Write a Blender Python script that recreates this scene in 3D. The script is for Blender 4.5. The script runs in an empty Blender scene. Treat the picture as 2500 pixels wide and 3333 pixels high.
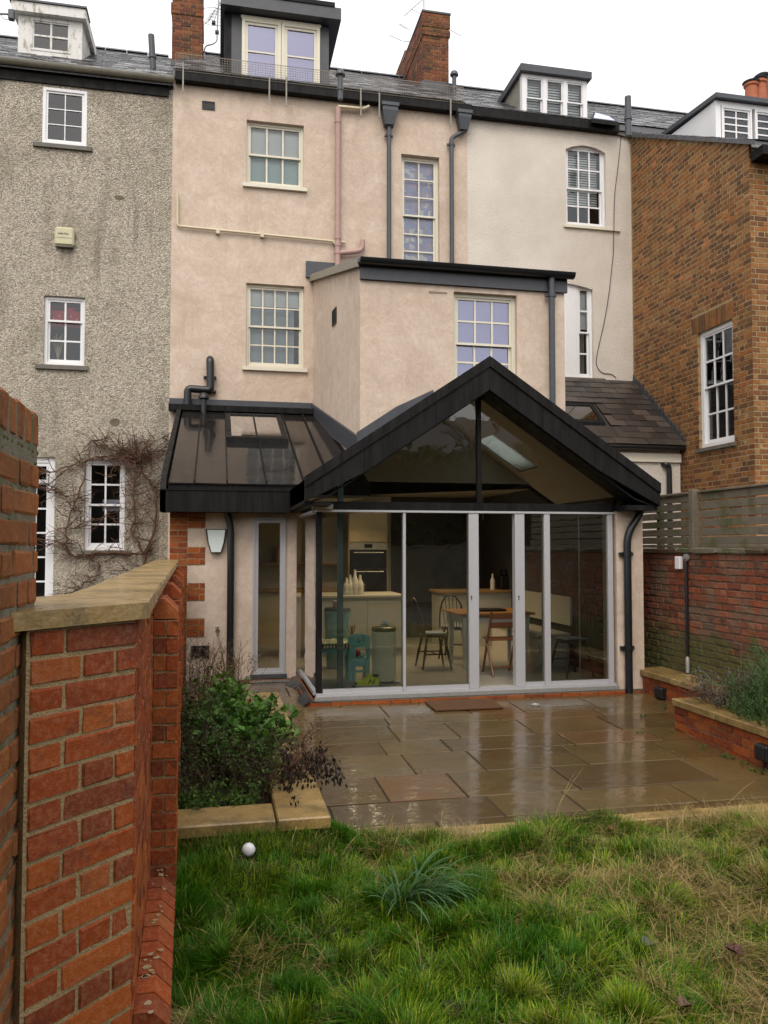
import bpy, math, random
import numpy as np
from mathutils import Vector, Matrix
random.seed(7); rng = np.random.default_rng(7)
sc = bpy.context.scene
COL = sc.collection
R = math.radians

# ------------------------------------------------------------------ camera, sky, sun, exposure
F, CAMZ, YAW, PIT = 2611.5, 1.82, R(11.73), R(2.44)
cam = bpy.data.cameras.new('camera'); camo = bpy.data.objects.new('camera', cam); COL.objects.link(camo)
camo.location = (0, 0, CAMZ); camo.rotation_euler = (R(90) + PIT, 0, -YAW)
cam.sensor_fit = 'VERTICAL'; cam.sensor_height = 36; cam.sensor_width = 27; cam.lens = 36 * F / 3333
cam.clip_start = 0.05; cam.clip_end = 2000
sc.camera = camo
world = bpy.data.worlds.new('World'); sc.world = world; world.use_nodes = True
wt = world.node_tree; wt.nodes.clear()
wo = wt.nodes.new('ShaderNodeOutputWorld')
SUN_EL, SUN_AZ = R(52), R(200)
sky = wt.nodes.new('ShaderNodeTexSky'); sky.sky_type = 'NISHITA'; sky.sun_disc = False
sky.sun_elevation = SUN_EL; sky.sun_rotation = SUN_AZ; sky.dust_density = 6; sky.air_density = 1.0
b1 = wt.nodes.new('ShaderNodeBackground'); b1.inputs['Strength'].default_value = 0.05
b2 = wt.nodes.new('ShaderNodeBackground'); b2.inputs['Color'].default_value = (1.0, 0.985, 0.955, 1); b2.inputs['Strength'].default_value = 0.95   # the closed cloud deck
wa = wt.nodes.new('ShaderNodeAddShader')
wt.links.new(sky.outputs[0], b1.inputs['Color']); wt.links.new(b1.outputs[0], wa.inputs[0]); wt.links.new(b2.outputs[0], wa.inputs[1])
wt.links.new(wa.outputs[0], wo.inputs['Surface'])
sun = bpy.data.lights.new('sun', 'SUN'); suno = bpy.data.objects.new('sun', sun); COL.objects.link(suno)
sun.energy = 0.7; sun.angle = R(25); sun.color = (1, .97, .93)
suno.rotation_euler = Vector((math.sin(SUN_AZ) * math.cos(SUN_EL), math.cos(SUN_AZ) * math.cos(SUN_EL), math.sin(SUN_EL))).to_track_quat('Z', 'Y').to_euler()
vs = sc.view_settings; vs.view_transform = 'Standard'; vs.look = 'None'; vs.gamma = 1; vs.use_curve_mapping = False
vs.exposure = 0.44
cy = sc.cycles; cy.use_denoising = True; cy.max_bounces = 8; cy.transparent_max_bounces = 16; cy.diffuse_bounces = 3; cy.glossy_bounces = 3
cy.sample_clamp_indirect = 6; cy.caustics_reflective = False; cy.caustics_refractive = False

# ------------------------------------------------------------------ measuring: a pixel of the 2500 x 3333 photograph and a real plane give a point
CAM = Vector((0, 0, CAMZ))
FWD = Vector((math.sin(YAW) * math.cos(PIT), math.cos(YAW) * math.cos(PIT), math.sin(PIT)))
RGT = Vector((math.cos(YAW), -math.sin(YAW), 0)); UPV = RGT.cross(FWD)
def ray(p): return FWD + RGT * ((p[0] - 1250) / F) + UPV * ((1666.5 - p[1]) / F)
def PY(p, Y): d = ray(p); return CAM + d * (Y / d.y)
def PX(p, X): d = ray(p); return CAM + d * (X / d.x)
def PZ(p, Z): d = ray(p); return CAM + d * ((Z - CAMZ) / d.z)
def PP(p, o, n): d = ray(p); return CAM + d * ((Vector(o) - CAM).dot(n) / d.dot(n))
def proj(P):
    d = Vector(P) - CAM; z = d.dot(FWD)
    return (1250 + F * d.dot(RGT) / z, 1666.5 - F * d.dot(UPV) / z, z) if z > .05 else (-9e9, -9e9, z)
def inframe(P, m=60): u, v, z = proj(P); return z > .05 and -m < u < 2500 + m and -m < v < 3333 + m
def q(c, r, x, y): return (833 * c + .5022 * x, (0, 833, 1666, 2500)[r] + .5022 * y)

# ------------------------------------------------------------------ mesh helpers
class Fr:                                     # a wall's own frame: s along it, d out of it, z up
    def __init__(s, O, e, n): s.O, s.e, s.n = Vector(O), Vector(e).normalized(), Vector(n).normalized()
    def p(s, a, d, z): return s.O + s.e * a + s.n * d + Vector((0, 0, z))
class MB:
    def __init__(s): s.v, s.f, s.t, s.k = [], [], [], .5
    def add(s, vs, fs):
        b = len(s.v); s.v += [tuple(x) for x in vs]; s.f += [tuple(b + i for i in f) for f in fs]; s.t += [s.k] * len(vs); return s
    def hexa(s, p): return s.add(p, [(0, 3, 2, 1), (4, 5, 6, 7), (0, 1, 5, 4), (1, 2, 6, 5), (2, 3, 7, 6), (3, 0, 4, 7)])
    def box(s, x0, x1, y0, y1, z0, z1): return s.hexa([(x0, y0, z0), (x1, y0, z0), (x1, y1, z0), (x0, y1, z0), (x0, y0, z1), (x1, y0, z1), (x1, y1, z1), (x0, y1, z1)])
    def fbox(s, f, a0, a1, d0, d1, z0, z1): return s.hexa([f.p(*c) for c in ((a0, d1, z0), (a1, d1, z0), (a1, d0, z0), (a0, d0, z0), (a0, d1, z1), (a1, d1, z1), (a1, d0, z1), (a0, d0, z1))])
    def cbox(s, x0, x1, y0, y1, z0, z1, b=.01, jit=0, M=None):
        L, H = (x0, y0, z0), (x1, y1, z1); vs = []; idx = {}
        for i in range(2):
            for j in range(2):
                for k in range(2):
                    c = [(L, H)[(i, j, k)[a]][a] for a in range(3)]; sg = [1 if (i, j, k)[a] == 0 else -1 for a in range(3)]
                    for ax in range(3):
                        w = [c[a] + (sg[a] * b if a != ax else 0) + (random.uniform(-jit, jit) if jit else 0) for a in range(3)]
                        idx[(i, j, k, ax)] = len(vs); vs.append(Vector(w) if M is None else M @ Vector(w))
        fs = []
        for ax in range(3):
            a, c = [n for n in range(3) if n != ax]
            for sd in range(2):
                ring = []
                for (p, r) in ((0, 0), (1, 0), (1, 1), (0, 1)):
                    k = [0, 0, 0]; k[ax] = sd; k[a] = p; k[c] = r; ring.append(idx[(*k, ax)])
                fs.append(ring)
            for p in range(2):
                for r in range(2):
                    k0 = [0, 0, 0]; k0[a] = p; k0[c] = r; k1 = list(k0); k1[ax] = 1
                    fs.append([idx[(*k0, a)], idx[(*k1, a)], idx[(*k1, c)], idx[(*k0, c)]])
        for i in range(2):
            for j in range(2):
                for k in range(2): fs.append([idx[(i, j, k, 0)], idx[(i, j, k, 1)], idx[(i, j, k, 2)]])
        return s.add(vs, fs)
    def quad(s, *p): return s.add(p, [tuple(range(len(p)))])
    def prism(s, poly, d):
        n = len(poly); P = [Vector(p) for p in poly]; d = Vector(d)
        return s.add(P + [p + d for p in P], [tuple(range(n)), tuple(range(2 * n - 1, n - 1, -1))] + [(i, i + n, (i + 1) % n + n, (i + 1) % n) for i in range(n)])
    def slab(s, a, b, c, d, t): return s.hexa([Vector(p) + Vector((0, 0, -t)) for p in (a, b, c, d)] + [Vector(p) for p in (a, b, c, d)])
    def tube(s, pts, r, n=8, cap=True):
        pts = [Vector(p) for p in pts]; rr = r if isinstance(r, (list, tuple)) else [r] * len(pts)
        vs, fs = [], []; m = len(pts); prev = None
        for i, p in enumerate(pts):
            t = (pts[min(i + 1, m - 1)] - pts[max(i - 1, 0)])
            t = t.normalized() if t.length > 1e-9 else Vector((0, 0, 1))
            if prev is None: prev = t.orthogonal().normalized()
            x = (prev - t * prev.dot(t)); x = x.normalized() if x.length > 1e-6 else t.orthogonal().normalized(); prev = x; y = t.cross(x)
            for k in range(n): a = 2 * math.pi * k / n; vs.append(p + (x * math.cos(a) + y * math.sin(a)) * rr[i])
        for i in range(m - 1):
            for k in range(n): fs.append((i * n + k, i * n + (k + 1) % n, (i + 1) * n + (k + 1) % n, (i + 1) * n + k))
        if cap: fs += [tuple(range(n - 1, -1, -1)), tuple(range((m - 1) * n, m * n))]
        return s.add(vs, fs)
    def lathe(s, prof, c, n=20, axis=None):
        vs, fs = [], []; c = Vector(c); m = len(prof)
        for (r, z) in prof:
            for k in range(n):
                a = 2 * math.pi * k / n; w = Vector((r * math.cos(a), r * math.sin(a), z)); vs.append(c + (axis @ w if axis is not None else w))
        for i in range(m - 1):
            for k in range(n): fs.append((i * n + k, i * n + (k + 1) % n, (i + 1) * n + (k + 1) % n, (i + 1) * n + k))
        fs += [tuple(range(n - 1, -1, -1)), tuple(range((m - 1) * n, m * n))]
        return s.add(vs, fs)
    def mesh(s, name, mat, smooth=None):
        me = bpy.data.meshes.new(name); me.from_pydata(s.v, [], s.f)
        at = me.attributes.new('tint', 'FLOAT', 'POINT'); at.data.foreach_set('value', s.t)
        me.materials.append(mat)
        if smooth: me.shade_smooth(); me.set_sharp_from_angle(angle=R(smooth))
        return me
    def build(s, name, mat, parent=None, smooth=None):
        return put(name, s.mesh(name, mat, smooth), parent)
def put(name, me, parent=None):
    o = bpy.data.objects.new(name, me); COL.objects.link(o)
    if parent is not None:
        o.parent = parent
        p, inv = parent, Matrix()
        r = p
        while r.parent is not None: r = r.parent
        if parent is r: inv = Matrix.LocRotScale(r.location, r.rotation_euler, None).inverted()
        o.matrix_parent_inverse = inv
    return o
def thing(name, label, cat, loc=(0, 0, 0), group=None, kind=None):
    o = bpy.data.objects.new(name, None); COL.objects.link(o); o.location = loc; o.empty_display_size = .1
    return tag(o, label, cat, group, kind)
def tag(o, label=None, cat=None, group=None, kind=None):
    for k, v in (('label', label), ('category', cat), ('group', group), ('kind', kind)):
        if v: o[k] = v
    return o
def struct(name, mb, mat, smooth=None): return tag(mb.build(name, mat, None, smooth), kind='structure')
def copy_tree(o, parent=None):
    c = o.copy(); COL.objects.link(c); c.parent = parent
    for ch in list(o.children): copy_tree(ch, c)
    return c
def arc(a, b, c, n=6):                         # a bent pipe: quadratic through the corner b
    a, b, c = Vector(a), Vector(b), Vector(c)
    return [a * (1 - t) ** 2 + b * 2 * t * (1 - t) + c * t * t for t in [i / n for i in range(n + 1)]]
def bend(pts, r, n=5):                         # polyline with rounded corners
    P = [Vector(p) for p in pts]; out = [P[0]]
    for i in range(1, len(P) - 1):
        u = (P[i - 1] - P[i]); w = (P[i + 1] - P[i]); k = min(r, u.length * .49, w.length * .49)
        out += arc(P[i] + u.normalized() * k, P[i], P[i] + w.normalized() * k, n)
    return out + [P[-1]]
_NT = {}
def vnoise(x, y, scale, seed=0):
    k = seed
    if k not in _NT: _NT[k] = np.random.default_rng(100 + seed).random((64, 64))
    T = _NT[k]; x = np.asarray(x) / scale + 31.7; y = np.asarray(y) / scale + 17.3
    i = np.floor(x).astype(int); j = np.floor(y).astype(int); fx = x - i; fy = y - j
    fx = fx * fx * (3 - 2 * fx); fy = fy * fy * (3 - 2 * fy)
    g = lambda a, b: T[a % 64, b % 64]
    return (g(i, j) * (1 - fx) + g(i + 1, j) * fx) * (1 - fy) + (g(i, j + 1) * (1 - fx) + g(i + 1, j + 1) * fx) * fy

# ------------------------------------------------------------------ procedural materials
class G:
    def __init__(s, name):
        s.m = bpy.data.materials.new(name); s.m.use_nodes = True; s.t = s.m.node_tree; s.t.nodes.clear()
        s.out = s.n('ShaderNodeOutputMaterial'); s.pos = s.n('ShaderNodeNewGeometry').outputs['Position']
    def n(s, k, **p):
        x = s.t.nodes.new(k)
        for a, b in p.items(): setattr(x, a, b)
        return x
    def set(s, sock, v):
        if isinstance(v, bpy.types.NodeSocket): s.t.links.new(v, sock)
        elif isinstance(v, (tuple, list)) and len(v) == 3 and sock.type == 'RGBA': sock.default_value = (*v, 1)
        else: sock.default_value = v
    def scaled(s, v=(1, 1, 1), vec=None):
        m = s.n('ShaderNodeMapping'); s.set(m.inputs['Vector'], vec or s.pos); m.inputs['Scale'].default_value = v; return m.outputs[0]
    def noise(s, sc, det=3, rough=.55, vec=None, dist=0):
        x = s.n('ShaderNodeTexNoise'); s.set(x.inputs['Vector'], vec or s.pos); x.inputs['Scale'].default_value = sc; x.inputs['Detail'].default_value = det
        x.inputs['Roughness'].default_value = rough; x.inputs['Distortion'].default_value = dist; return x.outputs['Fac']
    def voro(s, sc, vec=None, out='Distance', feat='F1'):
        x = s.n('ShaderNodeTexVoronoi', feature=feat); s.set(x.inputs['Vector'], vec or s.pos); x.inputs['Scale'].default_value = sc; return x.outputs[out]
    def ramp(s, f, *st):
        x = s.n('ShaderNodeValToRGB'); s.set(x.inputs[0], f); e = x.color_ramp.elements
        while len(e) < len(st): e.new(.5)
        for i, (p, c) in enumerate(st): e[i].position = p; e[i].color = (*c, 1) if isinstance(c, tuple) else (c, c, c, 1)
        return x.outputs[0]
    def mix(s, f, a, b, mode='MIX'):
        x = s.n('ShaderNodeMix', data_type='RGBA', blend_type=mode); s.set(x.inputs[0], f); s.set(x.inputs[6], a); s.set(x.inputs[7], b); return x.outputs[2]
    def math(s, op, a, b=0.0, c=0.0):
        x = s.n('ShaderNodeMath', operation=op); s.set(x.inputs[0], a); s.set(x.inputs[1], b); s.set(x.inputs[2], c); return x.outputs[0]
    def tint(s, nm='tint'): return s.n('ShaderNodeAttribute', attribute_name=nm).outputs['Fac']
    def axis(s, i):
        x = s.n('ShaderNodeSeparateXYZ'); s.set(x.inputs[0], s.pos); return x.outputs[i]
    def bump(s, h, st=.5, d=.01, nrm=None):
        x = s.n('ShaderNodeBump'); s.set(x.inputs['Height'], h); x.inputs['Strength'].default_value = st; x.inputs['Distance'].default_value = d
        if nrm: s.set(x.inputs['Normal'], nrm)
        return x.outputs[0]
    def bsdf(s, col, rough=.7, nrm=None, **k):
        b = s.n('ShaderNodeBsdfPrincipled'); s.set(b.inputs['Base Color'], col); s.set(b.inputs['Roughness'], rough)
        if nrm: s.set(b.inputs['Normal'], nrm)
        for a, v in k.items(): s.set(b.inputs[a.replace('_', ' ')], v)
        return b.outputs[0]
    def done(s, sh): s.t.links.new(sh, s.out.inputs['Surface']); return s.m
def plain(name, col, rough=.6, var=.12, sc=6, bump=0, bsc=60, **k):
    g = G(name); f = g.noise(sc, 4); c = g.mix(f, tuple(x * (1 - var) for x in col), tuple(min(1, x * (1 + var)) for x in col))
    nr = g.bump(g.noise(bsc, 3), bump, .004) if bump else None
    return g.done(g.bsdf(c, rough, nr, **k))
def brickmat(name, stops, stain=None, rough=.6, bump=.5, stain_amt=.5, moss=None, coat=0):
    g = G(name); c = g.ramp(g.tint(), *stops)
    c = g.mix(g.math('MULTIPLY', g.noise(9, 4), .55), c, g.mix(.5, c, (.08, .035, .022)))
    c = g.mix(g.ramp(g.noise(6.5, 5, .7, dist=.5), (.54, 0.0), (.6, .5)), c, g.mix(.7, c, (.07, .028, .026)))
    c = g.mix(g.ramp(g.noise(55, 3, .7), (.45, 0.0), (.75, .45)), c, g.mix(.55, c, (.5, .28, .16)))
    if stain: c = g.mix(g.math('MULTIPLY', g.ramp(g.noise(2.4, 5, .65), (.45, 0.0), (.62, 1.0)), stain_amt), c, stain)
    if moss:
        h = g.math('ADD', g.math('MULTIPLY', g.axis(2), -1 / moss[0]), g.math('ADD', g.math('MULTIPLY', g.noise(3.5, 5, .7), 1.7), moss[1]))
        c = g.mix(g.ramp(h, (.42, 0.0), (.62, .85)), c, g.mix(g.noise(14, 3), (.035, .05, .012), (.12, .13, .05)))
    h = g.math('ADD', g.noise(26, 4, .6), g.math('MULTIPLY', g.noise(170, 2), .4))
    return g.done(g.bsdf(c, rough, g.bump(h, bump * 1.5, .006), Coat_Weight=coat, Coat_Roughness=.25, Specular_IOR_Level=.12))
M = {}
M['red_brick'] = brickmat('red brick', ((0, (.17, .04, .016)), (.2, (.21, .042, .013)), (.5, (.275, .052, .012)), (.8, (.34, .085, .015)), (1, (.27, .075, .024))), rough=.6)
M['old_brick'] = brickmat('old orange brick', ((0, (.19, .06, .02)), (.5, (.25, .08, .022)), (1, (.31, .105, .03))), stain=(.07, .05, .025), stain_amt=.35, rough=.6)
M['wall_brick'] = brickmat('weathered wall brick', ((0, (.1, .035, .024)), (.4, (.21, .05, .024)), (.8, (.27, .066, .026)), (1, (.3, .12, .075))), stain=(.15, .12, .085), stain_amt=.8, moss=(.85, .62))
M['stock_brick'] = brickmat('brown stock brick', ((0, (.095, .045, .028)), (.25, (.165, .066, .026)), (.5, (.24, .1, .03)), (.75, (.34, .12, .032)), (.92, (.29, .17, .065)), (1, (.52, .18, .055))), stain=(.12, .085, .04), stain_amt=.35, rough=.75)
M['chimney_brick'] = brickmat('sooty chimney brick', ((0, (.06, .03, .027)), (.3, (.14, .045, .03)), (.7, (.21, .065, .032)), (1, (.27, .1, .045))), stain=(.05, .05, .025), stain_amt=.4, rough=.75)
def mortar(name, a, b, moss=0):
    g = G(name); c = g.mix(g.noise(18, 4), a, b)
    if moss: c = g.mix(g.ramp(g.noise(5, 4, .7), (.5, 0.0), (.62, moss)), c, (.06, .075, .02))
    return g.done(g.bsdf(c, .85, g.bump(g.math('ADD', g.noise(120, 4), g.noise(28, 3)), .8, .01)))
M['mortar_buff'] = mortar('buff mortar', (.24, .165, .075), (.35, .25, .125))
M['mortar_grey'] = mortar('mossy grey mortar', (.1, .085, .055), (.19, .16, .11), .8)
M['mortar_lime'] = mortar('lime mortar', (.27, .19, .095), (.38, .285, .155))
M['mortar_dark'] = mortar('dark mortar', (.09, .07, .05), (.16, .12, .08), .3)
def pebble():
    g = G('pebbledash'); vo = g.n('ShaderNodeTexVoronoi'); g.set(vo.inputs['Vector'], g.pos); vo.inputs['Scale'].default_value = 64
    sep = g.n('ShaderNodeSeparateColor'); g.set(sep.inputs[0], vo.outputs['Color'])
    c = g.ramp(sep.outputs[0], (0, (.12, .105, .095)), (.16, (.29, .25, .195)), (.45, (.56, .49, .385)), (.8, (.74, .67, .55)), (1, (.9, .86, .77)))
    vo2 = g.n('ShaderNodeTexVoronoi'); g.set(vo2.inputs['Vector'], g.pos); vo2.inputs['Scale'].default_value = 27
    s2 = g.n('ShaderNodeSeparateColor'); g.set(s2.inputs[0], vo2.outputs['Color'])
    c = g.mix(g.ramp(s2.outputs[1], (.66, 0.0), (.9, .5)), c, (.1, .085, .07))
    c = g.mix(.35, c, g.mix(g.noise(1.3, 4), (.47, .4, .3), (.58, .5, .39)))
    c = g.mix(g.ramp(g.noise(.8, 5, .65), (.48, 0.0), (.72, .45)), c, (.19, .155, .095))
    c = g.mix(g.math('MULTIPLY', g.ramp(g.noise(4.5, 4, .6, vec=g.scaled((1, 1, .1))), (.5, 0.0), (.7, .6)), g.ramp(g.noise(.7, 4), (.45, 0.0), (.62, 1.0))), c, (.13, .105, .065))
    h = g.math('SUBTRACT', 1.0, g.math('MULTIPLY', vo.outputs['Distance'], 1.3))
    return g.done(g.bsdf(c, .8, g.bump(h, 1, .02)))
M['pebbledash'] = pebble()
def limewash():
    g = G('pink limewash'); big = g.noise(1.1, 6, .62, dist=1.6); mid = g.noise(4.5, 5, .6, dist=2.2)
    c = g.ramp(big, (.28, (.5, .395, .31)), (.48, (.59, .475, .38)), (.72, (.67, .56, .46)))
    c = g.mix(g.ramp(mid, (.42, .26), (.6, 0.0)), c, (.43, .32, .245))
    sw = g.noise(2.6, 8, .62, vec=g.scaled((1, 1, .8)), dist=3.4); c = g.mix(g.ramp(sw, (.5, 0.0), (.535, .32), (.57, 0.0)), c, (.4, .29, .215))
    c = g.mix(g.ramp(g.noise(3.4, 7, .65, dist=2.6), (.53, 0.0), (.6, .2), (.66, .05)), c, (.74, .64, .54))
    c = g.mix(g.ramp(g.noise(2.1, 5, .7, dist=.8), (.56, 0.0), (.74, .4)), c, (.46, .32, .2))
    c = g.mix(g.math('MULTIPLY', g.ramp(g.noise(5.5, 4, .6, vec=g.scaled((1, 1, .09))), (.52, 0.0), (.72, .3)), g.ramp(g.noise(.9, 4), (.42, 0.0), (.62, 1.0))), c, (.32, .23, .155))
    return g.done(g.bsdf(c, .85, g.bump(g.math('ADD', mid, g.math('MULTIPLY', g.noise(60, 3), .25)), .35, .012)))
M['limewash'] = limewash()
def rough_cream():
    g = G('cream roughcast'); c = g.ramp(g.noise(1.2, 5), (.3, (.6, .535, .46)), (.7, (.73, .67, .595)))
    c = g.mix(g.ramp(g.noise(2, 5, .7, vec=g.scaled((2.2, 1, .35))), (.6, 0.0), (.78, .35)), c, (.42, .33, .22))
    return g.done(g.bsdf(c, .9, g.bump(g.math('ADD', g.noise(42, 5, .65), g.math('MULTIPLY', g.voro(60), .4)), .75, .025)))
M['cream_render'] = rough_cream()
def slate():
    g = G('wet slate'); c = g.ramp(g.tint(), (0, (.045, .045, .05)), (.5, (.11, .11, .12)), (.8, (.2, .2, .21)), (1, (.42, .42, .43)))  # palest tints put the wet sheen into the slate colour
    c = g.mix(g.ramp(g.noise(3.5, 5, .7), (.55, 0.0), (.7, .5)), c, (.12, .1, .06))
    return g.done(g.bsdf(c, g.ramp(g.noise(14, 3), (.3, .12), (.7, .4)), g.bump(g.noise(22, 4), .4, .01)))
M['slate'] = slate()
def mossy_slate():
    g = G('mossy slate'); c = g.ramp(g.tint(), (0, (.025, .022, .02)), (.5, (.045, .038, .033)), (1, (.075, .06, .05)))
    c = g.mix(g.ramp(g.math('ADD', g.noise(4, 5, .7), g.math('MULTIPLY', g.axis(2), -.16)), (-.05, 0.0), (.06, .6)), c, (.09, .055, .022))
    return g.done(g.bsdf(c, .35, g.bump(g.noise(22, 4), .4, .01)))
M['mossy_slate'] = mossy_slate()
def wetzinc():
    g = G('wet dark zinc'); w = g.noise(3.2, 3, .5, vec=g.scaled((1, .45, 1)), dist=.6)
    r = g.ramp(g.noise(4, 4), (.35, .05), (.75, .16))
    return g.done(g.bsdf((.014, .012, .011), r, g.bump(w, .16, .02), Specular_IOR_Level=.11))
M['wet_zinc'] = wetzinc()
def blackmetal():
    g = G('black zinc cladding'); c = g.mix(g.ramp(g.noise(3, 6, .7, vec=g.scaled((5, 5, .5))), (.4, 0.0), (.75, 1.0)), (.004, .0039, .0038), (.017, .0164, .0158))
    return g.done(g.bsdf(c, g.ramp(g.noise(7, 3), (.3, .45), (.7, .7)), g.bump(g.noise(5, 2), .1, .01), Specular_IOR_Level=.16))
M['black_metal'] = blackmetal()
M['lead'] = plain('lead flashing', (.05, .054, .064), .45, .35, 7, .3, 18)
M['black_plastic'] = plain('black plastic', (.012, .013, .015), .32, .2)
M['grey_pipe'] = plain('grey cast iron pipe', (.05, .056, .066), .42, .2)
M['pink_pipe'] = plain('pink painted soil pipe', (.4, .25, .22), .5, .22, 14)
M['cream_pipe'] = plain('cream waste pipe', (.6, .52, .36), .5, .12)
M['white_paint'] = plain('white paint', (.76, .76, .77), .4, .05, 12)
M['old_white'] = None
def flaky():
    g = G('flaking white paint'); c = g.mix(g.ramp(g.noise(7, 6, .7, vec=g.scaled((1.5, 1, .6))), (.52, 0.0), (.66, .9)), (.66, .65, .62), (.23, .19, .14))
    return g.done(g.bsdf(c, .6, g.bump(g.noise(30, 4), .4, .006)))
M['old_white'] = flaky()
M['cream_paint'] = plain('cream paint', (.68, .64, .52), .4, .06, 12)
M['alu'] = plain('light grey aluminium', (.45, .45, .465), .33, .05, 20, 0, Metallic=.15)
M['steel'] = plain('galvanised steel', (.45, .45, .44), .4, .3, 30, 0, Metallic=.6)
M['rail_wire'] = plain('rusty wire', (.2, .17, .13), .6, .3)
M['stone_sill'] = plain('grey stone sill', (.13, .12, .1), .7, .3, 12, .3)
M['gutter_grey'] = plain('mossy grey gutter', (.25, .235, .19), .55, .3, 6)
def coping():
    g = G('buff coping stone'); c = g.ramp(g.noise(2.4, 6, .65), (.3, (.16, .1, .03)), (.5, (.26, .165, .055)), (.72, (.37, .25, .1)))
    c = g.mix(g.ramp(g.noise(6, 6, .75), (.48, 0.0), (.62, .75)), c, (.085, .06, .02))
    c = g.mix(g.ramp(g.noise(60, 3), (.5, 0.0), (.8, .35)), c, (.5, .4, .2))
    return g.done(g.bsdf(c, g.ramp(g.noise(3, 4), (.35, .2), (.65, .6)), g.bump(g.noise(40, 5), .45, .008), Coat_Weight=.25, Coat_Roughness=.2))
M['coping'] = coping()
def paving():
    g = G('wet sandstone paving'); c = g.ramp(g.tint(), (0, (.06, .036, .012)), (.35, (.092, .056, .019)), (.65, (.118, .078, .028)), (.85, (.115, .066, .023)), (1, (.13, .066, .024)))
    c = g.mix(g.math('MULTIPLY', g.noise(3.5, 6, .65), .8), c, g.mix(.5, c, (.045, .028, .01)))
    c = g.mix(g.ramp(g.noise(1.2, 5, .7), (.5, 0.0), (.68, .55)), c, (.05, .04, .01))
    wet = g.noise(1.7, 4, .6)
    n1 = g.bump(g.math('ADD', g.noise(5, 3, .5, vec=g.scaled((1, 2.2, 1))), g.math('MULTIPLY', g.noise(26, 3), .14)), .2, .02)
    return g.done(g.bsdf(c, g.ramp(wet, (.35, .22), (.65, .5)), n1, Specular_IOR_Level=.2, Coat_Weight=g.ramp(g.noise(1.1, 4, .6), (.38, .35), (.55, 1.0)), Coat_IOR=1.34, Coat_Roughness=g.ramp(wet, (.4, .015), (.7, .14)), Coat_Normal=n1))
M['paving'] = paving()
M['joint'] = plain('dark wet joint', (.03, .024, .014), .6, .4, 12, .5, 80); M['soil'] = plain('dark wet soil', (.022, .015, .009), .8, .4, 9, .8, 40)
def thatch():
    g = G('lawn thatch'); c = g.ramp(g.noise(6, 5), (.3, (.014, .02, .005)), (.6, (.035, .036, .011)), (.8, (.07, .055, .02)))
    return g.done(g.bsdf(c, .9, g.bump(g.noise(40, 4), .8, .02)))
M['thatch'] = thatch()
def blade(name, rough=.42, tr=.25):
    g = G(name); c = g.n('ShaderNodeAttribute', attribute_name='col').outputs['Color']
    t = g.n('ShaderNodeBsdfTranslucent'); g.set(t.inputs[0], g.mix(.5, c, g.mix(1, c, (1, 1, .4), 'MULTIPLY')))
    m = g.n('ShaderNodeMixShader'); m.inputs[0].default_value = tr
    g.t.links.new(g.bsdf(c, rough, None, Specular_IOR_Level=.2), m.inputs[1]); g.t.links.new(t.outputs[0], m.inputs[2]); return g.done(m.outputs[0])
M['blade'] = blade('grass blade'); M['leaf'] = blade('leaf', .38, .3)
def glass(name, tintc=(.9, .94, .92), ior=1.5, mul=1.6, add=.0, rc=(.95, .97, 1)):
    g = G(name); f = g.n('ShaderNodeFresnel'); f.inputs[0].default_value = ior
    k = g.math('MULTIPLY_ADD', f.outputs[0], mul, add); k = g.math('MINIMUM', k, 1.0)
    a = g.n('ShaderNodeBsdfTransparent'); g.set(a.inputs[0], tintc); b = g.n('ShaderNodeBsdfGlossy'); b.inputs['Roughness'].default_value = 0.0; g.set(b.inputs[0], rc); g.set(b.inputs['Normal'], g.bump(g.noise(3.2, 2), .05, .02))
    m = g.n('ShaderNodeMixShader'); g.t.links.new(k, m.inputs[0]); g.t.links.new(a.outputs[0], m.inputs[1]); g.t.links.new(b.outputs[0], m.inputs[2])
    return g.done(m.outputs[0])
M['glass'] = glass('window glass'); M['door_glass'] = glass('door glass', (.82, .84, .81), mul=2.0)
M['modern_glass'] = glass('coated glass', (.75, .75, .85), mul=2.2, add=.16, rc=(.74, .75, 1))
M['sky_glass'] = glass('roof window glass', (.8, .85, .82), mul=2.4, add=.05)
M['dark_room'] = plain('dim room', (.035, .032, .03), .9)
M['timber_grey'] = None
def timber(name, a, b, moss=0):
    g = G(name); v = g.scaled((1.2, 1.2, 14)); c = g.mix(g.noise(4, 5, .6, vec=v), a, b); c = g.mix(g.math('MULTIPLY', g.tint(), .4), c, g.mix(.6, c, (.05, .04, .03)))
    if moss: c = g.mix(g.ramp(g.noise(2.6, 5, .7), (.48, 0.0), (.62, moss)), c, (.055, .065, .012))
    return g.done(g.bsdf(c, .65, g.bump(g.noise(9, 4, vec=v), .4, .006)))
M['timber_grey'] = timber('weathered fence timber', (.11, .09, .065), (.2, .17, .125), .75)
M['wood'] = plain('varnished pine', (.3, .16, .055), .4, .2, 10); M['dark_wood'] = plain('dark elm wood', (.07, .042, .022), .4, .25, 10)
M['interior_white'] = plain('interior plaster', (.5, .47, .4), .7, .04); M['interior_dark'] = plain('interior dark grey wall', (.04, .04, .04), .8, .1)
M['floor_int'] = plain('pale floor', (.3, .3, .27), .35, .08, 3)
def blindmat():
    g = G('white blind'); t = g.n('ShaderNodeBsdfTranslucent'); g.set(t.inputs[0], (.95, .98, .95)); m = g.n('ShaderNodeMixShader'); m.inputs[0].default_value = .85
    g.t.links.new(g.bsdf((.75, .78, .74), .7), m.inputs[1]); g.t.links.new(t.outputs[0], m.inputs[2]); return g.done(m.outputs[0])
M['lit_blind'] = blindmat()
def emis(name, col, st):
    g = G(name); e = g.n('ShaderNodeEmission'); g.set(e.inputs[0], col); e.inputs[1].default_value = st; return g.done(e.outputs[0])
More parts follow.
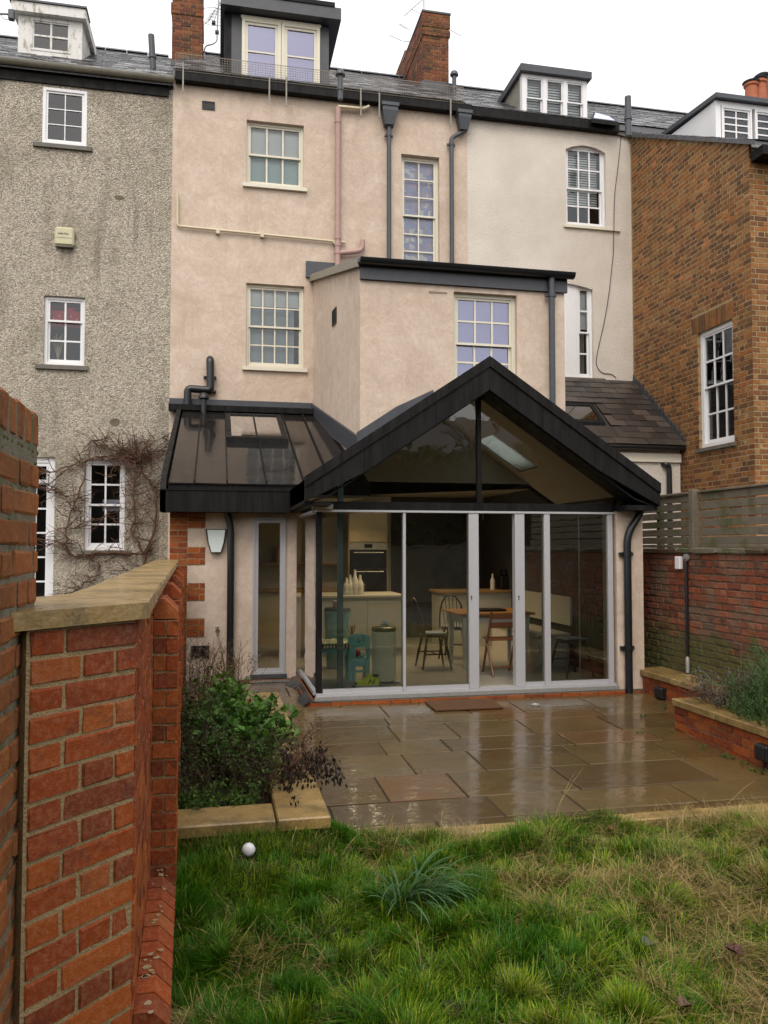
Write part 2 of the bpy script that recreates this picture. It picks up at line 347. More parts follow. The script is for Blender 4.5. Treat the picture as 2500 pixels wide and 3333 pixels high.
M['lamp'] = emis('lit lamp', (1, .82, .55), 30)
def S(name, col, rough=.5, **k): M[name] = plain(name, col, rough, .07, **k); return M[name]

# ------------------------------------------------------------------ builders shared by the buildings
def wallmesh(mb, f, s0, s1, z0, z1, holes=(), rev=.14, zt=None):
    S_ = sorted({s0, s1, *[min(max(h[k], s0), s1) for h in holes for k in (0, 1)]}); Z_ = sorted({z0, z1, *[min(max(h[k], z0), z1) for h in holes for k in (2, 3)]})
    for a, b in zip(S_, S_[1:]):
        for c, d in zip(Z_, Z_[1:]):
            m, n = (a + b) / 2, (c + d) / 2
            if any(h[0] < m < h[1] and h[2] < n < h[3] for h in holes): continue
            mb.quad(f.p(a, 0, c), f.p(b, 0, c), f.p(b, 0, d), f.p(a, 0, d))
    for (a, b, c, d) in holes:
        mb.quad(f.p(a, 0, c), f.p(a, -rev, c), f.p(a, -rev, d), f.p(a, 0, d)); mb.quad(f.p(b, 0, c), f.p(b, -rev, c), f.p(b, -rev, d), f.p(b, 0, d))
        mb.quad(f.p(a, 0, d), f.p(b, 0, d), f.p(b, -rev, d), f.p(a, -rev, d)); mb.quad(f.p(a, 0, c), f.p(b, 0, c), f.p(b, -rev, c), f.p(a, -rev, c))
    return mb
def ring(mb, f, a0, a1, d0, d1, z0, z1, w, wt=None, wb=None):
    wt = w if wt is None else wt; wb = w if wb is None else wb
    mb.fbox(f, a0, a0 + w, d0, d1, z0, z1); mb.fbox(f, a1 - w, a1, d0, d1, z0, z1)
    mb.fbox(f, a0 + w, a1 - w, d0, d1, z0, z0 + wb); mb.fbox(f, a0 + w, a1 - w, d0, d1, z1 - wt, z1)
def sash(mb, win, f, a0, a1, z0, z1, d, cols, rows, paint, gl, w=.04, bw=.016, wb=None, th=.035, pane_parent=None):
    """one glazed sash: stiles, rails and glazing bars as one part, every pane a piece of its own"""
    m = MB(); wb = wb or w; ring(m, f, a0, a1, d - th, d, z0, z1, w, None, wb)
    ia, ib, ic, id_ = a0 + w, a1 - w, z0 + wb, z1 - w; ca, cz_ = (ib - ia) / cols, (id_ - ic) / rows
    for i in range(1, cols): m.fbox(f, ia + ca * i - bw / 2, ia + ca * i + bw / 2, d - th * .8, d - .004, ic, id_)
    for j in range(1, rows): m.fbox(f, ia, ib, d - th * .8 - .001, d - .005, ic + cz_ * j - bw / 2, ic + cz_ * j + bw / 2)
    m.build('sash', paint, win)
    for i in range(cols):
        for j in range(rows):
            p = MB(); t = random.uniform(-.005, .005)
            x0, x1, y0, y1 = ia + ca * i + .003, ia + ca * (i + 1) - .003, ic + cz_ * j + .003, ic + cz_ * (j + 1) - .003
            p.quad(f.p(x0, d - th * .6 + t, y0), f.p(x1, d - th * .6 - t, y0), f.p(x1, d - th * .6 - t * .5, y1), f.p(x0, d - th * .6 + t, y1)); p.build('pane', gl, win)
def window(house, f, a0, a1, z0, z1, cols, rt, rb, paint, gl, rail=None, rev=.13, fw=.045, blind=None, sill=None, room=.7, name='window', bw=.016, backing=True, sw=.035, lin=.3):
    """a window of a house: frame (the part), sashes, panes, blind and the dim room behind as pieces. blind = (fraction from top, material)"""
    m = MB(); ring(m, f, a0, a1, -rev - .03, -rev + .05, z0, z1, fw)
    win = m.build(name, paint, house)
    ia, ib, ic, id_ = a0 + fw, a1 - fw, z0 + fw, z1 - fw
    if rb:
        zr = rail if rail is not None else ic + (id_ - ic) * rb / (rb + rt)
        sash(m, win, f, ia, ib, zr - .02, id_, -rev + .035, cols, rt, paint, gl, sw, bw)
        sash(m, win, f, ia, ib, ic, zr + .02, -rev + .0, cols, rb, paint, gl, sw, bw, sw * 1.7)
    else: sash(m, win, f, ia, ib, ic, id_, -rev + .03, cols, rt, paint, gl, sw, bw)
    if blind:
        z = id_ - (id_ - ic) * blind[0]; MB().fbox(f, ia, ib, -rev - .07, -rev - .062, z, id_).build('blind', blind[1], win)
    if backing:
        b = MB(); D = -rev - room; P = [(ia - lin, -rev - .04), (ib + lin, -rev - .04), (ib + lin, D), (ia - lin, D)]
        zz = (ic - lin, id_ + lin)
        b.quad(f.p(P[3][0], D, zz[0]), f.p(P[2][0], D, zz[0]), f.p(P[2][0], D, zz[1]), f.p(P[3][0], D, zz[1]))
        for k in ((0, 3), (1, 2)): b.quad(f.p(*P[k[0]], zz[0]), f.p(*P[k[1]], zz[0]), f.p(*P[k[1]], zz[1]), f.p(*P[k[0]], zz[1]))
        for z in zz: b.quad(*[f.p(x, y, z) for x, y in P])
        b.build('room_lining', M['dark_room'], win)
    if sill:
        lo, hi, t, proj_, mt = sill; m = MB()
        m.hexa([f.p(a0 - lo, proj_, z0 - t), f.p(a1 + hi, proj_, z0 - t), f.p(a1 + hi, -rev, z0 - t), f.p(a0 - lo, -rev, z0 - t), f.p(a0 - lo, proj_, z0 - .015), f.p(a1 + hi, proj_, z0 - .015), f.p(a1 + hi, -rev, z0 + .004), f.p(a0 - lo, -rev, z0 + .004)])
        m.build('sill', mt, win)
    return win
_BM = {}
def brick_mesh(mat, L, H, D, name='brick'):
    k = (mat, round(L, 3), round(H, 3), round(D, 3), random.randrange(9))
    if k not in _BM:
        m = MB(); m.k = (k[4] + random.random() * .6) / 9; b = .006 if mat in ('old_brick', 'wall_brick') else .003; j = .0035 if mat == 'old_brick' else .0045 if mat == 'wall_brick' else .003
        m.cbox(-L / 2, L / 2, -D, 0, -H / 2, H / 2, b, j); _BM[k] = m.mesh(name, M[mat])
    return _BM[k]
def lay(parent, f, s0, s1, z0, z1, mat, bond='flemish', holes=(), course=.075, joint=.01, proud=.006, depth=.05, maxn=300, top=None, bl=.215, hl=.1025, skip=None, phase=0., name='brick', seen=None):
    """lay bricks on the frame f: the 300 nearest in view are objects of their own, the rest one part of kind stuff"""
    H = course - joint; out = []; n = int(round((z1 - z0) / course)); rot = Matrix((-f.e, f.n, Vector((0, 0, 1)))).transposed()
    for i in range(n):
        z = z0 + i * course + course / 2; s = s0 - phase; k = 0
        if bond == 'flemish': seq = [bl, hl]; s -= (i % 2) * (bl + hl + 2 * joint) / 2 + (i % 2) * 0
        elif bond == 'english': seq = [bl] if i % 2 else [hl]; s -= (0 if i % 2 else hl / 2)
        elif bond == 'garden': seq = [hl] if i % 4 == 3 else [bl]; s -= (0 if i % 4 == 3 else (i % 2) * (bl / 2)) + (hl / 2 if i % 4 == 3 else 0)
        else: seq = [bl]; s -= (i % 2) * (bl + joint) / 2
        while s < s1:
            l = seq[k % len(seq)]; k += 1; a, b = max(s, s0), min(s + l, s1); s += l + joint
            if s1 - b < .05: b = s1; s = s1 + 1
            if b - s0 < .04: continue
            if 0 < a - s0 < .055: a = s0
            seg = [(a, b)]
            for (h0, h1, c0, c1) in holes:
                if c0 - H / 2 < z < c1 + H / 2:
                    ns = []
                    for (x, y) in seg:
                        if y <= h0 or x >= h1: ns.append((x, y))
                        else:
                            if x < h0: ns.append((x, h0))
                            if y > h1: ns.append((h1, y))
                    seg = ns
            for (x, y) in seg:
                if y - x < .028: continue
                if top is not None and z + H / 2 > top((x + y) / 2): continue
                if skip is not None and skip((x + y) / 2, z): continue
                out.append(((x + y) / 2, y - x, z))
    vis = []
    for (s, l, z) in out:
        P = f.p(s, 0, z); ok = inframe(P, 20) and (seen is None or seen(P))
        vis.append(((P - CAM).length if ok else 1e6, s, l, z))
    vis.sort(); rest = MB()
    for idx, (dist, s, l, z) in enumerate(vis):
        P = f.p(s, proud + random.uniform(-.002, .0025), z); L = bl if l > bl * .6 else hl
        ang = random.uniform(-.006, .006)
        if idx < maxn and dist < 1e5:
            o = bpy.data.objects.new(name, brick_mesh(mat, L, H, depth, name)); COL.objects.link(o); o.parent = parent
            o.matrix_basis = Matrix.Translation(P) @ (rot.to_4x4()) @ Matrix.Rotation(ang, 4, 'Y') @ Matrix.Diagonal((l / L, 1, 1, 1))
        else:
            rest.k = random.random(); rest.cbox(-l / 2, l / 2, -depth, 0, -H / 2, H / 2, .004, .0015, Matrix.Translation(P) @ rot.to_4x4())
    if rest.v: tag(rest.build('brickwork', M[mat], parent), kind='stuff')
def slates(parent, O, ex, up, W, L, mat, sw=.28, gauge=.21, t=.009, maxn=300, clip=None, name='slate'):
    """slates on a roof plane: O at the eave, ex along it, up the slope"""
    ex, up = Vector(ex).normalized(), Vector(up).normalized(); nr = ex.cross(up).normalized(); nr = nr if nr.z > 0 else -nr
    nr_ = int(L / gauge) + 1; items = []
    for j in range(nr_):
        x = -(j % 2) * sw / 2
        while x < W:
            a, b = max(0, x) + .002, min(W, x + sw) - .002; x += sw
            if b - a < .05: continue
            P = Vector(O) + ex * ((a + b) / 2) + up * (j * gauge)
            if clip is not None and not clip(P): continue
            items.append(((P - CAM).length if inframe(P, 20) else 1e6, a, b, j))
    items.sort(); rest = MB(); cache = {}
    for idx, (dist, a, b, j) in enumerate(items):
        l = min(gauge * 1.9, max(.06, L - j * gauge)); w = b - a
        rx = random.uniform(-.01, .012)
        P = Vector(O) + ex * ((a + b) / 2) + up * (j * gauge) + nr * (.016 + random.uniform(0, .006))
        dn = (up - nr * .045).normalized(); n2 = ex.cross(dn).normalized(); n2 = n2 if n2.z > 0 else -n2
        Mx = Matrix((ex, dn, n2)).transposed().to_4x4(); Mx.translation = P; Mx = Mx @ Matrix.Rotation(rx, 4, 'Z')
        if idx < maxn and dist < 1e5:
            k = (round(w, 2), round(l, 2), random.randrange(5))
            if k not in cache:
                m = MB(); m.k = k[2] / 4.6 + .06; m.cbox(-.5, .5, 0, 1, -t, 0, .003, 0); cache[k] = m.mesh(name, M[mat])
            o = bpy.data.objects.new(name, cache[k]); COL.objects.link(o); o.parent = parent; o.matrix_basis = Mx @ Matrix.Diagonal((w, l, 1, 1))
        else: rest.k = random.random(); rest.box(-.5, .5, 0, 1, -t, 0); rest.v[-8:] = [tuple(Mx @ Vector((v[0] * w, v[1] * l, v[2]))) for v in rest.v[-8:]]
    if rest.v: tag(rest.build('slate_courses', M[mat], parent), kind='stuff')
def rect(tl, br, Y): a, b = PY(tl, Y), PY(br, Y); return a.x, b.x, b.z, a.z      # x0, x1, z0, z1 on a plane facing the camera

# ------------------------------------------------------------------ the planes of the place
YW, YB, YS, YD, YG, YL = 14.5, 11.2, 10.6, 8.9, 8.5, 10.25
FW_ = Fr((0, YW, 0), (1, 0, 0), (0, -1, 0)); FB = Fr((0, YB, 0), (1, 0, 0), (0, -1, 0)); FS = Fr((0, YS, 0), (1, 0, 0), (0, -1, 0)); FD = Fr((0, YD, 0), (1, 0, 0), (0, -1, 0))
XPL, XPR, XCR = -.845, 4.65, 8.08           # party lines: grey | pink | cream | brick
ZE_P, ZE_G, ZE_C = 10.2, 10.0, 10.16
PITCH = .7; RIDGE = 18.1

# ------------------------------------------------------------------ ground
mb = MB(); mb.box(-300, 300, -300, 300, -.6, -.12); struct('ground', mb, M['soil'])

# ------------------------------------------------------------------ grey pebbledashed house
def roofpt(p, ze): return PP(p, (0, YW - .1, ze), Vector((0, -PITCH, 1)).normalized())
def main_roof(house, x0, x1, ze, mat='slate', clip=None, maxn=300):
    zr = ze + PITCH * (RIDGE - YW + .1); m = MB()
    m.hexa([(x0, YW - .1, ze - .12), (x1, YW - .1, ze - .12), (x1, RIDGE, zr - .12), (x0, RIDGE, zr - .12), (x0, YW - .1, ze), (x1, YW - .1, ze), (x1, RIDGE, zr), (x0, RIDGE, zr)])
    m.hexa([(x0, RIDGE, zr - .12), (x1, RIDGE, zr - .12), (x1, RIDGE + 3.6, ze - .12), (x0, RIDGE + 3.6, ze - .12), (x0, RIDGE, zr), (x1, RIDGE, zr), (x1, RIDGE + 3.6, ze), (x0, RIDGE + 3.6, ze)])
    rf = m.build('roof', M[mat], house)
    slates(rf, (x0, YW - .12, ze + .004), (1, 0, 0), (0, 1, PITCH), x1 - x0, (RIDGE - YW) * math.hypot(1, PITCH), mat, maxn=maxn, clip=clip)
    for k in range(int((x1 - x0) / .45)):
        a = x0 + k * .45; MB().prism([(a + .01, RIDGE - .12, zr - .01), (a + .01, RIDGE, zr + .09), (a + .01, RIDGE + .12, zr - .01)], (.43, 0, 0)).build('ridge_tile', M['lead'], rf)
    return rf
def half_gutter(m, x0, x1, y, z, r=.06, n=8):
    prof = [(math.cos(math.pi + math.pi * i / n) * r, math.sin(math.pi + math.pi * i / n) * r) for i in range(n + 1)]
    vs = [(x, y + a, z + b) for x in (x0, x1) for a, b in prof]; k = n + 1
    m.add(vs, [(i, i + 1, i + 1 + k, i + k) for i in range(n)] + [tuple(range(k)), tuple(range(2 * k - 1, k - 1, -1))])
def chimney(house, x0, x1, y0, y1, zb, zt, bands=(), mat='chimney_brick', mortar_='mortar_buff', maxn=230, depth=.06):
    e = .006; core = MB().box(x0 + e, x1 - e, y0 + e, y1 - e, zb, zt).build('chimney', M[mortar_], house)
    seen = lambda P: True
    lay(core, Fr((0, y0 + e, 0), (1, 0, 0), (0, -1, 0)), x0, x1, zb, zt, mat, 'flemish', maxn=maxn // 2, depth=depth)
    lay(core, Fr((x0 + e, 0, 0), (0, -1, 0), (-1, 0, 0)), -y1, -y0 - .003, zb, zt, mat, 'flemish', maxn=maxn // 2 if x0 > 0 else 0, depth=depth, phase=.1)
    lay(core, Fr((x1 - e, 0, 0), (0, 1, 0), (1, 0, 0)), y0 + .003, y1, zb, zt, mat, 'flemish', maxn=0 if x0 > 0 else maxn // 2, depth=depth, phase=.05)
    for (z, h, p) in bands:
        b = MB().box(x0 - p + .012, x1 + p - .012, y0 - p + .012, y1 + p - .012, z, z + h).build('oversailing_band', M[mortar_], house)
        n = max(1, int(round(h / .075)))
        lay(b, Fr((0, y0 - p + .012, 0), (1, 0, 0), (0, -1, 0)), x0 - p, x1 + p, z, z + n * .075, mat, 'english', maxn=40)
        lay(b, Fr((x0 - p + .012, 0, 0), (0, -1, 0), (-1, 0, 0)), -y1 - p, -y0 + p - .004, z, z + n * .075, mat, 'english', maxn=40 if x0 > 0 else 0)
    return core
def flue(house, base, top, r, mat, name='vent_pipe', cap=None):
    m = MB(); m.tube([base, top], r, 14); o = m.build(name, mat, house, 40)
    b, t = Vector(base), Vector(top); c = b.lerp(t, .45)
    MB().tube([c - (t - b).normalized() * .03, c + (t - b).normalized() * .03], r * 1.25, 14).build('collar', mat, o, 40)
    if cap == 'mushroom':
        m = MB(); m.lathe([(r * .9, -.02), (r * 1.9, .0), (r * 1.85, .04), (r * 1.4, .08), (r * .6, .105)], t, 16); m.build('cowl', mat, o, 40)
    return o

gh = thing('grey_house', 'grey pebbledashed terraced house at the left with white small-paned windows and slate roof', 'house', (-3, YW, 0))
GW = [rect(q(0, 0, 280, 562), q(0, 0, 560, 952), YW), rect(q(0, 1, 288, 255), q(0, 1, 546, 712), YW), rect((277, 1494), (404, 1790), YW), rect((50, 1486), (171, 2010), YW)]
m = MB(); wallmesh(m, FW_, -7, XPL, -.1, ZE_G - .03, GW, .12); wl = m.build('wall', M['pebbledash'], gh)
st = (.1, .1, .075, .05, M['stone_sill'])
S('red_curtain', (.55, .02, .06), .8); S('paper', (.55, .55, .7), .6); S('white_cloth', (.62, .62, .6), .8)
window(gh, FW_, *GW[0], 2, 3, 0, M['white_paint'], M['glass'], rev=.05, fw=.05, sill=(.14, .1, .085, .05, M['stone_sill']))
w = window(gh, FW_, *GW[1], 2, 1, 2, M['white_paint'], M['glass'], rev=.1, fw=.05, sill=(.12, .07, .085, .05, M['stone_sill']), bw=.03)
x0, x1, z0, z1 = GW[1]
m = MB(); m.fbox(FW_, x0 + .08, x1 - .08, -.19, -.185, z1 - .48, z1 - .14); m.fbox(FW_, x0 + .1, x0 + .3, -.19, -.185, z1 - .2, z1 - .13); m.fbox(FW_, x0 + .46, x0 + .58, -.19, -.185, z1 - .2, z1 - .15); m.build('red_valance', M['red_curtain'], w)
for k in range(6):
    cx_, cz_ = x0 + .12 + .095 * k, z1 - .36 + .05 * (k % 2); MB().fbox(Fr((cx_, YW + .183, cz_), (1, 0, 1), (0, -1, 0)), -.012, .012, 0, .002, -.0, .03).build('valance_diamond', M['white_cloth'], w)
m = MB()
for k in range(7): m.tube([(x0 + .2, YW + .2, z0 + .12), (x0 + .2 + (k - 3) * .03, YW + .2, z0 + .5 + .04 * (k % 3))], .006, 5)
m.build('dried_stems', plain('straw stem', (.5, .42, .28), .8), w)
window(gh, FW_, *GW[2], 2, 2, 2, M['white_paint'], M['glass'], rev=.12, fw=.06, sill=(.12, .12, .075, .05, M['stone_sill']), bw=.03)
x0, x1, z0, z1 = GW[2]; MB().fbox(FW_, x0 + .27, x0 + .6, -.22, -.215, z0 + .68, z0 + .88).build('paper_notice', M['paper'], gh)
d = window(gh, FW_, *GW[3], 2, 1, 5, M['white_paint'], M['glass'], rail=GW[3][3] - .42, rev=.1, fw=.09, name='glazed_door', bw=.03, sw=.06)
m = MB(); half_gutter(m, -7, XPL + .03, YW - .14, ZE_G + .11, .075); gt = m.build('gutter', M['gutter_grey'], gh, 60)
MB().box(-7, XPL - .07, YW - .035, YW + .1, ZE_G - .17, ZE_G + .07).build('fascia', M['black_metal'], gh)
main_roof(gh, -7, XPL - .005, ZE_G + .12)
# its small dormer
p0, p1 = roofpt(q(0, 0, 120, 355), ZE_G + .12), roofpt(q(0, 0, 530, 390), ZE_G + .12); yd = (p0.y + p1.y) / 2; fd = Fr((0, yd, 0), (1, 0, 0), (0, -1, 0))
x0, x1, z0, z1 = rect(q(0, 0, 120, 85), q(0, 0, 530, 392), yd); hole = rect(q(0, 0, 203, 118), q(0, 0, 458, 352), yd); hole = (hole[0], hole[1], hole[2], hole[3])
m = MB(); wallmesh(m, fd, x0, x1, z0 - .1, z1, [hole], .05)
for x in (x0, x1): m.quad((x, yd, z0 - .1), (x, yd + 3, z0 - .1), (x, yd + 3, z1), (x, yd, z1))
dm = m.build('dormer', M['old_white'], gh)
window(dm, fd, *hole, 2, 2, 0, M['old_white'], M['glass'], rev=.04, fw=.03, bw=.035, name='dormer_window', lin=.02, sw=.025)
m = MB(); m.hexa([(x0 - .1, yd - .12, z1 - .02), (x1 + .08, yd - .12, z1 - .02), (x1 + .08, yd + 3, z1 + .1), (x0 - .1, yd + 3, z1 + .1), (x0 - .1, yd - .12, z1 + .16), (x1 + .08, yd - .12, z1 + .16), (x1 + .08, yd + 3, z1 + .3), (x0 - .1, yd + 3, z1 + .3)])
m.build('dormer_roof', M['old_white'], dm); MB().box(x0 - .14, x1 + .1, yd - .15, yd + .3, z1 + .165, z1 + .2).build('lead_edge', M['lead'], dm)
b = roofpt(q(0, 0, 995, 452), ZE_G + .12); t = PY(q(0, 0, 980, 228), b.y); flue(gh, b - Vector((0, 0, .1)), t, .06, M['grey_pipe'])
for i, (a, c) in enumerate(((q(0, 0, 738, 1262), q(0, 0, 808, 1300)), (q(0, 1, 712, 1048), q(0, 1, 780, 1108)))):
    x0, x1, z0, z1 = rect(a, c, YW); m = MB(); pts = [FW_.p((x0 + x1) / 2 + (x1 - x0) / 2 * math.cos(t) * random.uniform(.8, 1.1), .004, (z0 + z1) / 2 + (z1 - z0) / 2 * math.sin(t) * random.uniform(.8, 1.1)) for t in [k * math.pi / 5 for k in range(10)]]
    m.prism(pts, (0, .004, 0)); m.build('mortar_patch', M['mortar_grey'], wl)

# ------------------------------------------------------------------ pink limewashed house
ph = thing('pink_house', 'pink limewashed terraced house in the middle with sash windows, black gutter and big lead dormer', 'house', (2, YW, 0))
PW = [rect((803, 389), (988, 613), YW), rect((802, 920), (989, 1200), YW), rect((1306, 500), (1431, 890), YW)]
m = MB(); wallmesh(m, FW_, XPL, XPR, -.1, ZE_P - .02, PW, .16)
m.quad((XPL, YW, -.1), (XPL, YW + .5, -.1), (XPL, YW + .5, ZE_P), (XPL, YW, ZE_P)); wl = m.build('wall', M['limewash'], ph)
S('blind_white', (.86, .88, .9), .8); S('frosted', (.5, .66, .66), .6); S('grey_blind', (.42, .49, .55), .7); S('sky_lilac', (.3, .3, .4), .8)  # the lilac backing sheet puts the panes' sky reflection into its colour
cs = (.06, .06, .075, .06, M['cream_paint'])
w = window(ph, FW_, *PW[0], 3, 1, 1, M['cream_paint'], M['glass'], rev=.13, sill=cs, blind=(.47, M['blind_white']), bw=.03)
x0, x1, z0, z1 = PW[0]; MB().fbox(FW_, x0 + .04, x1 - .04, -.235, -.228, z0 + .03, z0 + .65).build('frosted_blind', M['frosted'], w)
w = window(ph, FW_, *PW[1], 4, 2, 2, M['cream_paint'], M['glass'], rev=.13, sill=cs, blind=(.22, M['blind_white']), bw=.024)
x0, x1, z0, z1 = PW[1]; MB().fbox(FW_, x0 + .04, x1 - .16, -.26, -.252, z0 + .05, z1 - .3).build('grey_blind', M['grey_blind'], w)
def film():
    g = G('patterned window film'); vo = g.n('ShaderNodeTexVoronoi', distance='CHEBYCHEV'); g.set(vo.inputs['Vector'], g.scaled((1, 0.0, 1))); vo.inputs['Scale'].default_value = 11; vo.inputs['Randomness'].default_value = .7
    sp = g.n('ShaderNodeSeparateColor'); g.set(sp.inputs[0], vo.outputs['Color'])
    c = g.ramp(sp.outputs[0], (0, (.5, .48, .8)), (.35, (.6, .54, .8)), (.52, (.7, .55, .74)), (.66, (.52, .56, .88)), (.8, (.95, .95, .98))); c.node.color_ramp.interpolation = 'CONSTANT'
    return g.done(g.bsdf(c, .7))
M['film'] = film()
window(ph, FW_, *PW[2], 2, 3, 3, M['cream_paint'], M['glass'], rev=.15, fw=.05, blind=(1.0, M['film']), bw=.024)
# black box gutter and fascia
m = MB(); m.box(XPL + .04, XPR + .05, YW - .16, YW + .1, ZE_P - .1, ZE_P + .06); gt = m.build('gutter', M['black_metal'], ph)
main_roof(ph, XPL + .005, XPR - .005, ZE_P + .1)
# wire netting guard on brackets along the gutter
yn = YW - .17; xa, xb = PY(q(0, 0, 1138, 400), yn).x, PY(q(1, 0, 1345, 650), yn).x; m = MB(); z0 = ZE_P + .05; z1 = z0 + .31
n = int((xb - xa) / .045)
for i in range(n + 1): x = xa + (xb - xa) * i / n; m.box(x - .0022, x + .0022, yn - .002, yn + .002, z0, z1)
for j in range(8): z = z0 + (z1 - z0) * j / 7; h = .006 if j == 7 else .0022; m.box(xa, xb, yn - .0045, yn - .0021, z - h, z + h)
net = m.build('gutter_netting', M['rail_wire'], ph)
for (c, x, yt, yb) in ((0, 1188, 405, 605), (1, 88, 490, 675), (1, 198, 500, 690), (1, 680, 570, 755), (1, 800, 600, 768), (1, 1262, 640, 822)):
    a, b = PY(q(c, 0, x, yt), yn - .02), PY(q(c, 0, x, yb), yn - .02); MB().box(a.x - .013, a.x + .013, yn - .03, yn - .01, b.z, a.z).build('bracket', M['gutter_grey'], net)
# air vent, soil pipe, waste pipes, downpipes
def vent(house, f, x0, x1, z0, z1, name='air_vent', mat='black_plastic'):
    m = MB(); ring(m, f, x0, x1, 0, .02, z0, z1, .012); m.fbox(f, x0 + .012, x1 - .012, 0, .003, z0 + .012, z1 - .012)
    for k in range(1, 6): x = x0 + (x1 - x0) * k / 6; m.fbox(f, x - .004, x + .004, .003, .016, z0 + .012, z1 - .012)
    for k in range(1, 4): z = z0 + (z1 - z0) * k / 4; m.fbox(f, x0 + .012, x1 - .012, .003, .012, z - .003, z + .003)
    return m.build(name, M[mat], house)
x0, x1, z0, z1 = rect(q(0, 0, 1310, 655), q(0, 0, 1393, 716), YW); vent(wl, FW_, x0, x1, z0, z1)
yp = YW - .09; P = lambda c, r, x, y, Y=yp: PY(q(c, r, x, y), Y)
m = MB(); a, b = P(1, 0, 532, 698), P(1, 1, 532, 95); m.tube([a, (a.x, yp, b.z - .6)], .053, 14); sp = m.build('soil_pipe', M['pink_pipe'], ph, 40)
for y in (790, 1545, 1590, 1640): c = P(1, 0, 532, y); MB().tube([(a.x, yp, c.z - .025), (a.x, yp, c.z + .025)], .062, 14).build('collar', M['pink_pipe'], sp, 40)
m = MB(); m.tube(bend([P(1, 0, 545, 1640), P(1, 0, 640, 1632), P(1, 0, 690, 1620), P(1, 0, 692, 1556)], .1), .048, 12); m.build('branch', M['pink_pipe'], sp, 40)
m = MB(); m.tube(bend([P(1, 0, 532, 690), P(1, 0, 700, 706), P(1, 0, 735, 688)], .06), .03, 10); m.build('overflow_branch', M['cream_pipe'], sp, 40)
m = MB(); m.tube(bend([P(0, 0, 1150, 1248, YW - .05), P(0, 0, 1150, 1465, YW - .05), P(1, 0, 580, 1572, YW - .05)], .05), .022, 10); wp = m.build('waste_pipe', M['cream_pipe'], ph, 40)
for c in (P(0, 0, 1412, 1505, YW - .04), P(1, 0, 40, 1528, YW - .04), P(1, 0, 510, 1570, YW - .05)): MB().box(c.x - .03, c.x + .03, YW - .085, YW, c.z - .035, c.z + .035).build('pipe_clip', M['cream_pipe'], wp)
def hopper(pipe, c, w, h, mat):
    m = MB(); w2 = w * .3; y1 = YW - .02; y0 = y1 - .2
    m.hexa([(c.x - w2, y0 + .05, c.z - h), (c.x + w2, y0 + .05, c.z - h), (c.x + w2, y1, c.z - h), (c.x - w2, y1, c.z - h), (c.x - w / 2, y0, c.z - h * .35), (c.x + w / 2, y0, c.z - h * .35), (c.x + w / 2, y1, c.z - h * .35), (c.x - w / 2, y1, c.z - h * .35)])
    m.box(c.x - w / 2, c.x + w / 2, y0, y1, c.z - h * .349, c.z); m.box(c.x - w / 2 - .02, c.x + w / 2 + .02, y0 - .02, y1, c.z - .05, c.z + .012); m.build('hopper', mat, pipe)
def downpipe(house, pts, r, mat, collars=(), name='downpipe'):
    m = MB(); m.tube(bend(pts, .12), r, 14); o = m.build(name, mat, house, 40)
    for c in collars:
        MB().tube([(c[0], c[1], c[2] - .03), (c[0], c[1], c[2] + .03)], r * 1.2, 14).build('collar', mat, o, 40)
        MB().box(c[0] - r * 1.9, c[0] + r * 1.9, c[1] + r * .3, c[1] + r * 1.25, c[2] - .02, c[2] + .02).build('pipe_bracket', mat, o)
    return o
a = P(1, 0, 863, 690); b = P(1, 1, 862, 100); o = downpipe(ph, [(a.x, yp, a.z - .3), (a.x, yp, b.z - .5)], .042, M['grey_pipe'], [(a.x, yp, a.z - .55)]); hopper(o, a, .29, .38, M['grey_pipe'])
a = P(1, 0, 1343, 738); pts = [(a.x, yp, a.z - .3), P(1, 0, 1350, 850), P(1, 0, 1265, 895), P(1, 0, 1268, 935)]; pts[2].x = pts[3].x; o = downpipe(ph, pts + [(pts[3].x, yp, pts[3].z - 3.6)], .042, M['grey_pipe'], [(pts[3].x, yp, pts[3].z)]); hopper(o, a, .25, .34, M['grey_pipe'])
# boiler flue over the lean-to
m = MB(); yf = YW - .14; pts = [P(0, 1, 1362, 672, YW), P(0, 1, 1362, 672, yf), P(0, 1, 1365, 872, yf), P(0, 1, 1217, 850, yf), P(0, 1, 1217, 1120, yf)]; pts[3].z = pts[2].z + .02; pts[4].x = pts[3].x
m.tube(bend(pts, .07, 4), .068, 14); fl = m.build('boiler_flue', M['black_plastic'], ph, 40)
for z in (pts[1].z - .3, pts[1].z - .55): MB().box(pts[1].x - .11, pts[1].x + .11, yf + .02, YW, z - .012, z + .012).build('flue_bracket', M['black_plastic'], fl)
c = P(0, 1, 1322, 925, YW - .35); flue(ph, (c.x, c.y, c.z - .6), c, .05, M['black_plastic'], 'vent_pipe', 'mushroom')
# big lead dormer
g8 = lambda x, y: (560 + x * .3617, y * .3617)
yd = roofpt(g8(980, 800), ZE_P + .1).y; yd = min(max(yd, YW + .12), YW + .6); fd = Fr((0, yd, 0), (1, 0, 0), (0, -1, 0))
x0 = PY(g8(533, 400), yd).x; x1 = PY(g8(1411, 500), yd).x; zt = PY(g8(970, 170), yd).z; zb = ZE_P + .06
hole = rect(g8(630, 160), g8(1327, 830), yd); hole = (hole[0], hole[1], max(hole[2], zb + .06), PY(g8(975, 215), yd).z)
m = MB(); wallmesh(m, fd, x0, x1, zb, zt, [hole], .03)
for x in (x0, x1): m.quad((x, yd, zb), (x, yd + 3, zb), (x, yd + 3, zt), (x, yd, zt))
dm = m.build('dormer', M['lead'], ph); zi = hole
MB().fbox(fd, hole[0] - .02, hole[1] + .02, -.01, .05, hole[3], hole[3] + .05).build('window_head', M['cream_paint'], dm)
xm = (hole[0] + hole[1]) / 2
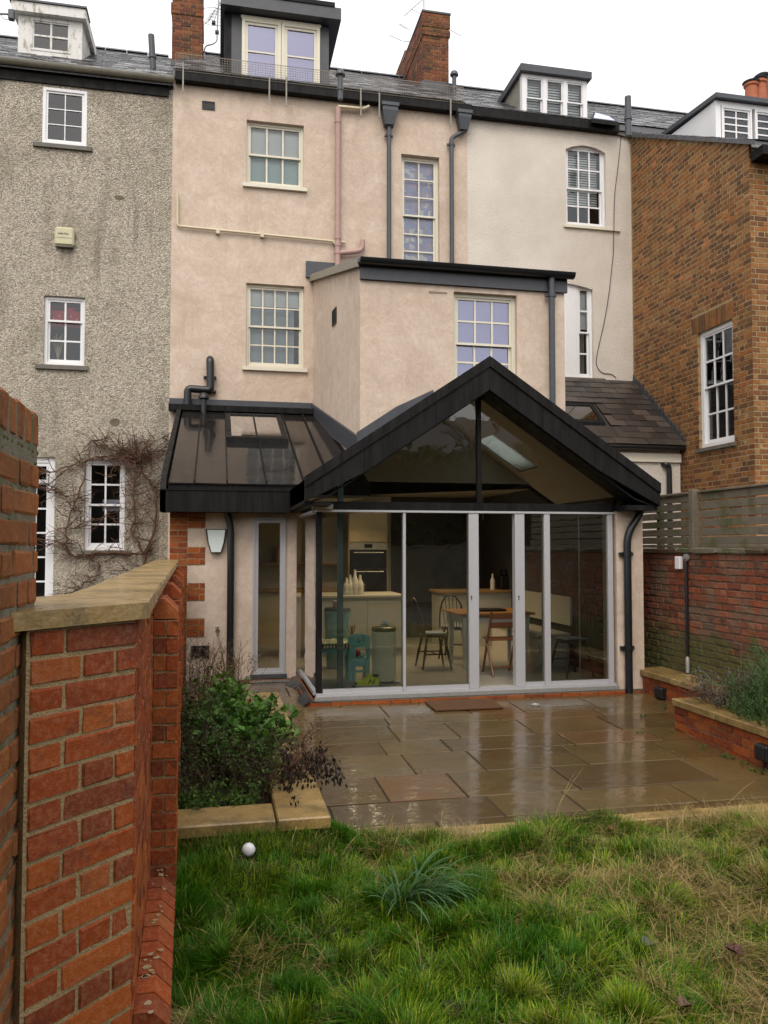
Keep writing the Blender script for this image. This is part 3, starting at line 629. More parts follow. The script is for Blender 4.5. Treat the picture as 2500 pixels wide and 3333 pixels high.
for k, (a, b) in enumerate(((hole[0], xm - .004), (xm + .004, hole[1]))): window(dm, fd, a, b, hole[2], hole[3], 1, 2, 0, M['cream_paint'], M['modern_glass'], rev=.0, fw=.06, sw=.05, bw=.03, name='casement', lin=.0, blind=(1.0, M['sky_lilac']))
m = MB(); ov = .24; m.hexa([(x0 - .2, yd - ov, zt - .02), (x1 + .2, yd - ov, zt - .02), (x1 + .2, yd + 3, zt - .02), (x0 - .2, yd + 3, zt - .02), (x0 - .2, yd - ov, zt + .2), (x1 + .2, yd - ov, zt + .2), (x1 + .2, yd + 3, zt + .3), (x0 - .2, yd + 3, zt + .3)])
m.build('dormer_roof', M['lead'], dm); MB().box(x0 - .16, x1 + .08, yd - ov - .02, yd + 2.9, zt + .202, zt + .28).build('roof_edge', M['black_metal'], dm)
MB().box(x0 - .13, x0 - .004, yd - .02, yd + 3, zb, zt - .021).build('cheek_slating', M['black_metal'], dm)
# chimneys
b = roofpt(q(0, 0, 1214, 410), ZE_P + .1); b.y = 16.6; x0 = PY(q(0, 0, 1114, 300), b.y).x; x1 = PY(q(0, 0, 1312, 300), b.y).x; zb = ZE_P + .1 + PITCH * (b.y - YW)
zb2 = PY(q(0, 0, 1214, 412), b.y).z; zt2 = PY(q(0, 0, 1214, -330), b.y).z; zband = PY(q(0, 0, 1214, 98), b.y).z
c1 = chimney(ph, x0, x1, b.y, b.y + .9, min(zb2, zb) - .5, zt2, [(zband, .225, .025)])
MB().box(x0 - .02, x1 + .02, b.y - .03, b.y + .95, zb2 - .55, zb2 + .03).build('lead_apron', M['lead'], ph)
b = roofpt(q(1, 0, 1170, 590), ZE_P + .1); y0 = b.y; x0 = PY(q(1, 0, 1086, 400), y0).x; x1 = PY(q(1, 0, 1250, 400), y0).x; zb = PY(q(1, 0, 1168, 545), y0).z; zt = PY(q(1, 0, 1165, 150), y0).z
yb1 = PX(q(1, 0, 870, 560), x0).y; yb2 = PX(q(1, 0, 960, 240), x0).y; zsh = PX(q(1, 0, 935, 390), x0).z
zbd = PY(q(1, 0, 1165, 235), y0).z
c2 = chimney(ph, x0, x1, y0, yb2, zb, zt - .1, [(zbd, .15, .03), (zt - .1, .3, .03)])
c3 = chimney(ph, x0 + .02, x1 - .02, yb2 + .002, yb1, zb - .4, zsh)
m = MB(); m.box(x0 - .05, x1 + .05, y0 - .06, y0 + .5, zb - .45, zb + .02); m.build('lead_apron', M['lead'], ph)
MB().box(x0 - .04, x1 + .04, y0 - .04, yb2, zt + .2, zt + .24).build('chimney_capping', M['lead'], ph)
for (c, x, yb, yt) in ((1, 547, 610, 490), (1, 1286, 610, 490)):
    p = roofpt(q(c, 0, x, yb), ZE_P + .1); t = PY(q(c, 0, x, yt), p.y); flue(ph, p - Vector((0, 0, .1)), (p.x, p.y, t.z), .047, M['grey_pipe'], 'vent_pipe', 'mushroom')
# outrigger: the tall rear wing
XB0, XB1 = PY(q(1, 1, 676, 600), YB).x, PY(q(2, 1, 343, 600), YB).x; XBr, XBr1 = 1.685, XB1 - .3; ZB0 = 1.82 + 3.45 * YB / 9.53; zr = PY(q(1, 1, 366, 152), YW).z
BW = rect((1477, 948), (1684, 1262), YB)
m = MB(); wallmesh(m, FB, XB0, XB1, 2.76, ZB0 + .02, [BW], .16)
m.quad((XB0, YB, 2.3), (XBr, YW, 2.3), (XBr, YW, zr), (XB0, YB, ZB0)); m.quad((XB1, YB, 2.3), (XBr1, YW, 2.3), (XBr1, YW, zr), (XB1, YB, ZB0)); ow = m.build('rear_wing_wall', M['limewash'], ph)
window(ph, FB, *BW, 3, 2, 2, M['cream_paint'], M['modern_glass'], rail=PY(q(1, 1, 1450, 562), YB).z, rev=.13, fw=.055, blind=(1.0, M['sky_lilac']), bw=.028)
m = MB(); m.hexa([(XB0 - .06, YB - .12, ZB0 - .02), (XB1 + .06, YB - .12, ZB0 - .02), (XBr1 + .06, YW, zr + .02), (XBr - .06, YW, zr + .02), (XB0 - .06, YB - .12, ZB0 + .05), (XB1 + .06, YB - .12, ZB0 + .05), (XBr1 + .06, YW, zr + .09), (XBr - .06, YW, zr + .09)]); m.build('rear_wing_roof', M['slate'], ph)
MB().box(XB0 - .01, XB1 + .03, YB - .05, YB - .001, ZB0 - .23, ZB0 - .025).build('fascia', M['lead'], ow)
m = MB(); half_gutter(m, XB0 - .03, PY(q(2, 1, 400, 155), YB - .12).x, YB - .125, ZB0 + .035, .085); m.build('wing_gutter', M['black_plastic'], ph, 60)
MB().box(XBr - .14, XBr + .75, YW - .05, YW, zr + .02, zr + .32).build('lead_upstand', M['lead'], ow)
MB().hexa([(XB0 - .075, YB - .1, ZB0 - .08), (XB0 - .045, YB - .1, ZB0 - .08), (XBr - .045, YW, zr - .04), (XBr - .075, YW, zr - .04), (XB0 - .075, YB - .1, ZB0 + .04), (XB0 - .045, YB - .1, ZB0 + .04), (XBr - .045, YW, zr + .08), (XBr - .075, YW, zr + .08)]).build('verge_board', M['gutter_grey'], ow)
es = (Vector((XB0, YB, 0)) - Vector((XBr, YW, 0))).normalized(); ns_ = Vector((es.y, -es.x, 0)); ns_ = ns_ if ns_.x < 0 else -ns_
fsd = Fr((XB0, YB, 0), es, ns_); x = PP(q(1, 1, 512, 395), fsd.O, ns_); sv = (x - fsd.O).dot(es); vent(ow, fsd, sv - .13, sv + .13, x.z - .13, x.z + .13)
a = PY(q(2, 1, 257, 150), YB - .1); downpipe(ph, [(a.x, YB - .1, ZB0), (a.x, YB - .1, 2.9)], .046, M['grey_pipe'], [(a.x, YB - .1, ZB0 - .3)])
c = PY(q(1, 1, 1180, 240), YB); m = MB(); m.prism([FB.p(c.x - .14, .002, c.z + .02), FB.p(c.x + .14, .002, c.z + .02), FB.p(c.x + .14, .002, c.z - .012), FB.p(c.x - .14, .002, c.z - .02)], (0, .001, 0)); m.build('repair_scar', plain('render scar', (.27, .2, .15), .9), ow)

# ------------------------------------------------------------------ cream roughcast house
ch = thing('cream_house', 'cream roughcast terraced house right of the pink one with blinds in its upper window', 'house', (6.4, YW, 0))
c1 = rect(q(2, 0, 349, 930), q(2, 0, 612, 1475), YW); x0c = PY((1655, 1000), YW).x
c2 = rect((1655, 905), (1933, 1232), YW)
m = MB(); wallmesh(m, FW_, XPR, XCR, 2, ZE_C - .02, [c1, c2], .16)
m.quad((XPR, YW, 2), (XPR, YW + .4, 2), (XPR, YW + .4, ZE_C), (XPR, YW, ZE_C)); m.quad((XCR, YW, 2), (XCR, YW + .4, 2), (XCR, YW + .4, ZE_C), (XCR, YW, ZE_C))
for (a, b, c, d) in (c1, c2):                     # segmental arch heads
    n = 12; rise = .11; arcp = [FW_.p(a + (b - a) * i / n, -.0, d - rise + rise * (1 - (2 * i / n - 1) ** 2)) for i in range(n + 1)]
    m.prism([FW_.p(a, 0, d + .001)] + arcp[:n // 2 + 1], (0, .1, 0)); m.prism(arcp[n // 2:] + [FW_.p(b, 0, d + .001)], (0, .1, 0))
wl = m.build('wall', M['cream_render'], ch)
def slatblind():
    g = G('slatted blind'); w = g.n('ShaderNodeTexWave', bands_direction='Z'); g.set(w.inputs[0], g.pos); w.inputs['Scale'].default_value = 7
    return g.done(g.bsdf(g.ramp(w.outputs['Fac'], (.2, (.3, .32, .33)), (.6, (.66, .68, .68))), .6))
def blind_slats(win, f, a0, a1, z0, z1, d, pitch=.05):
    me = None; n = int((z1 - z0) / pitch)
    for k in range(n):
        z = z1 - pitch * (k + .5)
        if me is None: me = MB().hexa([f.p(a0, d + .012, -.021), f.p(a1, d + .012, -.021), f.p(a1, d - .006, .019), f.p(a0, d - .006, .019), f.p(a0, d + .014, -.02), f.p(a1, d + .014, -.02), f.p(a1, d - .004, .021), f.p(a0, d - .004, .021)]).mesh('blind_slat', M['blind_white'])
        o = put('blind_slat', me, win); o.location.z = z
w = window(ch, FW_, *c1, 3, 2, 2, M['white_paint'], M['glass'], rail=PY(q(2, 0, 480, 1215), YW).z, rev=.12, sill=(.06, .28, .07, .05, M['cream_paint']), bw=.03)
zz = PY(q(2, 0, 480, 1330), YW).z; blind_slats(w, FW_, c1[0] + .08, c1[1] - .08, zz, c1[3] - .06, -.24)
xs = [PY((u, 1100), YW).x for u in (1845, 1860, 1885, 1933)]
window(ch, FW_, xs[2] - .02, c2[1], c2[2], c2[3] - .03, 1, 2, 2, M['white_paint'], M['glass'], rev=.12, fw=.05, bw=.03, blind=(.45, M['blind_white']))
MB().fbox(FW_, xs[0] + .02, xs[2] - .02, -.16, -.06, c2[2], c2[3]).build('window_mullion', M['white_paint'], ch)
window(ch, FW_, c2[0] + .3, xs[0] + .02, c2[2], c2[3] - .03, 3, 2, 2, M['white_paint'], M['glass'], rev=.12, fw=.05, bw=.03, blind=(.45, M['blind_white']))
MB().fbox(FW_, c2[0], c2[0] + .3, -.16, -.06, c2[2], c2[3]).build('window_mullion', M['white_paint'], ch)
def curt():
    g = G('pale curtain'); w = g.n('ShaderNodeTexWave', bands_direction='X'); g.set(w.inputs[0], g.pos); w.inputs['Scale'].default_value = 9
    return g.done(g.bsdf(g.ramp(w.outputs['Fac'], (.1, (.3, .29, .22)), (.7, (.52, .5, .4))), .9))
M['curtain'] = curt(); m = MB(); N_ = 14; xa, xb = xs[2] + .06, c2[1] - .07
for i in range(N_): m.fbox(FW_, xa + (xb - xa) * i / N_, xa + (xb - xa) * (i + 1) / N_, -.26 - .02 * (i % 2), -.25 - .02 * (i % 2), c2[2] + .05, c2[2] + 1.0)
m.build('curtain', M['curtain'], ch)
MB().fbox(FW_, c2[0] - .05, c2[1] + .22, -.1, .06, c2[2] - .07, c2[2] - .004).build('sill', M['stone_sill'], ch)
xg = PY(q(2, 0, 690, 850), YW - .1).x
MB().box(XPR + .06, xg, YW - .15, YW + .1, ZE_C - .1, ZE_C + .07).build('gutter', M['black_metal'], ch)
MB().hexa([(xg + .004, YW - .06, ZE_C - .1), (XCR + .03, YW - .06, ZE_C - .15), (XCR + .03, YW + .2, ZE_C - .15), (xg + .004, YW + .2, ZE_C - .1), (xg + .004, YW - .06, ZE_C - .02), (XCR + .03, YW - .06, ZE_C - .06), (XCR + .03, YW + .2, ZE_C - .06), (xg + .004, YW + .2, ZE_C - .02)]).build('eaves_stone', M['stone_sill'], ch)
main_roof(ch, XPR + .005, 14.5, ZE_C + .08)
yd = max(roofpt(q(2, 0, 280, 770), ZE_C + .08).y, YW + .1); yd = min(yd, YW + .5); fd = Fr((0, yd, 0), (1, 0, 0), (0, -1, 0))
x0, x1, z0, z1 = rect(q(2, 0, 66, 470), q(2, 0, 490, 790), yd); z1 = PY(q(2, 0, 280, 500), yd).z; z0 = ZE_C + .1
m = MB(); ring(m, fd, x0, x1, -.12, 0, z0, z1, .07, .05, .03); dm = m.build('dormer', M['white_paint'], ch)
m = MB()
for x in (x0 + .01, x1 - .01): m.quad((x, yd + .01, z0), (x, yd + 3, z0), (x, yd + 3, z1), (x, yd + .01, z1))
m.build('dormer_cheek', M['gutter_grey'], dm)
ww = (x1 - x0 - .14 - .1) / 3
for k in range(3):
    a = x0 + .07 + k * (ww + .05); window(dm, fd, a, a + ww, z0 + .03, z1 - .05, 1, 1, 1, M['white_paint'], M['glass'], rev=.05, fw=.02, sw=.025, name='dormer_light', lin=.0)
    if k < 2: MB().fbox(fd, a + ww, a + ww + .05, -.1, .01, z0 + .04, z1 - .06).build('mullion', M['white_paint'], dm)
blind_slats(dm, fd, x0 + .1, x1 - .1, z0 + .08, z1 - .08, -.16, .055)
MB().hexa([(x0 - .06, yd - .1, z1), (x1 + .06, yd - .1, z1), (x1 + .06, yd + 3.2, z1 - .02), (x0 - .06, yd + 3.2, z1 - .02), (x0 - .06, yd - .1, z1 + .14), (x1 + .06, yd - .1, z1 + .14), (x1 + .06, yd + 3.2, z1 + .12), (x0 - .06, yd + 3.2, z1 + .12)]).build('dormer_roof', M['lead'], dm)
p = roofpt(q(2, 0, 755, 850), ZE_C + .08); t = PY(q(2, 0, 755, 628), p.y); flue(ch, p - Vector((0, 0, .1)), (p.x, p.y, t.z), .06, M['grey_pipe'])
a, b, c, d = [roofpt(q(2, 0, *k), ZE_C + .08) + Vector((0, 0, .07)) for k in ((515, 790), (690, 812), (640, 775), (530, 745))]
m = MB(); m.slab(a, b, c, d, .08); sk = m.build('roof_window', M['black_metal'], ch); k = (a + b + c + d) / 4; MB().slab(*[k + (v - k) * .8 + Vector((0, 0, .006)) for v in (a, b, c, d)], .004).build('pane', M['modern_glass'], sk)
m = MB(); cab = [PY(q(2, 0, 710, 870), YW - .012), PY(q(2, 0, 690, 1080), YW - .012), PY(q(2, 0, 665, 1260), YW - .012), PY(q(2, 0, 662, 1510), YW - .07), PY(q(2, 0, 658, 1655), YW - .012), PY(q(2, 1, 652, 40), YW - .012), PY(q(2, 1, 630, 250), YW - .012), PY(q(2, 1, 600, 430), YW - .012), PY(q(2, 1, 560, 600), YW - .012), PY(q(2, 1, 543, 700), YW - .012), PY(q(2, 1, 575, 760), YW - .012), PY(q(2, 1, 650, 765), YW - .012), PY(q(2, 1, 675, 790), YW - .012)]
m.tube(bend(cab, .4), .007, 5); m.build('cable', M['black_plastic'], ch)
# slated lean-to at its back
YE, ZL0, ZL1 = 12.72, 3.58, 5.08; upv = Vector((0, YW - YE, ZL1 - ZL0)); m = MB()
m.hexa([(XB1, YE, ZL0 - .08), (XCR, YE, ZL0 - .08), (XCR, YW, ZL1 - .08), (XB1, YW, ZL1 - .08), (XB1, YE, ZL0), (XCR, YE, ZL0), (XCR, YW, ZL1), (XB1, YW, ZL1)]); rf = m.build('lean_to_roof', M['mossy_slate'], ch)
nl = Vector((0, -upv.z, upv.y)).normalized(); tpl = [PP(q(2, 1, *k), (0, YE, ZL0), nl) for k in ((345, 985), (520, 975), (650, 1105), (455, 1095))]; xs0, xs1 = XB1 + .3, tpl[1].x; ys0, ys1 = (tpl[2].y + tpl[3].y) / 2, tpl[1].y
slates(rf, (XB1, YE - .03, ZL0 + .004), (1, 0, 0), upv, XCR - XB1, upv.length, 'mossy_slate', sw=.32, gauge=.2, maxn=200, clip=lambda P: not (xs0 - .1 < P.x < xs1 + .1 and ys0 - .22 < P.y < ys1 + .02))
zat = lambda y: ZL0 + (y - YE) * upv.z / upv.y
def rooflight(house, x0, x1, y0, y1, zat, lift=.06, fw=.07, name='rooflight', gl='sky_glass', bars=0):
    m = MB(); V = lambda x, y, d=0: Vector((x, y, zat(y) + d))
    for (a, b, c, d) in ((x0, x1, y0, y0 + fw), (x0, x1, y1 - fw, y1), (x0, x0 + fw, y0 + fw, y1 - fw), (x1 - fw, x1, y0 + fw, y1 - fw)): m.slab(V(a, c, lift), V(b, c, lift), V(b, d, lift), V(a, d, lift), lift + .01)
    for k in range(bars): x = x0 + (x1 - x0) * (k + 1) / (bars + 1); m.slab(V(x - .012, y0 + fw, lift), V(x + .012, y0 + fw, lift), V(x + .012, y1 - fw, lift), V(x - .012, y1 - fw, lift), .03)
    o = m.build(name, M['black_metal'], house); MB().slab(V(x0 + fw, y0 + fw, lift - .02), V(x1 - fw, y0 + fw, lift - .02), V(x1 - fw, y1 - fw, lift - .02), V(x0 + fw, y1 - fw, lift - .02), .004).build('pane', M[gl], o)
    MB().slab(V(x0 + fw, y0 + fw, .008), V(x1 - fw, y0 + fw, .008), V(x1 - fw, y1 - fw, .008), V(x0 + fw, y1 - fw, .008), .004).build('blind', M['mortar_lime'] if name != 'skylight' else M['interior_white'], o)
    return o
rooflight(ch, xs0, xs1, ys0, ys1, zat)
n = 15
for k in range(n):                                  # stepped lead soakers up the brick side wall
    y = YE + (YW - YE) * (k + .5) / n; z = zat(y); dy = (YW - YE) / n
    MB().prism([(XCR - .02, y - dy * .55, z - .06), (XCR - .02, y + dy * .55, z + .04), (XCR - .02, y + dy * .3, z + .2), (XCR - .02, y - dy * .2, z + .14)], (.014, 0, 0)).build('step_flashing', M['lead'], rf)
MB().box(XB1 + .01, XCR - .04, YE + .12, YE + .3, 0, ZL0 - .02).build('lean_to_wall', M['cream_render'], ch)
MB().box(XB1 + .01, XCR - .042, YE + .075, YE + .118, ZL0 - .28, ZL0 - .13).build('fascia', M['cream_paint'], ch)
m = MB(); half_gutter(m, XB1 + .01, XCR - .03, YE - .02, ZL0 - .03, .05); m.build('lean_to_gutter', M['black_plastic'], ch, 60)
a, b, c = PY(q(2, 1, 995, 1350), YE + .05), PY(q(2, 1, 1020, 1365), YE + .05), PY(q(2, 1, 1025, 1540), YE + .05); downpipe(ch, [a + Vector((0, .08, 0)), a + Vector((0, 0, 0)), b, (c.x, c.y, c.z - 1.6)], .045, M['black_plastic'])

# ------------------------------------------------------------------ brown brick house at the right
XH, YH = XCR, 10.87
bh = thing('brick_house', 'brown brick house at the right edge with a white dormer and tall sash window', 'house', (9, 12, 0))
za, zb = PX(q(2, 0, 775, 885), XH).z, PX(q(2, 0, 1505, 955), XH).z
topf = lambda s: zb + (za - zb) * ((-s) - YH) / (14.45 - YH)
FH = Fr((XH, 0, 0), (0, -1, 0), (-1, 0, 0)); wt_, wb_ = PX(q(2, 1, 1205, 493), XH), PX(q(2, 1, 1210, 1250), XH); wr_ = PX(q(2, 1, 1440, 1210), XH)
HW = (-wt_.y, -wr_.y + .02, wb_.z, wt_.z - .03)
m = MB(); wallmesh(m, FH, -15, -YH, 0, zb - .06, [HW], .14); m.quad(FH.p(-15, 0, zb - .06), FH.p(-YH, 0, zb - .06), FH.p(-YH, 0, zb), FH.p(-14.45, 0, za), FH.p(-15, 0, za)); sw_ = m.build('side_wall', M['mortar_lime'], bh)
lh = .3; hl_ = [HW, (HW[0] - .16, HW[1] + .02, HW[3], HW[3] + lh)]
lay(sw_, FH, -14.45, -YH, 0, za, 'stock_brick', 'flemish', hl_, course=.083, joint=.016, proud=.004, top=topf, bl=.22, hl=.105, maxn=300, seen=lambda P: P.z > 2.4)
n = 17
for k in range(n):                                  # soldier bricks of the flat arch
    s = HW[0] - .16 + (HW[1] - HW[0] + .18) * (k + .5) / n; sl = ((k + .5) / n - .5) * .25; w2 = .028; m = MB(); m.k = random.random()
    m.hexa([FH.p(s - w2, .006, HW[3] + .005), FH.p(s + w2, .006, HW[3] + .005), FH.p(s + w2, -.04, HW[3] + .005), FH.p(s - w2, -.04, HW[3] + .005), FH.p(s - w2 + sl * .3, .006, HW[3] + lh - .01), FH.p(s + w2 + sl * .3, .006, HW[3] + lh - .01), FH.p(s + w2 + sl * .3, -.04, HW[3] + lh - .01), FH.p(s - w2 + sl * .3, -.04, HW[3] + lh - .01)]); m.build('arch_brick', M['stock_brick'], sw_)
window(bh, FH, *HW, 3, 2, 2, M['white_paint'], M['glass'], rail=PX(q(2, 1, 1240, 855), XH).z, rev=.1, fw=.07, sill=(.05, .05, .07, .05, M['stone_sill']), bw=.03)
FH2 = Fr((0, YH, 0), (1, 0, 0), (0, -1, 0)); m = MB(); wallmesh(m, FH2, XH, 12, 0, zb - .25); fw2 = m.build('front_wall', M['mortar_lime'], bh)
lay(fw2, FH2, XH + .002, 12, 0, zb - .26, 'stock_brick', 'flemish', course=.083, joint=.016, proud=.004, bl=.22, hl=.105, maxn=150, phase=.1, seen=lambda P: P.z > 2.4)
m = MB(); sl = (za - zb) / (14.45 - YH); rz = lambda y: zb + sl * (y - YH) + .04
m.hexa([(XH - .07, YH - .25, rz(YH - .25) - .05), (13, YH - .25, rz(YH - .25) - .05), (13, 14.6, rz(14.6) - .05), (XH - .07, 14.6, rz(14.6) - .05), (XH - .07, YH - .25, rz(YH - .25) + .02), (13, YH - .25, rz(YH - .25) + .02), (13, 14.6, rz(14.6) + .02), (XH - .07, 14.6, rz(14.6) + .02)]); rf = m.build('roof', M['slate'], bh)
slates(rf, (XH - .07, YH - .27, rz(YH - .27) + .02), (1, 0, 0), (0, 1, sl), 4, 4.4, 'slate', maxn=200)
MB().box(XH + .02, 13, YH - .3, YH - .02, rz(YH - .25) - .2, rz(YH - .25) - .055).build('eaves_board', M['black_metal'], bh)
yd = 12.25; fd = Fr((0, yd, 0), (1, 0, 0), (0, -1, 0)); x0 = PY(q(2, 0, 1322, 800), yd).x; zt = PY(q(2, 0, 1340, 650), yd).z; zb2 = PY(q(2, 0, 1340, 905), yd).z; x1 = x0 + 2.8
m = MB(); ring(m, fd, x0, x1, -.12, 0, zb2 - .1, zt, .1, .08, .1); dm = m.build('dormer', M['white_paint'], bh)
m = MB(); yk = PX(q(2, 0, 1095, 815), x0).y; m.prism([(x0 + .01, yd + .01, zb2 - .2), (x0 + .01, yd + .01, zt), (x0 + .01, yk + .6, zt + .12), (x0 + .01, yk, rz(yk))], (.05, 0, 0)); m.build('dormer_cheek', M['white_paint'], dm)
for k in range(4): a = x0 + .12 + k * .66; window(dm, fd, a, a + .6, zb2, zt - .08, 2, 4, 0, M['white_paint'], M['glass'], rev=.05, fw=.035, sw=.03, bw=.024, name='dormer_light', lin=.0)
m = MB(); m.hexa([(x0 - .05, yd - .1, zt + .001), (x1 + .05, yd - .1, zt + .001), (x1 + .05, yk + .8, zt + .2), (x0 - .05, yk + .8, zt + .2), (x0 - .05, yd - .1, zt + .08), (x1 + .05, yd - .1, zt + .08), (x1 + .05, yk + .8, zt + .28), (x0 - .05, yk + .8, zt + .28)]); m.build('dormer_roof', M['lead'], dm)
yc = 15.2; x0 = PY(q(2, 0, 1600, 700), yc).x; zc = PY(q(2, 0, 1640, 662), yc).z; ck = chimney(bh, x0 - .3, x0 + 2, yc, yc + .8, zc - 1.6, zc - .1, maxn=60)
M['terracotta'] = plain('terracotta', (.36, .105, .045), .7, .3, 6)
for k, (u, yt) in enumerate(((1553, 530), (1608, 508), (1668, 455))):
    c = PY(q(2, 0, u, 660), yc + .25); z1 = PY(q(2, 0, u, yt), yc + .25).z; m = MB(); h = z1 - (zc - .1)
    m.lathe([(.17, 0), (.16, .1), (.14, .12), (.13, h * .8), (.16, h * .84), (.16, h * .9), (.14, h * .92)], (c.x, yc + .25 + .2 * (k == 2), zc - .1), 16); o = m.build('chimney_pot', M['terracotta'], bh, 40)
    m = MB(); m.lathe([(.17, h * .93), (.19, h * .97), (.1, h * 1.03)], (c.x, yc + .25 + .2 * (k == 2), zc - .1), 16); m.build('pot_cowl', M['lead'], o, 40)

# ------------------------------------------------------------------ glazed garden extension of the pink house
ex = thing('garden_extension', 'black zinc gabled extension with sliding glass doors across the patio front', 'extension', (3, YD, 0))
XA, ZA, SL = 2.975, 3.94, .671; XR, XLft = 5.06, .905
ZEAVE = ZA - SL * (XR - XA); FL = .165; ZSILL = .16
zroof = lambda x: ZA - SL * abs(x - XA)
# roof slabs (left slope runs back to the lean-to, right slope has a roof window)
m = MB(); m.slab((XLft, YG + .05, zroof(XLft) - .02), (XA, YG + .05, ZA - .02), (XA, YB, ZA - .02), (XLft, YB, zroof(XLft) - .02), .22)
m.slab((XLft, YB + .001, zroof(XLft) - .02), (XB0, YB + .001, zroof(XB0) - .02), (XB0, 12.4, zroof(XB0) - .02), (XLft, 11.3, zroof(XLft) - .02), .2)
rl = m.build('gable_roof', M['wet_zinc'], ex)
n_in = Vector((SL, 0, 1)).normalized(); o_in = (XA, YD, ZA - .24)
W4 = [PP(c, o_in, n_in) for c in ((1601, 1410), (1756, 1518), (1689, 1533), (1556, 1430))]
rx0, rx1, ry0, ry1 = (W4[0].x + W4[3].x) / 2, (W4[1].x + W4[2].x) / 2, (W4[0].y + W4[1].y) / 2, (W4[2].y + W4[3].y) / 2
m = MB()
for (a, b, c, d) in ((XA, rx0, YG + .05, YB), (rx1, XR, YG + .05, YB), (rx0, rx1, YG + .05, ry0), (rx0, rx1, ry1, YB)):
    m.slab((a, c, zroof(a) - .02), (b, c, zroof(b) - .02), (b, d, zroof(b) - .02), (a, d, zroof(a) - .02), .22)
rr = m.build('gable_roof', M['wet_zinc'], ex)
m = MB(); m.slab((rx0, ry0, zroof(rx0) + .02), (rx1, ry0, zroof(rx1) + .02), (rx1, ry1, zroof(rx1) + .02), (rx0, ry1, zroof(rx0) + .02), .012); m.build('roof_pane', M['glass'], rr)
m = MB()
for (a, b, c, d) in ((rx0, rx1, ry0 - .012, ry0), (rx0, rx1, ry1, ry1 + .012), (rx0 - .012, rx0, ry0, ry1), (rx1, rx1 + .012, ry0, ry1)): m.slab((a, c, zroof(a)), (b, c, zroof(b)), (b, d, zroof(b)), (a, d, zroof(a)), .262)
m.build('skylight_lining', M['white_paint'], rr); m = MB(); m.slab((rx0, ry0, zroof(rx0) - .235), (rx1, ry0, zroof(rx1) - .235), (rx1, ry1, zroof(rx1) - .235), (rx0, ry1, zroof(rx0) - .235), .003); m.build('skylight_blind', M['lit_blind'], rr)
# white plaster under the slopes
YV = 10.95; m = MB(); m.slab((1.1, YD + .06, zroof(1.1) - .245), (XA, YD + .06, ZA - .245), (XA, YV, ZA - .245), (1.1, YV, zroof(1.1) - .245), .012)
for (a, b, c, d) in ((XA, rx0, YD + .06, YV), (rx1, 4.95, YD + .06, YV), (rx0, rx1, YD + .06, ry0), (rx0, rx1, ry1, YV)): m.slab((a, c, zroof(a) - .245), (b, c, zroof(b) - .245), (b, d, zroof(b) - .245), (a, d, zroof(a) - .245), .012)
m.build('vault_plaster', M['interior_white'], ex)
# gable fascia: boards and verge caps, one by one
FDZ = .235
def gabpan(xa, xb, t0, t1, y0, y1, name, mat=None):
    za0, zb0 = zroof(xa), zroof(xb); zmin = 2.29
    lo = lambda x: max(zroof(x) - t1, zmin)
    pts = [(xa, y0, za0 - t0), (xb, y0, zb0 - t0), (xb, y0, lo(xb)), (xa, y0, lo(xa))]
    MB().prism(pts, (0, y1 - y0, 0)).build(name, mat or M['black_metal'], ex)
cuts = [XLft, 1.55, 2.35, XA, 3.6, 4.3, XR]
for a, b in zip(cuts, cuts[1:]): gabpan(a + .0015, b - .0015, .1, .1 + FDZ + .03, YG, YG + .05, 'fascia_board')
cuts = [XLft, 1.3, 2.1, 2.72, XA, 3.25, 3.95, 4.5, XR]
for a, b in zip(cuts, cuts[1:]): gabpan(a + .001, b - .001, -.012, .105, YG - .022, YG + .12, 'verge_cap')
# deep black reveal behind the fascia
m = MB(); zs = lambda x: max(zroof(x) - .36, 2.29)
for (a, b) in ((XLft + .02, 1.2), (1.2, XA), (XA, XR - .3), (XR - .3, XR - .02)): m.slab((a, YG + .051, zs(a)), (b, YG + .051, zs(b)), (b, YD - .002, zs(b)), (a, YD - .002, zs(a)), .02)
m.box(XR - .4, XR - .01, YG + .052, YD + .3, 2.24, 2.3); m.box(XLft, XLft + .05, YG + .052, YL + .1, 2.28, zroof(XLft) - .02); m.box(XR - .05, XR, YG + .052, YD + 1.2, 2.28, ZEAVE - .02)
m.box(XLft + .052, 1.2, YG + .08, YS, 2.26, 2.3); m.build('soffit', M['black_metal'], ex)
# gable glazing: beam, mullion, raking edge, two panes
ZT = 2.215; ZB1 = ZT + .105; FDd = lambda x: zroof(x) - .4
MB().box(1.08, 4.64, YD - .03, YD + .07, ZT + .012, ZB1).build('transom_beam', M['black_metal'], ex)
MB().box(XA - .022, XA + .022, YD - .035, YD + .05, ZB1 + .001, FDd(XA) + .15).build('gable_mullion', M['black_metal'], ex)
for sg in (-1, 1):
    xe = XA + sg * (FDd(XA) - ZB1) / SL; p = [(XA + sg * .024, YD, ZB1 + .002), (xe, YD, ZB1 + .002), (XA + sg * .024, YD, FDd(XA) + .12), ]
    p = [(XA + sg * .024, YD, ZB1 + .002), (xe + sg * .15, YD, ZB1 + .002), (XA + sg * .024, YD, FDd(XA + sg * .024) + .1)]
    MB().quad(*p).build('gable_pane', M['door_glass'], ex)
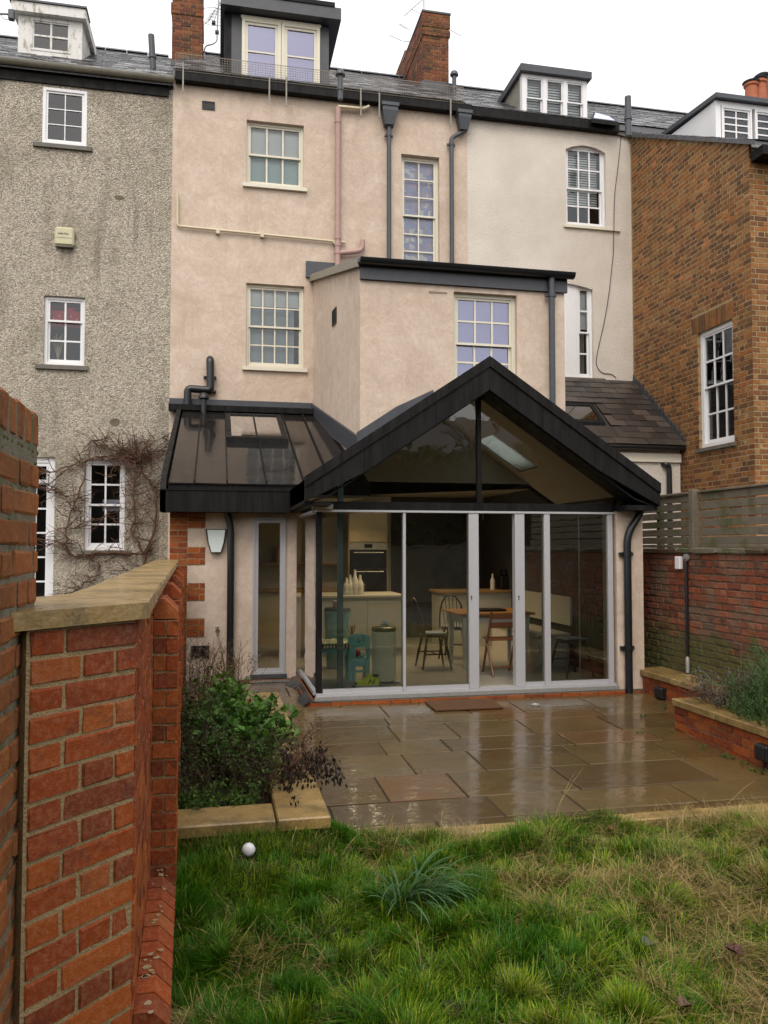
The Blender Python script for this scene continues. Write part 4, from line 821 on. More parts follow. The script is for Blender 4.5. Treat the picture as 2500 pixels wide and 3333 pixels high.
# sliding doors
MB().box(1.075, 4.655, YD - .05, YD + .09, ZT - .012, ZT + .011).build('door_head', M['alu'], ex)
MB().box(1.075, 4.655, YD - .07, YD + .1, ZSILL, ZSILL + .035).build('door_track', M['alu'], ex)
MB().box(1.055, 4.67, YD - .105, YD - .0701, ZSILL - .03, ZSILL + .012).build('sill_trim', M['steel'], ex)
ux = lambda u: PY((u, 1950), YD).x
def upright(u0, u1, y0=-.04, y1=.06, name='door_stile'): return MB().cbox(ux(u0), ux(u1), YD + y0, YD + y1, ZSILL + .0355, ZT - .0125, .004).build(name, M['alu'], ex)
upright(1310, 1319); s1 = upright(1524, 1556); s2 = upright(1674, 1705); upright(1769, 1788); upright(1976, 1992)
upright(1894, 1897, .07, .09)
for s, u in ((s1, 1535), (s2, 1689)): c = PY((u, 1945), YD - .042); m = MB(); m.tube([(c.x, c.y + .003, c.z + .012), (c.x, c.y - .003, c.z + .012)], .009, 10); m.box(c.x - .004, c.x + .004, c.y - .003, c.y + .003, c.z - .03, c.z + .008); m.build('keyhole', M['black_plastic'], s)
for (a, b, y) in ((1050, 1310, 0), (1319, 1524, 0), (1705, 1769, 0), (1788, 1976, 0)):
    x0, x1 = ux(a) + .004, ux(b) - .004; MB().box(x0, x1, YD + y - .003, YD + y + .003, ZSILL + .08, ZT - .02).build('door_pane', M['door_glass'], ex)
    MB().box(x0, x1, YD - .03, YD + .03, ZSILL + .036, ZSILL + .079).build('bottom_rail', M['alu'], ex)
XG = 1.085
MB().cbox(XG - .0, XG + .062, YD - .005, YD + .055, ZSILL + .0355, ZT - .013, .003).build('corner_post', M['black_metal'], ex)
MB().box(XG - .003, XG + .003, YD + .06, YS - .02, ZSILL + .05, ZT - .02).build('side_pane', M['door_glass'], ex)
MB().box(XG - .025, XG + .05, YD + .101, YS - .001, ZSILL, ZSILL + .045).build('side_track', M['alu'], ex)
MB().box(XG - .04, XG + .04, YD + .1, YS - .001, ZT - .019, ZT + .01).build('side_head', M['alu'], ex)
MB().cbox(1.02, 1.25, YD - .12, YD - .032, ZT + .012, ZT + .07, .004).build('end_cap', M['gutter_grey'], ex)
# brick plinth under the doors
f = Fr((0, YD - .14, 0), (1, 0, 0), (0, -1, 0)); pc = MB().box(1.0, 4.72, YD - .134, YD + .02, 0, ZSILL - .035).build('plinth', M['mortar_dark'], ex)
S('bright', (.3, .07, .028), .45)
lay(pc, f, 1.0, 4.72, .05, .125, 'red_brick', 'stretcher', course=.072, joint=.01, depth=.1, proud=.012, seen=None)
f2 = Fr((.98, 0, 0), (0, -1, 0), (-1, 0, 0)); lay(pc, f2, -YS, -YD + .12, .05, .125, 'red_brick', 'stretcher', course=.072, joint=.01, depth=.1, proud=.012)
# loose black membrane at the corner
m = MB(); n = 14; pts = []
for i in range(n + 1):
    t = i / n; y = YS - .1 - (YS - YD + .05) * t; pts.append(((XG - .06, y, ZSILL + .0 - .005), (XG - .17 - .09 * math.sin(t * 5.2) ** 2 * (1 - t) - .02 * random.random(), y + random.uniform(-.02, .02), .06 + .03 * math.sin(t * 9))))
for a, b in zip(pts, pts[1:]): m.quad(a[0], b[0], b[1], a[1])
e = pts[-1]
for i in range(8): x = XG - .06 + i * .1; m.quad((x, YD - .112, ZSILL - .03), (x + .1, YD - .112, ZSILL - .03), (x + .1, YD - .15, .13 - .01 * (i + 1)), (x, YD - .15, .13 - .01 * i + .004)) if i < 4 else None
m.build('damp_membrane', M['black_plastic'], ex)
# left pink wall with the slim window and brick quoins
SWN = rect((823, 1676), (928, 2190), YS); SWN = (SWN[0], SWN[1], ZSILL, 2.2)
XQ = PY((551, 1800), YS).x
m = MB(); wallmesh(m, FS, XQ, XG - .06, -.05, 2.5, [SWN], .05); m.quad((XQ, YS, -.05), (XQ, YW, -.05), (XQ, YW, 2.6), (XQ, YS, 2.6)); lw = m.build('wall', M['limewash'], ex)
window(lw, FS, *SWN, 1, 1, 0, M['alu'], M['door_glass'], rev=.03, fw=.03, sw=.045, name='slim_window', backing=False)
MB().fbox(FS, SWN[0] - .02, SWN[1] + .02, -.05, .04, ZSILL - .05, ZSILL - .002).build('slim_sill', M['lead'], lw)
pl = MB().box(SWN[0] - .2, XG - .07, YS - .06, YS - .002, 0, .1).build('wall_plinth', M['mortar_dark'], ex); lay(pl, Fr((0, YS - .061, 0), (1, 0, 0), (0, -1, 0)), SWN[0] - .2, XG - .07, .03, .1, 'red_brick', 'stretcher', course=.07, proud=.008)
zq = [PY((600, v), YS).z for v in (1666, 1720, 1780, 1840, 1898, 1957, 2013, 2076)]
q0 = PY((551, 1900), YS).x; q1 = PY((609, 1900), YS).x; q2 = PY((667, 1900), YS).x
qb = MB().box(q0 + .004, q1, YS - .004, YS - .001, .0, 2.45); qb.box(q1, q2, YS - .0036, YS - .0012, zq[1], 2.45); qb.box(q1, q2, YS - .0036, YS - .0012, zq[3], zq[2]); qb.box(q1, q2, YS - .0036, YS - .0012, zq[5], zq[4]); qb.box(q1, q2, YS - .0036, YS - .0012, zq[7], zq[6])
qo = qb.build('brick_quoin', M['mortar_buff'], ex)
lay(qo, Fr((0, YS - .004, 0), (1, 0, 0), (0, -1, 0)), q0, q1 - .004, 0, 2.4, 'red_brick', 'flemish', proud=.004, phase=.12)
for (a, b) in ((zq[1], 2.4), (zq[3], zq[2]), (zq[5], zq[4]), (zq[7], zq[6])): lay(qo, Fr((0, YS - .004, 0), (1, 0, 0), (0, -1, 0)), q1 + .004, q2 - .003, a + .008, b + .02, 'red_brick', 'stretcher', proud=.004, phase=.07)
# right pier
XR0, XR1 = 4.675, 5.02; MB().box(XR0, XR1, YD - .06, YD + .3, .12, 2.26).build('pier', M['limewash'], ex); MB().box(XR1 - .14, XR1, YD + .301, YS + 3.9, .0, 2.6).build('wall', M['limewash'], ex)
rpl = MB().box(4.73, XR1 + .02, YD - .09, YD + .2, .0, .118).build('plinth', M['mortar_dark'], ex)
lay(rpl, Fr((0, YD - .09, 0), (1, 0, 0), (0, -1, 0)), 4.735, XR1, .03, .11, 'red_brick', 'stretcher', course=.075, proud=.01)
a = PY((2085, 1668), YD - .12); b = PY((2051, 1740), YD - .12); c = PY((2048, 2250), YD - .12)
downpipe(ex, [a + Vector((.02, .02, .12)), a, (c.x, YD - .12, b.z), (c.x, YD - .12, .02)], .045, M['black_plastic'], [(c.x, YD - .12, PY((2050, 1803), YD).z), (c.x, YD - .12, PY((2050, 2105), YD).z)])
# zinc lean-to roof on the left
zl0, zl1 = PY((700, 1571), YL + .15).z, PY((700, 1331), YW).z; YL0 = YL + .15; slp = (zl1 - zl0) / (YW - YL0); zle = lambda y: zl0 + slp * (y - YL0)
XL0 = PY((548, 1571), YL0).x; nrm = Vector((0, -slp, 1)).normalized()
g7 = lambda x, y: (500 + x * .3918, 1280 + y * .3918)
seam = [PP(g7(*k), (0, YL0, zl0), nrm).x for k in ((362, 500), (605, 500), (895, 500), (1165, 480), (1330, 400))]
sk = [PP(g7(*k), (0, YL0, zl0), nrm) for k in ((590, 210), (1050, 215), (1120, 420), (612, 415))]
sx0, sx1, sy0, sy1 = (sk[0].x + sk[3].x) / 2, (sk[1].x + sk[2].x) / 2, (sk[2].y + sk[3].y) / 2, (sk[0].y + sk[1].y) / 2
lr = MB().slab((XL0, YL0, zl0 - .02), (XB0, YL0, zl0 - .02), (XB0, YW, zle(YW) - .02), (XL0, YW, zle(YW) - .02), .12).build('lean_to_deck', M['black_metal'], ex)
cut = [XL0] + seam + [XB0]
for a, b in zip(cut, cut[1:]):
    for (c, d) in ((YL0 - .02, sy0), (sy0, sy1), (sy1, YW)):
        aa, bb = a, b
        if c == sy0:
            if a >= sx0 - .05 and b <= sx1 + .05: continue
            if a < sx0 < b: bb = sx0
            elif a < sx1 < b: aa = sx1
        k = MB(); t = random.uniform(-.003, .003); k.slab((aa + .004, c, zle(c) + t), (bb - .004, c, zle(c) - t), (bb - .004, d, zle(d) - t), (aa + .004, d, zle(d) + t), .018); k.build('zinc_sheet', M['wet_zinc'], lr)
for s in seam: MB().slab((s - .009, YL0 - .02, zle(YL0) + .03), (s + .009, YL0 - .02, zle(YL0) + .03), (s + .009, YW - .2, zle(YW - .2) + .03), (s - .009, YW - .2, zle(YW - .2) + .03), .04).build('standing_seam', M['black_metal'], lr) if not (sx0 < s < sx1) else MB().slab((s - .008, YL0 - .02, zle(YL0) + .03), (s + .008, YL0 - .02, zle(YL0) + .03), (s + .008, sy0 - .03, zle(sy0 - .03) + .03), (s - .008, sy0 - .03, zle(sy0 - .03) + .03), .04).build('standing_seam', M['black_metal'], lr)
rooflight(ex, sx0, sx1, sy0, sy1, zle, .09, .08, 'skylight', 'sky_glass', 1)
zf0, zf1 = PY((700, 1666), YL).z, PY((700, 1597), YL).z; XLF = PY((520, 1640), YL).x
cuts = [XLF, -.1, .55, XLft + .002]
for a, b in zip(cuts, cuts[1:]): MB().box(a + .001, b - .001, YL, YL + .05, zf0, zf1).build('fascia_board', M['black_metal'], ex)
m = MB(); m.box(XLF, XLft, YL - .012, YL + .09, zf1 + .001, zf1 + .014); m.box(XLF, XLft, YL + .06, YL0 + .02, zf1 - .05, zf1 - .03); m.build('gutter', M['black_metal'], ex)
MB().box(XLF, XLft, YL + .051, YS + .02, zf0, zf0 + .02).build('soffit', M['black_metal'], ex)
MB().prism([(XLF, YL, zf0), (XLF, YL, zf1 + .01), (XLF, YL0, zl0 + .08), (XLF, YW, zle(YW) + .06), (XLF, YW, zle(YW) - .15), (XLF, YL0 + .2, zf0)], (.07, 0, 0)).build('verge_upstand', M['black_metal'], ex)
MB().box(XPL, XBr, YW - .05, YW - .002, zle(YW) - .05, PY((700, 1302), YW).z).build('wall_flashing', M['lead'], ex)
MB().box(XPL, XB0, YW - .28, YW - .05, zle(YW) - .08, zle(YW) + .02).build('back_gutter', M['black_metal'], ex)
m = MB(); m.hexa([(XB0 - .04, YB - .03, zroof(XB0) - .2), (XB0 - .002, YB - .03, zroof(XB0) - .2), (XBr - .002, YW, zle(YW) - .15), (XBr - .04, YW, zle(YW) - .15), (XB0 - .04, YB - .03, zroof(XB0) + .1), (XB0 - .002, YB - .03, zroof(XB0) + .1), (XBr - .002, YW, zle(YW) + .16), (XBr - .04, YW, zle(YW) + .16)]); m.build('side_flashing', M['lead'], ex)
zz = lambda x: zroof(x); cutx = [XB0 - .05, 2.5, PY((1409, 1265), YB).x]
for a, b in zip(cutx, cutx[1:]): MB().hexa([(a, YB - .035, zz(a) - .03), (b, YB - .035, zz(b) - .03), (b, YB - .002, zz(b) - .03), (a, YB - .002, zz(a) - .03), (a, YB - .035, zz(a) + .2), (b, YB - .035, zz(b) + .2), (b, YB - .002, zz(b) + .2), (a, YB - .002, zz(a) + .2)]).build('roof_flashing', M['lead'], ex)
a = PY((740, 1668), YS - .09); b = PY((752, 1720), YS - .09); downpipe(ex, [a + Vector((-.02, .0, .1)), a, (b.x, YS - .09, b.z), (b.x, YS - .09, .02)], .045, M['black_plastic'])
x0, x1, z0, z1 = rect((623, 2102), (681, 2140), YS); vent(ex, FS, x0, x1, z0, z1)
# ---- rooms behind the glass
m = MB(); m.box(XQ + .02, 4.87, YD + .101, YS + .002, FL - .12, FL - .004) if 0 else None
m = MB(); m.box(XG + .06, 4.87, YD + .1, 14.35, FL - .1, FL); m.box(XQ + .03, XG + .0601, YS + .1, 14.35, FL - .1, FL - .001); m.build('floor', M['floor_int'], ex)
m = MB(); m.box(XQ + .03, 4.87, 14.3, 14.4, FL, 2.8); bw_ = m.build('back_wall', M['interior_white'], ex)
m = MB(); m.box(2.15, 2.75, 14.27, 14.299, FL, 2.3); m.box(3.1, 4.86, 14.26, 14.299, FL, 2.75); m.build('dark_opening', M['interior_dark'], ex)
MB().box(4.84, 4.875, YD + .31, 14.3, FL, 2.8).build('side_wall', M['interior_dark'], ex); MB().box(XQ + .02, XQ + .05, YS + .06, 14.3, FL, 2.5).build('side_wall', M['interior_white'], ex)
m = MB(); m.box(XB0 + .0, 4.86, YV - .01, 14.3, 2.72, 2.76);  m.box(XQ + .03, 1.12, YS + .06, 14.3, 2.48, 2.52); m.box(1.121, XB0 - .001, YV - .01, 14.3, 2.48, 2.52); m.build('ceiling', M['interior_white'], ex)
zv = lambda x: zroof(x) - .26
MB().prism([(1.2, YV, 2.5), (XB0, YV, 2.73), (4.5, YV, 2.73), (4.5, YV, zv(4.5)), (XA, YV, zv(XA)), (1.2, YV, zv(1.2))], (0, .007, 0)).build('vault_end', M['interior_white'], ex)
for k, (u, v) in enumerate(((1354, 1548), (1430, 1558), (1350, 1580), (1350, 1597), (1452, 1591), (1231, 1587), (1215, 1672))):
    p = PZ((u, v), 2.72) if v < 1650 else Vector((2.2, 12.9, 2.72)); p.y = max(p.y, YV + .15); p.x = max(p.x, XB0 + .1)
    d = thing('downlight', ('topmost left of the lit downlights seen through the gable glass', 'topmost right of the lit downlights seen through the gable glass', 'lit downlight in the middle of the left column in the gable glass', 'lowest lit downlight of the left column in the gable glass', 'lit downlight lowest and nearest the gable mullion', 'leftmost lit downlight, alone near the left end of the gable glass', 'lit downlight in the ceiling above the oven unit')[k], 'downlight', (p.x, p.y, 2.715), 'lit downlights in the kitchen ceiling')
    m = MB(); m.lathe([(.05, .006), (.05, 0), (.04, -.018), (.018, -.026)], (p.x, p.y, 2.713), 14); m.build('lens', M['lamp'], d); m = MB(); m.lathe([(.062, 0), (.062, .006), (.047, .006)], (p.x, p.y, 2.712), 14); m.build('bezel', M['steel'], d)
    L = bpy.data.lights.new('downlight_bulb', 'SPOT'); L.energy = 26; L.color = (1, .68, .36); L.spot_size = R(120); L.spot_blend = .6; L.shadow_soft_size = .05
    lo = bpy.data.objects.new('bulb', L); COL.objects.link(lo); lo.parent = d; lo.location = (0, 0, -.05)

# ------------------------------------------------------------------ patio and garden walls
pz = lambda y: .022 * (min(y, 8.9) - 4.9)      # the paving falls away from the doors
def patio():
    bm = MB().box(-.6, 5.4, 4.55, 8.9, -.1, -.012).box(-.6, 1.06, 8.9, 11, -.1, -.012); bm.v = [(v[0], v[1], v[2] + pz(v[1])) for v in bm.v]; base = struct('patio', bm, M['joint'])
    y = 4.62; r = random.Random(11); k = 0
    def row(y0, y1, xa, xb):
        x = xa - r.uniform(0, .5)
        while x < xb:
            w = r.choice((.58, .58, .88, .88, 1.15, .75)); a, b = max(x, xa), min(x + w, xb); x += w
            if b - a < .06: continue
            m = MB(); m.k = min(1, max(0, r.gauss(.5, .24))); h = r.uniform(-.002, .002)
            m.cbox(a + .008, b - .008, y0 + .008, y1 - .008, -.04, h, .005, .0014); m.v = [(v[0], v[1], v[2] + pz(v[1])) for v in m.v]; m.build('paving_slab', M['paving'], base)
    hs = [.58, .42, .58, .58, .42, .58, .3, .58, .42, .58, .58]
    while y < 10.6:
        h = hs[k % len(hs)]; k += 1; y1 = min(y + h, 10.6)
        xa = .5 if y < 7.9 else -.42; xb = 5.3
        if y > 8.7: xb = 1.05
        elif y1 > 8.8: y1 = 8.78
        row(y, y1, xa, xb); y = y1
patio()
def coping_run(parent, pts, w, z0, z1, name='coping_stone', joint=.011):
    """coping stones along a line: pts of centre line in plan"""
    for (a, b) in zip(pts, pts[1:]):
        a, b = Vector((*a, 0)), Vector((*b, 0)); d = (b - a); t_ = d.normalized(); Mx = Matrix((t_, Vector((-t_.y, t_.x, 0)), Vector((0, 0, 1)))).transposed().to_4x4(); Mx.translation = a; bm_ = MB(); bm_.cbox(.01, d.length - .01, -w / 2 + .006, w / 2 - .006, z0 + .004, z1 - .004, .004, 0, Mx); bm_.build('bedding_mortar', M['mortar_lime'], parent)
        n = max(1, round(d.length / .62)); t = d.normalized(); s = Vector((-t.y, t.x, 0))
        for i in range(n):
            L = d.length / n; c = a + t * (L * (i + .5)); Mx = Matrix((t, s, Vector((0, 0, 1)))).transposed().to_4x4(); Mx.translation = c
            MB().cbox(-L / 2 + joint / 2, L / 2 - joint / 2, -w / 2, w / 2, z0, z1, .008, .001, Mx).build(name, M['coping'], parent)
# left raised bed
XLB = .64; YN, YF = 4.40, 8.25; ZC0, ZC1 = .28, .35
wxl = lambda y: -.237 - .0335 * (y - 2.507)           # right face of the long garden wall
lp = thing('raised_bed', 'raised planting bed at the left with wide buff stone edging in front of the lawn', 'raised bed', (.2, 6, 0))
pw = MB().box(-.35, .56, YN + .05, YN + .2, -.1, ZC0).build('bed_wall', M['mortar_buff'], lp); lay(pw, Fr((0, YN + .05, 0), (1, 0, 0), (0, -1, 0)), -.35, .565, -.02, ZC0, 'red_brick', 'stretcher')
pw = MB().box(.42, .56, YN + .201, YF, -.1, ZC0).build('bed_wall', M['mortar_buff'], lp); lay(pw, Fr((.56, 0, 0), (0, 1, 0), (1, 0, 0)), YN + .05, YF, -.02, ZC0, 'red_brick', 'stretcher', maxn=120)
pw = MB().box(-.42, .42, YF - .15, YF, -.1, ZC0).build('bed_wall', M['mortar_buff'], lp)
coping_run(lp, [(-.27, YN + .15), (.325, YN + .15)], .3, ZC0 + .001, ZC1); coping_run(lp, [(.475, YN + .0), (.475, YF)], .29, ZC0 + .0012, ZC1 + .0005); coping_run(lp, [(-.42, YF - .15), (.328, YF - .15)], .3, ZC0 + .001, ZC1)
tag(MB().box(-.4, .41, YN + .2, YF - .15, 0, .26).build('bed_soil', M['soil'], lp), kind='stuff')
# right raised bed: narrow at the back, wide in front
XW = 5.35
rp = thing('raised_bed', 'stepped raised bed along the right boundary wall with brick front and buff coping', 'raised bed', (5, 7.5, 0))
def bedwall(x, y0, y1, ph=0):
    w = MB().box(x, x + .14, y0, y1, -.1, ZC0).build('bed_wall', M['mortar_dark'], rp); lay(w, Fr((x, 0, 0), (0, -1, 0), (-1, 0, 0)), -y1, -y0, -.02, ZC0, 'red_brick', 'stretcher', phase=ph, joint=.009)
YJ = 7.12; XA1, XA2 = 5.0, 4.36
bedwall(XA1, YJ, YD + .12); bedwall(XA2, 4.4, YJ, .1); MB().box(XA2, XA1, YJ - .14, YJ, -.1, ZC0 - .001).build('bed_wall', M['mortar_dark'], rp)
coping_run(rp, [(5.155, YD + .1), (5.155, YJ + .002)], .39, ZC0 + .001, ZC1); coping_run(rp, [(XA2 + .11, YJ), (XA2 + .11, 4.4)], .3, ZC0 + .001, ZC1); coping_run(rp, [(XA2 + .262, YJ - .15), (XW - .002, YJ - .15)], .3, ZC0 + .001, ZC1 - .001)
tag(MB().box(XA2 + .2, XW, 4.4, YJ - .3, 0, .3).build('bed_soil', M['soil'], rp), kind='stuff')
# right boundary wall with ragged stone top
bw = thing('boundary_wall', 'mossy old red brick boundary wall along the right of the patio', 'brick wall', (5.45, 7, 0))
co = MB().box(XW + .008, XW + .22, 3.5, 10.4, 0, 1.74).build('wall_core', M['mortar_dark'], bw)
FR = Fr((XW + .008, 0, 0), (0, -1, 0), (-1, 0, 0)); lay(co, FR, -10.2, -4.5, .12, 1.72, 'wall_brick', 'garden', course=.077, joint=.013, proud=.008, seen=lambda P: P.z > .3 and P.y > 6.6)
y = 10.3
while y > 4: L = random.uniform(.28, .5); MB().cbox(XW - .035 + random.uniform(-.01, .01), XW + .25, y - L + .008, y, 1.735 + random.uniform(0, .006), 1.795 + random.uniform(-.006, .012), .012, .006).build('wall_capping', M['mossy_slate'] if random.random() < .5 else M['mortar_grey'], bw); y -= L
# slatted fence on it
fe = thing('slatted_fence', 'weathered grey timber fence of horizontal slats on top of the right boundary wall', 'fence', (5.5, 7, 1.8))
yp_ = PX((2268, 1700), XW + .05).y
for k in range(6):
    m = MB()
    for (a, b) in ((4.5, yp_ - .05), (yp_ + .05, 11.5)):
        m = MB(); m.k = random.random(); z0 = 1.845 + k * .1; dz = random.uniform(-.004, .004); m.cbox(XW + .065, XW + .085, a, b, z0 + dz, z0 + .082 + dz, .003, .001); m.build('slat', M['timber_grey'], fe)
MB().cbox(XW + .03, XW + .12, 4.5, 11.5, 2.43, 2.455, .004).build('top_rail', M['timber_grey'], fe)
MB().cbox(XW + .06, XW + .09, 4.5, 11.5, 1.80, 1.838, .004).build('gravel_board', M['timber_grey'], fe)
m = MB(); m.k = .9; m.cbox(XW - .03, XW + .06, yp_ - .045, yp_ + .045, 1.79, 2.47, .008, .003); m.build('post', M['timber_grey'], fe)
for y in (9.2, 5.4): m = MB(); m.k = .9; m.cbox(XW + .09, XW + .16, y - .04, y + .04, 1.79, 2.43, .006); m.build('post', M['timber_grey'], fe)
# outdoor cable duct and sockets
el = thing('cable_conduit', 'black cable conduit with a small white connector box on the right boundary wall', 'conduit', (XW, 8, .4))
a = PX((2233, 1815), XW - .03); m = MB(); m.tube(bend([(XW + .02, a.y, a.z), (XW - .03, a.y, a.z), (XW - .03, a.y, .34)], .04), .018, 10); m.build('duct', M['black_plastic'], el, 40)
m = MB(); m.lathe([(.045, 0), (.045, .03)], (XW - .01, a.y, a.z), 14, Matrix.Rotation(R(-90), 3, 'Y')); m.build('junction_ring', M['steel'], el, 40)
c = PX((2211, 1832), XW - .02); MB().cbox(XW - .05, XW - .001, c.y - .05, c.y + .05, c.z - .075, c.z + .075, .006).build('connector_box', M['white_paint'], el)
b = PX((2235, 2160), XW - .03); m = MB(); m.tube([(XW - .03, a.y, b.z - .1), (XW - .03, a.y, b.z + .05), (XW - .03, a.y, b.z + .1)], [.022, .026, .014], 10); m.build('foil_wrap', M['steel'], el, 40)
for (lab, p, X) in (('black outdoor socket box on the short rear bed wall beside the downpipe', (2152, 2255), XA1), ('black outdoor socket box low on the long bed wall at the right edge', (2490, 2450), XA2)):
    c = PX(p, X - .03); s = thing('socket_box', lab, 'socket', (X, c.y, c.z)); MB().cbox(X - .075, X - .006, c.y - .075, c.y + .075, c.z - .065, c.z + .065, .012).build('housing', M['black_plastic'], s); MB().cbox(X - .085, X - .0752, c.y - .06, c.y + .06, c.z - .045, c.z + .05, .004).build('cover', M['black_plastic'], s); m = MB(); m.tube([(X - .04, c.y, c.z - .065), (X - .04, c.y, .02)], .012, 8); m.build('cable', M['black_plastic'], s)
# ------------------------------------------------------------------ left: garden wall with angled pier, and the taller old wall
gw = thing('garden_wall', 'red brick garden wall with buff coping and angled end pier in the left foreground', 'brick wall', (-.3, 4, 0))
ZP = 1.6
A0, A1 = Vector((-.482, 2.237, 0)), Vector((-.237, 2.507, 0)); dA = (A1 - A0).normalized(); nA = Vector((dA.y, -dA.x, 0)); LA = (A1 - A0).length
FA = Fr(A0, dA, nA)
core = MB(); core.prism([A0 + Vector((.0, .0, -.1)), A1 + Vector((0, 0, -.1)), Vector((wxl(10.5), 10.5, -.1)), Vector((wxl(10.5) - .215, 10.5, -.1)), Vector((wxl(2.9) - .215, 2.9, -.1)), Vector((-.6, 2.4, -.1))], (0, 0, ZP + .1)); co = core.build('wall_core', M['mortar_buff'], gw)
lay(co, FA, .012, LA, -.05, ZP + .02, 'red_brick', 'flemish', proud=.0035, phase=.06, joint=.0125)
dW = (Vector((wxl(10.5), 10.5, 0)) - A1).normalized(); nW = Vector((dW.y, -dW.x, 0)); FWl = Fr(A1, dW, nW); LW = (Vector((wxl(10.5), 10.5, 0)) - A1).length
lay(co, FWl, .0, LW, -.05, ZP + .02, 'red_brick', 'flemish', proud=.006, phase=.1, maxn=250)
# buttress piers with canted brick tops, and the canted plinth at the foot
def cant_brick(parent, f, s0, s1, d0, d1, z0, z1, cut, mat='red_brick', nm='canted_brick'):
    m = MB(); m.k = random.random(); m.hexa([f.p(s0, d1, z0), f.p(s1, d1, z0), f.p(s1, d0, z0), f.p(s0, d0, z0), f.p(s0, d1, z1 - cut), f.p(s1, d1, z1 - cut), f.p(s1, d0, z1), f.p(s0, d0, z1)])
    m.add([f.p(s0, d1 - cut, z1), f.p(s1, d1 - cut, z1), f.p(s1, d1, z1 - cut), f.p(s0, d1, z1 - cut), f.p(s0, d0, z1), f.p(s1, d0, z1)], [(0, 1, 2, 3), (4, 5, 1, 0), (4, 0, 3), (5, 2, 1)]); return m.build(nm, M[mat], parent)
for k, yb in enumerate((3.62, 5.0, 6.4, 7.8, 9.2)):
    s = (Vector((wxl(yb), yb, 0)) - A1).dot(dW); pr = .112; zt = 1.5
    pc = MB(); pc.fbox(FWl, s + .006, s + .32, 0, pr - .006, -.05, zt - .002); po = pc.build('buttress', M['mortar_buff'], gw)
    fb = Fr(FWl.p(s + .006, 0, 0), FWl.n, -FWl.e); lay(po, fb, .008, pr, .0, zt, 'red_brick', 'stretcher', proud=.006, bl=.107, hl=.107, phase=.0, seen=lambda P: P.z > -.1)
    fr = Fr(FWl.p(0, pr - .006, 0), FWl.e, FWl.n); lay(po, fr, s, s + .32, .0, zt, 'red_brick', 'flemish', proud=.006, maxn=60 if k < 2 else 20)
    for j in range(3): cant_brick(po, FWl, s + .004 + j * .106, s + .1 + j * .106, .007, pr - .002, zt + .004, zt + .09, .055)
s = .02; k = 0
s_end = (Vector((wxl(3.62), 3.62, 0)) - A1).dot(dW)
pl = MB().fbox(FWl, .0, s_end - .004, 0, .1, -.05, .36).build('wall_foot', M['mortar_buff'], gw); lay(pl, Fr(FWl.p(0, .1, 0), FWl.e, FWl.n), 0, s_end, -.03, .36, 'red_brick', 'flemish', proud=.006)
while s < s_end - .1: cant_brick(pl, FWl, s, s + .102, .007, .112, .365, .44, .05); s += .113
S('mortar_splash', (.3, .22, .12), .9)
for k in range(26):
    a = random.uniform(.0, s_end); dd = random.uniform(.02, .08); r_ = random.uniform(.003, .013); m = MB(); cc = FWl.p(a, dd, .4405); m.prism([cc + Vector((r_ * math.cos(t) * random.uniform(.5, 1.3), r_ * math.sin(t) * random.uniform(.5, 1.3), 0)) for t in [k2 * .785 for k2 in range(8)]], (0, 0, .0022)); m.build('lime_splash', M['mortar_splash'], pl)
# coping: angled end stone then a run of stones
OV = .036; zc0, zc1 = ZP + .004, 1.652
cp = [Vector((-.505, 2.175)), Vector((-.195, 2.51)), Vector((wxl(3.02) + OV, 3.02)), Vector((wxl(3.02) - .215 - OV, 3.02)), Vector((-.60, 2.83))]
m = MB(); m.prism([(p.x, p.y, zc0) for p in (cp[0], cp[1], Vector((wxl(2.6) + OV, 2.56)), Vector((wxl(3.0) - .215 - OV, 3.0)), cp[4])], (0, 0, zc1 - zc0)); m.build('coping_stone', M['coping'], gw)
m = MB(); m.prism([(p.x, p.y, zc0 + .0005) for p in (Vector((wxl(2.6) + OV, 2.566)), Vector((wxl(3.3) + OV, 3.3)), Vector((wxl(3.3) - .215 - OV, 3.3)), Vector((wxl(3.0) - .215 - OV, 3.006)))], (0, 0, zc1 - zc0)); m.build('coping_stone', M['coping'], gw)
coping_run(gw, [(wxl(3.306) - .1075, 3.306), (wxl(10.5) - .1075, 10.5)], .215 + 2 * OV, zc0 + .0003, zc1 - .001)
ow_ = thing('old_brick_wall', 'taller old orange brick wall with upright top bricks and mossy joints at the far left', 'brick wall', (-.6, 1.5, 0))
XO = -.5; YO = 2.435; co = MB().box(XO - .2, XO - .005, -2, YO - .004, -.1, 2.185).build('wall_core', M['mortar_grey'], ow_)
FO = Fr((XO - .005, 0, 0), (0, 1, 0), (1, 0, 0))
lay(co, FO, .4, YO, -.1, 2.085, 'old_brick', 'flemish', course=.0798, joint=.0165, proud=.006, depth=.08, phase=.16)
lay(co, Fr((0, YO - .016, 0), (-1, 0, 0), (0, 1, 0)), -XO, -XO + .2, -.1, 2.085, 'old_brick', 'flemish', course=.0798, joint=.0165, maxn=0)
y = YO
while y > .4:
    m = MB(); m.k = random.random(); w = .066 + random.uniform(-.004, .004); m.cbox(XO - .215, XO + random.uniform(-.003, .003), y - w, y, 2.095, 2.2 + random.uniform(-.004, .004), .01, .003); m.build('capping_brick', M['old_brick'], ow_); y -= w + random.choice((.012, .017, .022))
mos = MB()
for k in range(500):
    y = random.uniform(1.7, YO); j = random.randrange(28); z = -.1 + j * .0798 + random.uniform(-.008, .005) if random.random() < .8 else 2.085
    r_ = random.uniform(.003, .008); mos.lathe([(r_, -.002), (r_ * .8, r_ * .5), (r_ * .3, r_ * .8)], (XO - .012 + random.uniform(0, .006), y, z), 5, Matrix.Rotation(R(90), 3, 'Y'))
